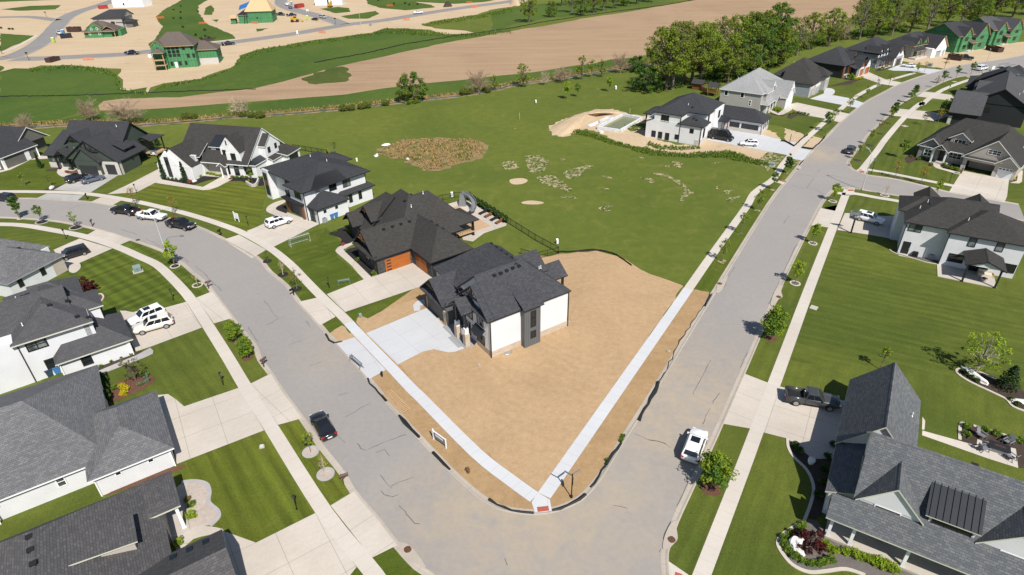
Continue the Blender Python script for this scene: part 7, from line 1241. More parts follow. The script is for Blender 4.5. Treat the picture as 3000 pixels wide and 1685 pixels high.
shrub_line('{} scrub bush along the stream from the left', 'stream', 'T2', [(45, 1185), (880, 1115), (960, 1108), (1060, 1095), (1120, 1085), (1305, 1060)], 1.0, 'stream scrub'); shrub_line('{} low bush on the bank above the farmhouse', 'stream', 'T1', [(1870, 1195), (1950, 1195), (2440, 1175), (2530, 1180)], .9, 'bank bushes'); shrub_line('{} dark bush at the foot of the bare brown spreading tree', 'stream', 'T2', [(2090, 950), (2150, 945), (2320, 930)], 1.1, 'bushes under the bare tree')
shrub_line('{} low shrub in the far corner bed of the big lawn', 'deep', 'EF', [(1790, 130), (1830, 165), (1890, 210), (1960, 250), (2390, 490), (2460, 550)], .75, 'curved bed shrubs'); shrub_line('{} shrub around the fire table patio', 'green', 'EF', [(1830, 830), (1830, 930), (2060, 870), (2200, 920), (2380, 985), (2500, 1010)], 1.0, 'patio shrubs')
shrub_line('{} dark shrub in the site entrance bed', 'deep', 'T1', [(2020, 395), (2100, 385), (10, 290), (95, 300), (130, 300)], 1.6, 'site entrance shrubs'); shrub_line('{} young conifer planted on the green strip of the site', 'deep', 'T1', [(1745, 105), (1820, 70), (1745, 190), (1815, 130), (1815, 190), (1840, 280), (1990, 120), (2060, 310), (1965, 360), (2065, 370)], 1.5, 'planted strip conifers', 'young_conifer'); shrub_line('{} young conifer on the far green strip', 'deep', 'T2', [(1385, 45), (1500, 40), (1540, 55), (1625, 50), (1230, 10)], 1.6, 'far strip conifers', 'young_conifer')
# ground cover that nobody could count
def tufts(name, polys, n, size, mats, seed, z=.03):
    q = random.Random(seed); b = MB(); tris = []
    for P in polys:
        for t in tessellate_polygon([[Vector((p[0], p[1], 0)) for p in P]]):
            A, B_, C = (Vector(P[k]) for k in t); tris.append((abs((B_ - A).cross(C - A)) / 2, A, B_, C))
    tot = sum(t[0] for t in tris)
    for a, A, B_, C in tris:
        for _ in range(int(n * a / tot + q.random())):
            u, v = sorted((q.random(), q.random())); p = A*u + B_*(v - u) + C*(1 - v); s = size * q.uniform(.5, 1.4)
            for _k in range(3):
                an = q.uniform(0, 6.28); d = Vector((math.cos(an), math.sin(an))); w = Vector((-d.y, d.x)) * s * .28; top = p + d * s * q.uniform(.2, .6); h_ = s * q.uniform(.5, 1.1)
                b.add([(p.x - w.x, p.y - w.y, z), (p.x + w.x, p.y + w.y, z), (top.x, top.y, z + h_)], [(0, 1, 2)], q.randrange(len(mats)))
    return tag(b.build(name, mats), kind='stuff')
tufts('reeds', [g('M2', '1230 160, 1400 70, 1530 30, 1760 30, 2100 30, 2270 55, 2310 120, 2270 185, 2140 240, 1890 320, 1780 340, 1650 320, 1560 260, 1260 190')], 1500, .5, ['reed', 'reed', 'leaf_oak', 'reed'], 1)
tufts('weeds', [g('M3', '1380 740, 1500 780, 1700 790, 1880 790, 1890 810, 1700 830, 1480 820, 1350 780'), g('M3', '1200 790, 1480 830, 1700 860, 1990 840, 2200 830, 2420 910, 2572 950, 2572 985, 2380 960, 2100 900, 1740 900, 1400 880, 1200 830'), g('M3', '640 620, 760 640, 900 690, 1000 730, 1200 780, 1200 810, 1000 770, 800 700, 600 660'), g('M3', '1120 580, 1280 560, 1390 560, 1300 620, 1200 640')], 2600, .45, ['grass_blade', 'leaf_green', 'leaf_oak'], 2)
tufts('weeds', [g('T1', '300 690, 700 655, 1080 690, 1180 770, 1240 890, 1500 945, 1650 850, 2000 800, 2320 700, 2420 580, 2572 510, 2572 560, 2420 640, 2100 800, 1600 900, 1460 960, 1200 910, 1120 760, 700 690, 300 730'), g('T2', '0 500, 600 410, 1150 340, 1300 290, 1640 300, 2000 350, 2572 305, 2572 340, 2000 380, 1300 340, 600 450, 0 540'), g('T2', '1660 250, 1900 200, 2300 140, 2572 75, 2572 120, 2300 180, 1700 270')], 2600, .7, ['grass_blade', 'leaf_green', 'leaf_oak'], 3)
tufts('bank_grass', [[(p[0] + dx, p[1] + dy) for p, (dx, dy) in zip(sm_ + sm_[::-1], [(0, 4.4)] * len(sm_) + [(0, 1.2)] * len(sm_))]], 3000, .6, ['reed', 'reed', 'leaf_oak', 'leaf_olive'], 4); tufts('undergrowth', [g('T3', '1200 900, 1500 930, 1800 860, 2200 830, 2572 740, 2572 560, 2000 620, 1500 690, 1240 740') + g('T4', '0 560, 120 560, 100 680, 0 720'), g('T4', '200 560, 600 440, 900 380, 1400 310, 1400 260, 900 300, 500 380, 200 480')], 4500, .9, ['leaf_green', 'leaf_deep', 'leaf_oak'], 5)
tufts('verge_weeds', [g('C5', '1880 100, 1940 -20, 1985 -20, 1940 110'), g('C5', '1640 420, 1700 390, 1680 460')], 160, .28, ['leaf_green', 'grass_blade'], 6)
# ------------------------------------------------------------------ street furniture and small things
def lift(fr, x, y, z=.05): return (*W(fr, x, y), z)
# street lamps: pole, curved arm, head, base
def street_lamp(label, fr, base, head, h, hz, scale=1.0):
    b = W(fr, *base); t = thing('street_lamp', label, 'street lamp', (*b, .1), 0, 'street lamps'); hd = Vector(W(fr, *head, hz)) - Vector(b)
    if hd.length > 3.2: hd = hd.normalized() * 2.6
    m = MB(); m.tube([(0, 0, 0), (0, 0, h*.5), (0, 0, h - .9)], [.095, .075, .06], 10); m.build('pole', 'pole_grey', t)
    a = MB(); d = hd.normalized(); a.tube([(0, 0, h - .95)] + [(d.x*hd.length*(1 - math.cos(k)), d.y*hd.length*(1 - math.cos(k)), h - .95 + (hz - h + .95)*math.sin(k)) for k in (.35, .7, 1.05, 1.4)] + [(d.x*hd.length*.98, d.y*hd.length*.98, hz)], .045, 8); a.build('arm', 'pole_grey', t)
    q = MB(); n = Vector((-d.y, d.x)); c = Vector((d.x, d.y)) * hd.length
    for s, z0, z1 in ((1, -.06, .07),): q.prism([tuple(c - Vector((d.x, d.y))*.35 + n*.12), tuple(c + Vector((d.x, d.y))*.35 + n*.15), tuple(c + Vector((d.x, d.y))*.42), tuple(c + Vector((d.x, d.y))*.35 - n*.15), tuple(c - Vector((d.x, d.y))*.35 - n*.12)], hz + z0, hz + z1)
    q.build('lamp_head', 'pole_grey', t); p = MB(); p.disc((0, 0), .24, 0, .16, 14); p.disc((0, 0), .15, .16, .4, 12); p.build('base', 'walk_concrete', t)
street_lamp('tall grey street lamp at the bright leafy tree on the crescent', 'M1', (1667, 1372), (1680, 938), 7.4, 8.3)
street_lamp('tall grey street lamp at the mouth of the side street', 'C4', (1085, 1240), (1165, 658), 7.4, 8.3)
street_lamp('slender street lamp beside the white van', 'HH', (1148, 372), (1235, 20), 7.4, 8.3)
street_lamp('pale street lamp at the far site junction', 'T2', (1053, 264), (1020, 95), 8.0, 9.0)
street_lamp('pale street lamp near the top left of the building site', 'T1', (648, 140), (600, 0), 8.0, 9.0)
# yard lamps on posts
def yard_lamp(label, fr, x, y, h=2.0, g_='post lamps in the front yards'):
    t = thing('yard_lamp', label, 'post lamp', lift(fr, x, y), 0, g_); m = MB(); m.tube([(0, 0, 0), (0, 0, h - .35)], .045, 8); m.tube([(0, 0, 0), (0, 0, .15)], .09, 8); m.build('post', 'fence_black', t)
    q = MB(); q.add([(-.08, -.08, h - .38), (.08, -.08, h - .38), (.08, .08, h - .38), (-.08, .08, h - .38), (-.13, -.13, h - .08), (.13, -.13, h - .08), (.13, .13, h - .08), (-.13, .13, h - .08)], [(3,2,1,0), (4,5,6,7), (0,1,5,4), (1,2,6,5), (2,3,7,6), (3,0,4,7)]); q.build('lantern', 'blind_glass', t)
    c = MB(); c.add([(-.16, -.16, h - .08), (.16, -.16, h - .08), (.16, .16, h - .08), (-.16, .16, h - .08), (0, 0, h + .06)], [(3,2,1,0), (0,1,4), (1,2,4), (2,3,4), (3,0,4)]); c.build('cap', 'fence_black', t)
for fr, x, y, lab in (('B2', 297, 972, 'black post lamp on the yellow-striped lawn'), ('N1', 1744, 822, 'black post lamp at the corner of the checked lawn'), ('N1', 668, 208, 'black post lamp by the pavement near the black minivan'), ('B1', 1382, 270, 'black post lamp on the lawn between red-brown bed and pavement'), ('N2', 738, 428, 'black post lamp on the lawn of the cedar door house'),
    ('M1', 1372, 772, 'black post lamp beside the farmhouse drive'), ('M1', 2495, 1103, 'black post lamp right of the white yard sign'), ('C4', 2322, 1128, 'black post lamp near the craftsman drive'), ('C4', 1925, 95, 'black post lamp on the lawn left of the black gabled house'), ('T4', 1100, 818, 'black post lamp on the orange door house drive'), ('HH', 568, 690, 'black post lamp by the curved pavement below the slate roofs'), ('N4', 1015, 400, 'dark spike lamp behind the white walls at the patio house')):
    if lab.startswith('dark spike'): continue
    yard_lamp(lab, fr, x, y)
# letterboxes: post, arm, box, flag
def letterbox(label, fr, x, y, toward, mat='sign_brown'):
    p = Vector(W(fr, x, y)); d = (Vector(W(fr, *toward)) - p); t = thing('letterbox', label, 'letterbox', (*p, .03), math.atan2(d.y, d.x), 'letterboxes'); m = MB(); m.box(-.06, -.06, 0, .06, .06, 1.15); m.bar((0, 0, .7), (.38, 0, 1.05), .07, .07); m.build('post', mat, t)
    q = MB(); q.box(-.3, -.12, 1.1, .62, .12, 1.22); q.tube([(-.28, 0, 1.24), (.62, 0, 1.24)], .135, 10); q.build('box', mat, t); f = MB(); f.box(-.1, .13, 1.2, -.06, .15, 1.5); f.build('flag', 'tactile_red', t)
for fr, x, y, to, lab in (('SD', 888, 1437, (1000, 1400), 'brown letterbox by the nearest leafless tree'), ('N1', 2098, 708, (2150, 690), 'brown letterbox by the kerb opposite the checked lawn'), ('M1', 933, 1112, (960, 1060), 'brown letterbox before the black minivan drive'), ('N2', 82, 1222, (140, 1180), 'brown letterbox above the wide drive of the light grey roof'), ('N2', 383, 500, (350, 520), 'black letterbox beside the rust leaved tree'), ('M1', 2222, 1205, (2190, 1230), 'black letterbox on the verge right of the last black pickup'), ('M1', 880, 840, (870, 870), 'black letterbox on the small verge of the green house')):
    letterbox(lab, fr, x, y, to, 'sign_brown' if 'brown' in lab else 'fence_black')
# street sign at the corner: post, stop plate seen from the back, two name blades
p = W('C5', 1048, 1075); t = thing('street_sign', 'street name blades over the dark back of an octagonal plate at the plot corner', 'street sign', (*p, .05), 0)
m = MB(); m.tube([(0, 0, 0), (0, 0, 3.35)], .06, 8); m.disc((0, 0), .13, 0, .25, 12); m.build('post', 'fence_black', t)
dd = (Vector(W('C5', 1700, 1150)) - Vector(p)).normalized(); nn = Vector((-dd.y, dd.x)); m = MB(); vs = []
for k in range(8): a = math.pi/8 + k*math.pi/4; vs.append(Vector((nn.x*.42*math.cos(a), nn.y*.42*math.cos(a), 2.35 + .42*math.sin(a))))
o3 = Vector((dd.x, dd.y, 0)) * .07; m.add([v + o3 for v in vs] + [v + o3*1.5 for v in vs], [tuple(range(8)), tuple(range(8, 16))[::-1]] + [(i, 8 + i, 8 + (i+1) % 8, (i+1) % 8) for i in range(8)]); m.build('sign_plate', 'fence_black', t)
for q_, z in ((Vector(W('C5', 955, 620, 3.2)) - Vector(p), 3.15), (Vector(W('C5', 1180, 585, 3.35)) - Vector(p), 3.32)):
    q_ = q_.normalized(); m = MB(); m.bar((q_.x*.05, q_.y*.05, z), (q_.x*.95, q_.y*.95, z), .04, .2); m.build('name_blade', 'sign_grey', t)
p = W('C4', 1215, 1015); t = thing('street_sign', 'tall dark street sign post on the corner before the craftsman lawn', 'street sign', (*p, .05), 0); m = MB(); m.tube([(0, 0, 0), (0, 0, 3.4)], .06, 8); m.build('post', 'fence_black', t)
for a, z in ((.6, 3.2), (2.2, 3.4)): m = MB(); m.bar((-.4*math.cos(a), -.4*math.sin(a), z), (.4*math.cos(a), .4*math.sin(a), z), .03, .18); m.build('name_blade', 'box_green', t)
for fr, x, y, lab in (('T2', 800, 244, 'dark street sign at the far site junction'), ('T1', 290, 605, 'dark street sign at the near site junction'), ('T1', 470, 175, 'dark street sign by the side track of the building site'), ('T1', 25, 545, 'dark street sign at the left edge of the building site')):
    t = thing('street_sign', lab, 'street sign', lift(fr, x, y), 0, 'site street signs'); m = MB(); m.tube([(0, 0, 0), (0, 0, 3.2)], .08, 6); m.build('post', 'fence_black', t); m = MB(); m.box(-.5, -.03, 2.6, .5, .03, 3.2); m.build('sign_plate', 'fence_black', t)
# sale signs
def sale_sign(label, fr, a, b, h=1.6, panel='sign_grey'):
    A, B_ = Vector(W(fr, *a)), Vector(W(fr, *b)); c = (A + B_)/2; L = (B_ - A).length/2; t = thing('sale_sign', label, 'yard sign', (*c, .04), heading(A, B_)); m = MB(); m.box(-L - .06, -.06, 0, -L + .06, .06, h + .25); m.box(L - .06, -.06, 0, L + .06, .06, h + .05); m.box(-L, -.05, h - .1, L, .05, h + .02); m.build('frame', 'sign_white', t)
    q = MB(); q.box(-L + .1, -.025, h*.32, L - .1, .025, h - .12); o = q.build('panel', panel, t); f = MB(); f.box(-L + .4, -.032, h*.62, L - .4, .032, h*.78); f.build('printed_band', 'sign_white', o)
sale_sign('white framed sign with grey panel standing on the bare verge of the corner plot', 'B2', (1288, 465), (1378, 530), 1.35)
sale_sign('white yard sign on the striped lawn left of the flat-fronted house', 'M1', (2365, 1052), (2405, 1066), 1.7, 'sign_white')
sale_sign('small white sign frame on the verge behind the white van', 'OH', (2010, 985), (2055, 975), 1.5, 'sign_white')
sale_sign('tiny white notice board by the far site road', 'T2', (508, 122), (530, 122), 1.6, 'sign_white'); sale_sign('white notice board by the near site road', 'T2', (412, 356), (426, 355), 2.2, 'sign_white')
# utility cabinets
def cabinet(label, fr, x, y, w, d, h, ang, mat='box_green', pad=True):
    t = thing('utility_cabinet', label, 'utility box', lift(fr, x, y, .03), ang); 
    if pad: m = MB(); m.box(-w*.66, -d*.66, 0, w*.66, d*.66, .12); m.build('pad', 'walk_concrete', t)
    m = MB(); m.prism([(-w/2, -d/2), (w/2, -d/2), (w/2, d/2), (-w/2, d/2)], .1, h*.8); m.add([(-w/2, -d/2, h*.8), (w/2, -d/2, h*.8), (w/2, d/2, h), (-w/2, d/2, h), (-w/2, d/2, h*.8), (w/2, d/2, h*.8)], [(0,1,2,3), (0,3,4), (1,5,2), (3,2,5,4)]); m.build('cabinet', mat, t); q = MB(); q.box(-w*.02, -d/2 - .015, .2, w*.02, -d/2 + .005, h*.7); q.build('door_seam', 'fence_black', t)
cabinet('green transformer box on a concrete pad on the checked lawn', 'N1', 1388, 535, 1.15, .95, 1.1, .6); cabinet('green utility box on the lot side verge near the new drive', 'M4', 38, 640, 1.0, .8, .9, -.5); cabinet('small green utility box on the far verge near the brown container', 'OH', 962, 905, 1.3, 1.0, 1.1, -.9); cabinet('small dark utility box in the soil beside the new drive', 'N2', 1052, 720, .4, .4, .6, .4, pad=False); cabinet('small green box on the site side of the long road', 'T2', 1150, 264, 1.2, 1.2, 1.4, .1, 'box_green')
cabinet('white service post at the pool fence', 'M2', 1970, 610, .45, .45, 1.1, .3, 'sign_white', False); cabinet('small white service post behind the flat-fronted house', 'M2', 1015, 255, .35, .35, .9, .3, 'sign_white', False); cabinet('white service post before the wood shade', 'M3', 1042, 215, .45, .45, 1.2, .3, 'sign_white', False); cabinet('small white marker box on the vacant lot', 'M3', 240, 352, .35, .35, 1.0, .3, 'sign_white', False); cabinet('small white service post at the pool fence end', 'N3', 1565, 128, .35, .35, 1.0, .3, 'sign_white', False); cabinet('small light box in the lawn by the left pavement', 'B2', 45, 522, .4, .3, .3, .3, 'pole_grey')
def lid(label, fr, x, y, s, mat='walk_concrete', rot=0): m = MB(); m.box(-s, -s*.9, 0, s, s*.9, .06); o = m.build('access_lid', mat); o.location = lift(fr, x, y, .035); o.rotation_euler = (0, 0, rot); tag(o, label, 'access lid')
lid('square concrete lid on the big lawn by the pavement', 'N4', 460, 900, .55, 'walk_concrete', .9); lid('pale round-cornered lid on the craftsman lawn', 'M4', 1372, 240, .7, 'river_stone', .2); lid('small pale lid on the far curved verge', 'HH', 672, 522, .7, 'river_stone'); lid('pale lid on the far verge near the white van', 'HH', 910, 440, .7, 'river_stone')
# kerb inlets and ramp strips
for fr, x, y, lab in (('C1', 522, 1124, 'rusty storm grate at the kerb below the lot verge'), ('C1', 1355, 1312, 'rusty storm grate in the right kerb bulge'), ('C3', 565, 957, 'rusty storm grate in the nearest right kerb bulge'), ('B2', 1100, 1267, 'rusty storm grate at the bottom of the left street'), ('C4', 176, 952, 'pale storm grate on the lot side opposite the side street'), ('C4', 906, 892, 'storm grate at the side street corner kerb'), ('N1', 1386, 222, 'storm grate at the kerb beside the minivan drive')):
    t = thing('storm_grate', lab, 'storm drain', lift(fr, x, y, .115), .5, 'storm grates'); m = MB(); m.disc((0, 0), .36, 0, .03, 18); m.build('rim', 'grate_rust', t); m = MB()
    for k in range(-2, 3): m.box(-.3, k*.12 - .025, .03, .3, k*.12 + .025, .045)
    m.build('grille', 'brown_steel', t)
for fr, s, lab in (('C5', '440 1250, 640 1229, 658 1312, 455 1337', 'red warning strip on the ramp at the plot corner'), ('C3', '620 1408, 710 1440, 760 1500, 600 1500', 'red warning strip cut by the bottom edge'), ('C4', '1035 970, 1110 975, 1125 1008, 1060 1000', 'red warning strip at the north corner of the side street'), ('C4', '888 1236, 972 1237, 968 1258, 884 1256', 'red warning strip at the south corner of the side street'), ('M4', '128 783, 180 795, 178 808, 120 795', 'red warning strip on the lot side ramp')):
    m = MB(); m.prism(g(fr, s), .075, .092); tag(m.build('tactile_strip', 'tactile_red'), lab, 'warning strip', 'warning strips')
# silt socks and silt fences
def sock(label, pts, r=.16, h=None, wob=.12, seed=1, grp='silt barriers'):
    q = random.Random(seed); L = []
    for a, b in zip(pts, pts[1:]):
        a, b = Vector(a), Vector(b); k = max(1, int((b - a).length / .8))
        for i in range(k): L.append(a.lerp(b, i/k) + Vector((q.uniform(-wob, wob), q.uniform(-wob, wob))))
    L.append(Vector(pts[-1])); m = MB()
    if h:
        for a, b in zip(L, L[1:]): m.bar((a.x, a.y, h/2), (b.x, b.y, h/2), .05, h*q.uniform(.8, 1.1))
    else: m.tube([(p.x, p.y, r*.7) for p in L], [r*q.uniform(.6, 1.3) for p in L], 6)
    tag(m.build('silt_barrier', 'silt_black'), label, 'silt barrier', grp)
sock('black silt sock along the kerb by the wooden pallets', g('B2', '805 30, 830 60, 860 100, 945 192'), .14, None, .1, 2); sock('black silt sock along the kerb opposite the black sedan', g('B2', '1040 298, 1078 345, 1130 400, 1183 455'), .24, None, .08, 3); sock('black silt sock along the kerb below the white framed sign', g('B2', '1285 562, 1330 610, 1405 688'), .17, None, .06, 4); sock('black silt sock left of the corner ramp', g('B2', '1688 905, 1745 945') + g('C5', '0 1312, 170 1345, 385 1360'), .15, None, .06, 5)
sock('black silt sock right of the corner ramp', g('C5', '708 1318, 850 1280, 1000 1225, 1190 1125, 1300 1028'), .16, None, .06, 6); sock('black silt sock on the bend past the street sign', g('C5', '1390 890, 1450 820, 1540 690, 1600 600, 1650 525'), .15, None, .12, 7); sock('black silt sock near the yellow weeds on the right kerb', g('C5', '1660 515, 1730 400, 1790 300, 1850 230, 1930 125'), .17, None, .05, 8); sock('black silt sock along the straight kerb midway', g('P', '1872 1234, 1890 1200, 1905 1170, 1920 1150, 1928 1122'), .2, None, .08, 9); sock('thin black silt edge along the upper straight kerb', g('P', '1928 1120, 1952 1085, 1975 1030, 1998 990, 2025 950, 2055 905, 2068 890'), .07, None, .15, 10)
sock('black silt fence at the top of the corner plot verge', g('C1', '320 1447, 350 1380, 412 1280'), .1, .5, .02, 11); sock('black silt sock at the kerb of the new drive', g('N2', '702 895, 740 955, 790 985, 868 966'), .14, None, .06, 12); sock('black silt fence across the back of the corner plot', g('P', '1632 742, 1690 737, 1747 734, 1790 745, 1817 757, 1850 780'), .08, .35, .25, 13)
sock('black silt fence around the drive garden soil', g('C4', '-60 555, 0 560, 125 628, 190 570, 250 510, 320 470'), .1, .5, .05, 14); sock('black silt fence along the kerb by the dark grey car', g('C4', '228 645, 390 670, 440 620, 480 590, 550 515, 575 480'), .1, .5, .12, 15); sock('black silt fence below the new drive', g('C4', '205 895, 265 830'), .1, .5, .03, 16)
sock('long black silt fence across the meadow', g('T1', '-300 990, 0 975, 640 965, 1480 935, 2000 915, 2572 900'), .1, .3, .6, 17); sock('black silt fence between meadow and bare field', g('T2', '590 632, 1100 540, 1500 445, 2000 365, 2572 285') + g('T3', '300 225, 700 165, 1100 110, 1500 60, 1900 -10'), .1, .4, .6, 18)
# wooden pallets, steel barricade, hydrant, boulders
A, B_ = Vector(W('B2', 985, 118)), Vector(W('B2', 1110, 240)); an = heading(A, B_); c = (Vector(W('B2', 955, 135)) + Vector(W('B2', 1085, 258)))/2
for k, lab in ((-1, 'upper of two slatted wooden pallets laid end to end on the verge'), (1, 'lower of two slatted wooden pallets laid end to end on the verge')):
    t = thing('wooden_pallet', lab, 'pallet', (c.x + math.cos(an)*1.15*k, c.y + math.sin(an)*1.15*k, .05), an, 'pallets'); m = MB()
    for i in range(3): m.box(-1.08, -.62 + i*.58, 0, 1.08, -.54 + i*.58, .1)
    m.build('runner', 'pale_wood', t); m = MB()
    for i in range(8): x = -1.04 + i*.28; m.box(x, -.66, .1, x + .11, .66, .14)
    m.build('deck_board', 'pale_wood', t)
A, B_ = Vector(W('N2', 958, 1150)), Vector(W('N2', 1065, 1245)); t = thing('steel_trestle', 'dark steel trestle standing on the new concrete apron', 'trestle', (*((A + B_)/2), .06), heading(A, B_)); L = (B_ - A).length/2; m = MB(); m.box(-L, -.18, .78, L, -.06, .88); m.box(-L, .06, .78, L, .18, .88); m.build('rail', 'sign_grey', t)
for s in (-1, 1):
    m = MB(); m.bar((s*L*.95, -.3, 0), (s*L*.9, -.05, .85), .08, .08); m.bar((s*L*.95, .3, 0), (s*L*.9, .05, .85), .08, .08); m.build('leg', 'sign_grey', t)
m = MB(); m.bar((-L*.9, 0, .35), (L*.9, 0, .35), .06, .06); m.build('stretcher', 'sign_grey', t)
t = thing('fire_hydrant', 'red-brown fire hydrant on the bare verge below the sign', 'hydrant', lift('B2', 1538, 705), 0); m = MB(); m.tube([(0, 0, 0), (0, 0, .62)], .13, 10); m.tube([(0, 0, .0), (0, 0, .1)], .2, 10); m.blob((0, 0, .66), (.15, .15, .14), 1, 0); m.build('barrel', 'grate_rust', t)
for dx, dy in ((1, 0), (-1, 0), (0, -1)): m = MB(); m.tube([(dx*.1, dy*.1, .45), (dx*.24, dy*.24, .45)], .075, 8); m.build('outlet', 'grate_rust', t)
m = MB(); m.box(-.1, -.1, 0, .1, .1, .7); m.box(-.13, -.13, .66, .13, .13, .72); o = m.build('service_post', 'fence_black'); o.location = lift('N2', 1268, 1315); tag(o, 'short black service post on soil below the new apron', 'service post')
def boulder(lab, fr, x, y, r, seed, mat='rock', grp=None): m = MB(); m.blob((0, 0, r[2]*.5), r, seed, .22, 0, 9, 6, .6); o = m.build('boulder', mat); o.location = lift(fr, x, y, .03); o.rotation_euler = (0, 0, seed); tag(o, lab, 'boulder', grp)
boulder('pale stone lying on the bare soil before the new house', 'N2', 2245, 1205, (.28, .22, .2), 1); boulder('big white boulder by the red maple', 'B4', 163, 1262, (.55, .8, .6), 2, 'rock_white'); boulder('flat white boulder in the kerbed porch bed', 'B4', 188, 1315, (.5, .6, .3), 3, 'rock_white'); boulder('white rock in the shaded bed of the porch house', 'B4', 268, 748, (.6, .4, .35), 4, 'rock_white'); boulder('long white rock at the pale birch', 'EF', 1920, 185, (1.9, .5, .35), 5, 'rock_white'); boulder('white rock at the right end of the curved bed', 'EF', 2520, 520, (1.2, .4, .35), 6, 'rock_white'); boulder('white rock at the farmhouse garage corner', 'FH', 680, 1125, (.55, .35, .3), 7, 'rock_white'); boulder('white flat rock in the mulch by the green house drive', 'GH', 345, 1395, (.9, .45, .35), 8, 'rock_white')
boulder('small dark stone on the right verge soil', 'C2', 285, 150, (.25, .2, .18), 9); boulder('tiny dark stone on the corner plot', 'N3', 1690, 960, (.2, .2, .15), 10); boulder('pale slab on the grass beside the reed bed', 'M2', 1210, 195, (1.3, .5, .2), 11, 'rock_white'); boulder('white rock at the edge of the reed bed', 'M2', 1523, 238, (.45, .35, .4), 12, 'rock_white'); boulder('white rubble heap on the mown field', 'M2', 1310, 90, (1.2, .7, .3), 13, 'rock_white')
m = MB(); q_ = smooth(g('FH', '1610 1155, 1680 1200, 1740 1215, 1800 1180, 1830 1100'), False, 4)
for a, b in zip(q_, q_[1:]): m.bar((a[0], a[1], .35), (b[0], b[1], .35), .3, .65)
tag(m.build('stone_wall', 'pale_stone'), 'low curved pale stone wall in front of the farmhouse', 'garden wall')
# football goals
def goal(lab, fr, a, b, h, d, mat='net_white'):
    A, B_ = Vector(W(fr, *a)), Vector(W(fr, *b)); c = (A + B_)/2; L = (B_ - A).length/2; t = thing('football_goal', lab, 'football goal', (*c, .04), heading(A, B_)); m = MB()
    m.tube([(-L, 0, 0), (-L, 0, h), (L, 0, h), (L, 0, 0)], .05, 6); m.tube([(-L, 0, .03), (-L, d, .03), (L, d, .03), (L, 0, .03)], .035, 5); m.tube([(-L, d, .03), (-L, d*.35, h)], .03, 5); m.tube([(L, d, .03), (L, d*.35, h)], .03, 5); m.build('frame', mat, t); q = MB()
    for k in range(13): x = -L + 2*L*k/12; q.bar((x, 0, h), (x, d*.4, h), .015, .015); q.bar((x, d*.4, h), (x, d, .05), .015, .015)
    for k in range(6): f = k/5; q.bar((-L, d*(.4 + .6*f), h*(1 - f)), (L, d*(.4 + .6*f), h*(1 - f) + .01), .015, .015)
    q.build('net', mat, t)
goal('white netted football goal on the lawn of the cedar door house', 'M2', (355, 1115), (548, 1055), 1.6, 1.1); goal('low green framed net on the same lawn beside the post lamp', 'N2', (830, 400), (945, 380), .8, .9, 'box_green')
# basketball hoops
def hoop(lab, fr, base, face, h=3.05):
    p = Vector(W(fr, *base)); f = (Vector(W(fr, *face)) - p).normalized(); t = thing('basketball_hoop', lab, 'basketball hoop', (*p, .05), math.atan2(f.y, f.x), 'basketball hoops'); m = MB(); m.box(-.12, -.12, 0, .12, .12, h - .2); m.bar((0, -.25, h - .5), (.85, -.25, h + .1), .07, .07); m.bar((0, .25, h - .5), (.85, .25, h + .1), .07, .07); m.bar((0, 0, h - .6), (.85, 0, h + .2), .1, .1); m.build('post', 'fence_black', t)
    m = MB(); m.box(.85, -.9, h - .1, .9, .9, h + .95); m.build('backboard', 'blind_glass', t); m = MB(); m.box(.9, -.3, h + .08, .915, .3, h + .5); m.box(.9, -.9, h - .12, .92, .9, h - .05); m.build('board_marking', 'sign_white', t); m = MB(); m.tube([(1.15 + .23*math.cos(a), .23*math.sin(a), h) for a in [2*math.pi*i/12 for i in range(13)]], .02, 5); m.build('hoop_ring', 'barrier_orange', t)
hoop('basketball hoop standing on the drive edge of the patio house', 'N4', (832, 148), (760, -120)); hoop('basketball hoop at the left side of the farmhouse garage', 'M1', (1612, 500), (1500, 560))
# bins
for fr, x, y, mat, lab in (('BF', 675, 1185, 'bin_dark', 'dark wheeled bin beside the blue one behind the light grey roof'), ('BF', 775, 1150, 'bin_blue', 'blue wheeled bin behind the light grey roof'), ('M2', 765, 830, 'bin_blue', 'left of two blue wheeled bins at the flat-fronted house'), ('M2', 805, 815, 'bin_blue', 'right of two blue wheeled bins at the flat-fronted house')):
    t = thing('wheeled_bin', lab, 'bin', lift(fr, x, y), R(-50), 'wheeled bins'); m = MB(); m.add([(-.26, -.28, .05), (.26, -.28, .05), (.26, .28, .05), (-.26, .28, .05), (-.32, -.38, 1.0), (.32, -.38, 1.0), (.32, .38, 1.0), (-.32, .38, 1.0)], [(3,2,1,0), (4,5,6,7), (0,1,5,4), (1,2,6,5), (2,3,7,6), (3,0,4,7)]); m.build('bin_body', mat, t); m = MB(); m.box(-.36, -.43, 1.0, .36, .43, 1.07); m.build('lid', mat, t)
for fr, x, y, lab in (('FF', 613, 990, 'square air conditioning unit by the patio house inner corner'), ('M2', 692, 862, 'pale air conditioning unit against the flat-fronted house'), ('FF', 400, 955, 'dark grill by the back door of the patio house')):
    t = thing('air_conditioner' if 'air' in lab else 'grill', lab, 'air conditioner' if 'air' in lab else 'grill', lift(fr, x, y), R(-30)); m = MB(); m.box(-.4, -.4, 0, .4, .4, .85); m.build('casing', 'grey_trim' if 'air' in lab else 'fence_black', t); m = MB(); m.disc((0, 0), .3, .85, .89, 14); m.build('fan_grille', 'fence_black', t)
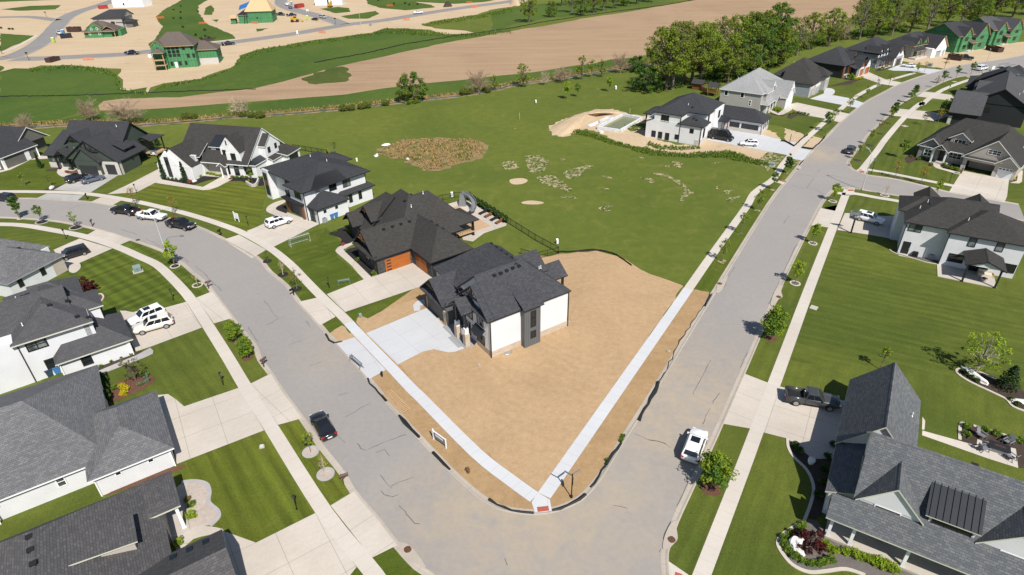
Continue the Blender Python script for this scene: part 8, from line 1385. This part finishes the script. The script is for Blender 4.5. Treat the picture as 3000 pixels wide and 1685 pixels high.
# --- fences
def fence(lab, pts, h=1.25, step=1.9, mat='fence_black'):
    c = pts[0]; t = thing('metal_fence', lab, 'fence', (*c, .03), 0, 'black metal fences')
    for (ax, ay), (bx, by) in zip(pts, pts[1:]):
        A, B_ = Vector((ax - c[0], ay - c[1])), Vector((bx - c[0], by - c[1])); n = max(1, round((B_ - A).length/step))
        for i in range(n + 1): p = A.lerp(B_, i/n); m = MB(); m.box(p.x - .035, p.y - .035, 0, p.x + .035, p.y + .035, h + .08); m.build('post', mat, t)
        for i in range(n):
            p, r_ = A.lerp(B_, i/n), A.lerp(B_, (i + 1)/n); m = MB()
            for z in (.12, h - .1, h): m.bar((p.x, p.y, z), (r_.x, r_.y, z), .03, .04)
            k = 14
            for j in range(1, k): s = p.lerp(r_, j/k); m.box(s.x - .010, s.y - .010, .1, s.x + .010, s.y + .010, h)
            m.build('fence_panel', mat, t)
fence('black metal fence around the slide pool yard', g('M2', '1795 665, 1880 645, 2000 620, 2110 610') + g('N3', '560 -250, 1190 0, 1330 90, 1580 228, 1340 290, 1180 245')[1:])
fence('black metal fence behind the farmhouse terrace', g('M2', '375 130, 500 150, 620 170, 715 185, 735 215'), 1.3)
# --- slide pool yard
def pooldeck(): sheet('pool_deck', g('M2', '1860 700, 2070 640, 2130 650, 2520 880, 2510 900, 2290 975, 2180 1058, 2080 1040, 2060 980, 1950 900'), .050, 'drive_concrete', .3)
pooldeck(); m = MB(); m.prism(g('M2', '1910 745, 2020 700, 2060 720, 2362 905, 2150 968, 2040 900'), .05, .085); o = m.build('pool_cover', 'pool_cover'); tag(o, 'tan cover over the swimming pool with the grey slide', 'pool cover')
t = thing('water_slide', 'grey curved water slide at the head of the covered pool', 'slide', lift('M2', 2120, 720), 0); P0 = Vector(W('M2', 2120, 720)); m = MB(); path = [Vector((*W('M2', 2075, 690), 2.3)), Vector((*W('M2', 2100, 690), 2.3)), Vector((*W('M2', 2150, 705), 2.0)), Vector((*W('M2', 2190, 740), 1.5)), Vector((*W('M2', 2190, 775), 1.0)), Vector((*W('M2', 2150, 790), .7))]
pth = [p - Vector((P0.x, P0.y, 0)) for p in path]; sm3 = []
for i in range(len(pth) - 1):
    for k in range(4):
        f = k/4; a, b_, c_, d_ = pth[max(i-1, 0)], pth[i], pth[i+1], pth[min(i+2, len(pth)-1)]; sm3.append(.5*(2*b_ + (c_ - a)*f + (2*a - 5*b_ + 4*c_ - d_)*f*f + (3*b_ - a - 3*c_ + d_)*f**3))
for a, b_ in zip(sm3, sm3[1:]):
    d = (b_ - a).normalized(); n = Vector((-d.y, d.x, 0)).normalized()
    for off, hh in ((0, 0), (-.42, .28), (.42, .28)): m.bar(a + n*off + Vector((0, 0, hh)), b_ + d*.08 + n*off + Vector((0, 0, hh)), .86 if off == 0 else .1, .12 if off == 0 else .5)
m.build('chute', 'slide_grey', t); m = MB(); q0 = pth[0]; m.add([(q0.x - .8, q0.y - .8, 0), (q0.x + .8, q0.y - .8, 0), (q0.x + .8, q0.y + .8, 0), (q0.x - .8, q0.y + .8, 0), (q0.x - .4, q0.y - .4, 2.3), (q0.x + .4, q0.y - .4, 2.3), (q0.x + .4, q0.y + .4, 2.3), (q0.x - .4, q0.y + .4, 2.3)], [(3,2,1,0), (4,5,6,7), (0,1,5,4), (1,2,6,5), (2,3,7,6), (3,0,4,7)]); m.build('tower', 'slide_grey', t)
for i, (x, y, lab) in enumerate([(2280, 775, 'first lounger from the slide, dark'), (2335, 805, 'second lounger from the slide, brown'), (2395, 838, 'third lounger from the slide, dark'), (2445, 868, 'fourth lounger from the slide, brown')]):
    t = thing('sun_lounger', lab + ', by the pool hedge', 'sun lounger', lift('M2', x, y), heading(W('M2', 2420, 800), W('M2', 2300, 860)), 'loungers by the slide pool'); mm = 'black_trim' if i % 2 == 0 else 'timber'; m = MB(); m.box(-.6, -.33, .28, 1.0, .33, .36); m.build('seat', mm, t); m = MB(); m.bar((-.55, 0, .34), (-1.1, 0, .85), .66, .08); m.build('backrest', mm, t)
    for sx in (-.5, .9):
        for sy in (-.28, .28): m = MB(); m.box(sx - .04, sy - .04, 0, sx + .04, sy + .04, .28); m.build('leg', mm, t)
# --- unfinished pool
P4 = [Vector(p) for p in g('M3', '858 612, 1085 645, 1303 520, 1108 482')]; c = sum(P4, Vector((0, 0)))/4; t = thing('swimming_pool_shell', 'unfinished pool of grey-white wall panels with murky water', 'pool shell', (*c, 0), 0)
for i in range(4):
    a, b_ = P4[i] - c, P4[(i+1) % 4] - c; m = MB(); m.bar((a.x, a.y, .35), (b_.x, b_.y, .35), .5, .9); m.build('wall_panel', 'pool_panel', t)
    d = (b_ - a).normalized(); n_ = Vector((-d.y, d.x)) * .5; m = MB()
    k = max(2, int((b_ - a).length / 1.5))
    for j in range(k + 1): p_ = a.lerp(b_, j/k); m.bar((p_.x - n_.x*.8, p_.y - n_.y*.8, .3), (p_.x + n_.x*.8, p_.y + n_.y*.8, .82), .08, .06)
    m.build('brace', 'steel', t)
m = MB(); m.prism([tuple((p - c)*.97) for p in P4], .05, .12); m.build('water', 'pool_water', t)
P4 = [Vector(p) for p in g('M3', '880 550, 955 510, 1015 518, 960 560')]; c = sum(P4, Vector((0, 0)))/4; t = thing('spa_shell', 'small square spa shell of white panels beside the unfinished pool', 'pool shell', (*c, 0), 0)
for i in range(4): a, b_ = P4[i] - c, P4[(i+1) % 4] - c; m = MB(); m.bar((a.x, a.y, .4), (b_.x, b_.y, .4), .25, .8); m.build('wall_panel', 'pool_panel', t)
m = MB(); m.prism([tuple((p - c)*.9) for p in P4], .04, .1); m.build('floor', 'site_sand', t)
m = MB(); m.disc(W('M3', 895, 650), .7, .04, .5, 12); tag(m.build('steel_drum_panel', 'pool_panel'), 'round white panel coil at the near corner of the unfinished pool', 'panel'); m = MB(); m.prism(g('M3', '755 580, 860 535, 870 555, 830 580, 780 590'), .04, .22); tag(m.build('gravel_pile', 'pool_panel'), 'pale grey gravel heap beside the spa shell', 'gravel heap')
def mound(nm, lab, pts, h, mat, cat, seed):
    q = random.Random(seed); P = [Vector(p) for p in smooth(pts, True, 3)]; c = sum(P, Vector((0, 0)))/len(P); m = MB(); n = len(P); vs = []
    for f, z in ((1, .0), (.82, .35), (.6, .72), (.35, .95)):
        for p in P: s = c.lerp(p, f*q.uniform(.95, 1.05)); vs.append((s.x, s.y, .02 + h*z*q.uniform(.85, 1.1)))
    vs.append((c.x, c.y, h)); fs = [(r*n + i, r*n + (i+1) % n, (r+1)*n + (i+1) % n, (r+1)*n + i) for r in range(3) for i in range(n)] + [(3*n + i, 3*n + (i+1) % n, 4*n) for i in range(n)]
    m.add(vs, fs); o = m.build(nm, mat, None, True); a = sum(p.x*q2.y - q2.x*p.y for p, q2 in zip(P, P[1:] + P[:1]))
    if a < 0: o.data.flip_normals()
    return tag(o, lab, cat)
mound('soil_mound', 'long sandy spoil mound beside the unfinished pool', g('M3', '385 640, 400 590, 520 525, 700 465, 860 415, 1000 415, 1100 440, 1050 462, 900 470, 780 520, 680 600, 520 680, 440 680'), 1.6, 'site_sand', 'soil mound', 1)
mound('soil_mound', 'small dark spoil heap by the far straight site road', g('T2', '1880 72, 1910 48, 1960 50, 1965 68'), 2.5, 'dark_soil', 'soil mound', 2); mound('soil_mound', 'brown spoil heap where the site road meets the top trees', g('T2', '2540 45, 2600 20, 2660 30, 2640 60'), 3, 'site_sand', 'soil mound', 3)
for i, (fr, x, y, h_, lab) in enumerate([('M3', 76, 515, 1.9, 'wooden survey stake on the mown lot, left'), ('M3', 1182, 458, 1.6, 'wooden survey stake at the mound by the pool'), ('C4', 60, 585, 2.4, 'dark stake in the drive garden soil')]): m = MB(); m.box(-.06, -.04, 0, .06, .04, h_); o = m.build('survey_stake', 'pale_wood' if i < 2 else 'fence_black'); o.location = lift(fr, x, y); tag(o, lab, 'stake')
# play hut and its post fence behind the pool house
t = thing('play_hut', 'small wooden play hut with weathered roof behind the pool plot house', 'play hut', lift('M3', 2015, 275), R(-35)); m = MB(); m.box(-1.3, -1.3, 1.2, 1.3, 1.3, 1.4); m.box(-1.3, -1.3, 1.4, 1.3, -1.2, 2.2); m.build('platform', 'timber', t)
for sx in (-1.2, 1.2):
    for sy in (-1.2, 1.2): m = MB(); m.box(sx - .09, sy - .09, 0, sx + .09, sy + .09, 3.0); m.build('post', 'timber', t)
m = MB(); m.add([(-1.7, -1.7, 2.9), (1.7, -1.7, 2.9), (1.7, 1.7, 2.9), (-1.7, 1.7, 2.9), (-1.7, 0, 4.1), (1.7, 0, 4.1)], [(0,1,5,4), (2,3,4,5), (0,4,3), (1,2,5), (3,2,1,0)]); m.build('roof', 'shingle_weathered', t)
for i in range(9):
    p0, p1 = Vector(W('JH', 1050, 150)), Vector(W('JH', 1160, 200)); p = p0.lerp(p1, i/8); m = MB(); m.box(-.09, -.09, 0, .09, .09, 1.6); o = m.build('fence_post', 'timber'); o.location = (p.x, p.y, .03); tag(o, f'{ORD[i]} wooden fence post from the left beside the play hut', 'fence post', 'posts by the play hut')
t = thing('play_hut', 'small weathered shed roof at the wood edge above the pool plot house', 'play hut', lift('JH', 1010, 125), R(-35)); m = MB(); m.box(-1.6, -1.4, 0, 1.6, 1.4, 2.0); m.build('wall', 'timber', t); m = MB(); m.add([(-2, -1.9, 1.9), (2, -1.9, 1.9), (2, 1.9, 1.9), (-2, 1.9, 1.9), (-2, 0, 3), (2, 0, 3)], [(0,1,5,4), (2,3,4,5), (0,4,3), (1,2,5), (3,2,1,0)]); m.build('roof', 'shingle_weathered', t)
# patio furniture
sheet('patio', g('EF', '1285 862, 1960 1050, 1970 970, 2450 1090, 2480 1330, 2100 1210, 1280 920'), .056, 'walk_concrete', R(-32)); sheet('path', g('EF', '1285 690, 1320 740, 1310 850, 1280 850'), .056, 'walk_concrete')
for i, (x, y, dx, dy, lab) in enumerate([(2010, 950, 2200, 1080, 'dark garden chair at the upper left of the fire table'), (2340, 1030, 2220, 1090, 'dark garden chair at the upper right of the fire table'), (2040, 1110, 2180, 1100, 'dark garden chair left of the fire table by the eave'), (2370, 1215, 2230, 1120, 'dark garden chair below right of the fire table')]):
    p = Vector(W('EF', x, y)); t = thing('garden_chair', lab, 'chair', (*p, .058), heading(p, W('EF', dx, dy)), 'chairs round the fire table'); m = MB(); m.bar((-.32, 0, .30), (.35, 0, .42), .56, .05); m.build('seat', 'sign_grey', t); m = MB(); m.bar((-.30, 0, .30), (-.62, 0, 1.0), .56, .05); m.build('backrest', 'sign_grey', t)
    for s in (-1, 1): m = MB(); m.box(-.5, s*.30, .55, .42, s*.42, .6); m.build('armrest', 'sign_grey', t); m = MB(); m.bar((.36, s*.34, 0), (.32, s*.34, .57), .07, .07); m.bar((-.5, s*.34, 0), (-.3, s*.34, .5), .07, .07); m.build('leg', 'sign_grey', t)
p = W('EF', 2225, 1110); t = thing('fire_table', 'dark rectangular fire table in the middle of the patio chairs', 'fire table', (*p, .058), R(-32)); m = MB(); m.box(-.85, -.5, 0, .85, .5, .55); m.build('table_body', 'sign_grey', t); m = MB(); m.box(-.95, -.6, .55, .95, .6, .62); m.build('tabletop', 'black_trim', t); m = MB(); m.box(-.5, -.15, .62, .5, .15, .64); m.build('burner', 'brown_steel', t)
p = W('FF', 1330, 1220); t = thing('garden_sofa', 'pale cushioned sofa under the rear patio roof', 'sofa', (*p, .13), R(-30)); m = MB(); m.box(-1.0, -.4, 0, 1.0, .4, .42); m.build('seat', 'cushion', t); m = MB(); m.box(-1.0, .3, .42, 1.0, .5, .85); m.build('backrest', 'cushion', t); m = MB(); m.box(-1.1, -.4, 0, -.95, .5, .6); m.box(.95, -.4, 0, 1.1, .5, .6); m.build('armrest', 'pale_wood', t)
p = W('FF', 1320, 1285); t = thing('fire_bowl', 'round fire bowl table beside the pale sofa', 'fire table', (*p, .13), 0); m = MB(); m.disc((0, 0), .5, 0, .4, 18); m.build('bowl', 'walk_concrete', t); m = MB(); m.disc((0, 0), .36, .4, .44, 16); m.build('burner', 'sign_brown', t)
# person by the open garage
p = W('GC', 1052, 1150); t = thing('person', 'person in dark top and reddish trousers standing beside the open garage', 'person', (*p, .06), R(-60))
sk = [((0,0,.92), .13), ((0,0,1.15), .13), ((0,0,1.38), .15), ((0,0,1.50), .06), ((0,0,1.62), .10), ((0,0,1.74), .07), ((0,.10,.88), .085), ((.02,.11,.48), .06), ((-.02,.12,.08), .045), ((.10,.13,.03), .04), ((0,-.10,.88), .085), ((-.04,-.12,.48), .06), ((-.10,-.13,.08), .045), ((.03,-.14,.03), .04), ((0,.19,1.40), .06), ((.03,.25,1.13), .045), ((.14,.24,.90), .035), ((.18,.235,.83), .03), ((0,-.19,1.40), .06), ((.0,-.26,1.13), .045), ((.10,-.26,.90), .035), ((.13,-.255,.82), .03)]
ed = [(0,1),(1,2),(2,3),(3,4),(4,5),(0,6),(6,7),(7,8),(8,9),(0,10),(10,11),(11,12),(12,13),(2,14),(14,15),(15,16),(16,17),(2,18),(18,19),(19,20),(20,21)]
me = bpy.data.meshes.new('body'); me.from_pydata([v for v, _ in sk], ed, []); o = bpy.data.objects.new('body', me); COL.objects.link(o); o.parent = t; md = o.modifiers.new('skin', 'SKIN'); 
for i, (_, r) in enumerate(sk): me.skin_vertices[0].data[i].radius = (r, r)
me.skin_vertices[0].data[0].use_root = True; me.materials.append(MATS['skin']); o.modifiers.new('sub', 'SUBSURF').levels = 1
m = MB(); m.tube([(0, 0, .86), (0, 0, 1.2), (0, 0, 1.46)], [.17, .165, .17], 10); m.bar((0, .17, 1.42), (.03, .27, 1.14), .13, .13); m.bar((0, -.17, 1.42), (0, -.28, 1.14), .13, .13); m.build('shirt', 'cloth_navy', t); m = MB(); m.tube([(0, .1, .92), (.02, .11, .5), (-.02, .12, .1)], [.11, .085, .07], 8); m.tube([(0, -.1, .92), (-.04, -.12, .5), (-.1, -.13, .1)], [.11, .085, .07], 8); m.build('trousers', 'cloth_red', t); m = MB(); m.blob((-.02, 0, 1.72), (.115, .11, .09), 2, .05); m.build('hair', 'black_plastic', t)
# --- containers, toilets, machines on the building sites
def skip(lab, fr, a, b, h, mat, load=None):
    A, B_ = Vector(W(fr, *a)), Vector(W(fr, *b)); c = (A + B_)/2; L = (B_ - A).length/2; t = thing('rubbish_container', lab, 'rubbish container', (*c, .05), heading(A, B_), 'rubbish containers'); w = min(1.2, L*.5); m = MB(); m.box(-L, -w, .15, L, w, .3)
    for s in (-1, 1): m.box(-L, s*w - .06*s, .3, L, s*w, h); m.box(s*L - .06*s, -w, .3, s*L, w, h)
    for k in range(7):
        x = -L + 2*L*(k + .5)/7
        for s in (-1, 1): m.box(x - .06, s*w, .2, x + .06, s*(w + .08), h)
    m.build('container_body', mat, t); m = MB()
    for s in (-1, 1): m.box(-L - .05, s*w - .12, h, L + .05, s*w + .12 if s > 0 else s*w, h + .08)
    m.build('rim', mat, t); q = random.Random(len(lab)); m = MB()
    for _ in range(26): x, y, z = q.uniform(-L*.85, L*.85), q.uniform(-w*.7, w*.7), h*q.uniform(.5, .95); a_ = q.uniform(0, 3.14); m.bar((x - .5*math.cos(a_), y - .4*math.sin(a_), z - .15), (x + .5*math.cos(a_), y + .4*math.sin(a_), z + .15), .22, .1)
    m.build('rubbish', load or 'pale_wood', t)
skip('brown rubbish container before the white gabled house shell', 'OH', (1265, 780), (1505, 810), 2.0, 'brown_steel'); skip('dark rubbish container heaped with scrap before the green shell', 'OH', (1955, 615), (2165, 670), 1.7, 'brown_steel', 'sign_brown'); skip('blue rubbish container by the small green shell', 'T1', (612, 388), (728, 378), 2.0, 'paint_navy', 'toilet_blue'); skip('low brown rubbish container by the near site road', 'T1', (485, 632), (585, 605), 1.6, 'brown_steel', 'sign_brown'); skip('red rubbish container near the white wrapped gables', 'T1', (990, 92), (1090, 85), 2.0, 'paint_red', 'barrier_orange'); skip('red rubbish container at the bend of the far road', 'T2', (400, 85), (475, 72), 2.2, 'paint_red', 'sign_brown'); skip('pale walled container by the small green shell', 'T1', (690, 322), (815, 320), 2.4, 'brown_steel', 'sign_white')
def toilet(lab, fr, x, y, mat):
    t = thing('toilet_cabin', lab, 'toilet cabin', lift(fr, x, y), .3, 'toilet cabins'); m = MB(); m.box(-.6, -.6, .1, .6, .6, 2.1); m.build('cabin_wall', mat, t); m = MB(); m.box(-.65, -.65, 2.1, .65, .65, 2.25); m.disc((0, 0), .3, 2.25, 2.35, 10); m.build('roof', 'sign_white', t); m = MB(); m.box(-.4, -.63, .2, .4, -.6, 1.95); m.build('door', mat, t)
toilet('yellow-green toilet cabin below the small green shell', 'T1', 543, 428, 'toilet_green'); toilet('blue toilet cabin behind the blue container', 'T1', 642, 345, 'toilet_blue'); toilet('blue toilet cabin at the far bend', 'T2', 360, 52, 'toilet_blue'); toilet('yellow-green toilet cabin beside the yellow digger', 'T2', 518, 200, 'toilet_green')
t = thing('digger', 'yellow wheeled digger on the site before the plywood roofed shell', 'digger', lift('T2', 400, 222), .15); m = MB(); m.box(-2.6, -1.0, .8, 1.6, 1.0, 1.7); m.box(-2.6, -.9, 1.7, -1.0, .9, 2.4); m.build('chassis', 'machine_yellow', t); m = MB(); m.box(-.9, -.8, 1.7, .6, .8, 3.1); m.build('cab', 'machine_yellow', t); m = MB(); m.box(-.8, -.83, 2.2, .63, .83, 2.9); m.build('cab_window', 'car_glass', t); m = MB(); m.bar((1.4, 0, 1.5), (3.6, 0, .8), .5, .4); m.build('arm', 'machine_yellow', t); m = MB(); m.add([(3.4, -1.2, .2), (3.4, 1.2, .2), (4.2, 1.2, .3), (4.2, -1.2, .3), (3.4, -1.2, 1.2), (3.4, 1.2, 1.2)], [(0,3,2,1), (0,1,5,4), (0,4,3), (1,2,5), (3,4,5,2)]); m.build('bucket', 'machine_yellow', t)
for x in (-1.7, 1.0):
    for y in (-1.05, 1.05): m = MB(); m.tube([(x, y - .25, .75), (x, y + .25, .75)], .75, 16); m.build('wheel', 'rubber', t)
t = thing('excavator', 'small orange excavator at the front of the white wrapped shell', 'excavator', lift('T2', 745, 75), 1.3); m = MB(); m.box(-1.5, -1.2, 0, 1.5, -.6, .8); m.box(-1.5, .6, 0, 1.5, 1.2, .8); m.build('track', 'brown_steel', t); m = MB(); m.box(-1.4, -1, .8, 1.2, 1, 2.0); m.build('chassis', 'machine_yellow', t); m = MB(); m.box(-.2, -.9, 2.0, 1.0, .1, 3.1); m.build('cab', 'machine_yellow', t); m = MB(); m.bar((1, .4, 1.8), (3, .4, 4), .4, .4); m.bar((3, .4, 4), (4.4, .4, 1.5), .3, .3); m.build('arm', 'machine_yellow', t)
t = thing('trailer', 'open flat trailer with railings near the right edge of the far street', 'trailer', lift('HH', 1545, 285), R(15)); m = MB(); m.box(-2.6, -1.1, .6, 2.6, 1.1, .75); m.build('deck', 'grey_trim', t); m = MB()
for s in (-1, 1): m.bar((-2.6, s*1.1, 1.3), (2.6, s*1.1, 1.3), .06, .06); m.bar((-2.6, s*1.1, 1.0), (2.6, s*1.1, 1.0), .05, .05)
m.build('railing', 'fence_black', t)
for x in (-.5, .5): m = MB(); m.tube([(x, -1.2, .36), (x, -1.0, .36)], .36, 12); m.tube([(x, 1.0, .36), (x, 1.2, .36)], .36, 12); m.build('wheel', 'rubber', t)
def barrier(lab, fr, x, y, w=4.0):
    t = thing('site_barrier', lab, 'barrier', lift(fr, x, y), rnd.uniform(-.4, .4), 'orange site barriers'); m = MB()
    for k in range(4): m.bar((-w/2, 0, .3 + k*.28), (w/2, 0, .3 + k*.28), .05, .14)
    m.build('mesh_panel', 'barrier_orange', t)
    for s in (-1, 0, 1): m = MB(); m.box(s*w/2 - .05, -.05, 0, s*w/2 + .05, .05, 1.3); m.build('post', 'barrier_orange', t)
for fr, x, y, lab in (('T1', 890, 607, 'orange barrier by the near site road left of the dark pickup'), ('T1', 1612, 190, 'orange barrier at the left edge of the planted strip'), ('T1', 2040, 245, 'orange barrier at the right edge of the planted strip'), ('T1', 2125, 490, 'orange barrier by the attached garage of the three storey shell'), ('T1', 2560, 240, 'orange barrier at the foot of the plywood roofed shell'), ('T2', 665, 335, 'orange barrier along the site road left of the junction'), ('T2', 1510, 205, 'orange barrier on the sand beside the straight site road'), ('T2', 1345, 68, 'orange barrier on the far striped green'), ('T2', 2145, 34, 'orange barrier at the far end of the straight road'), ('T2', 2200, 78, 'orange barrier on the sand near the spoil heap')): barrier(lab, fr, x, y)
m = MB(); m.tube([(0, -1.3, .8), (0, 1.3, .8)], .8, 14); o = m.build('water_tank', 'sign_white'); o.location = lift('T1', 1525, 580); tag(o, 'white cylindrical tank at the left foot of the three storey shell', 'tank')
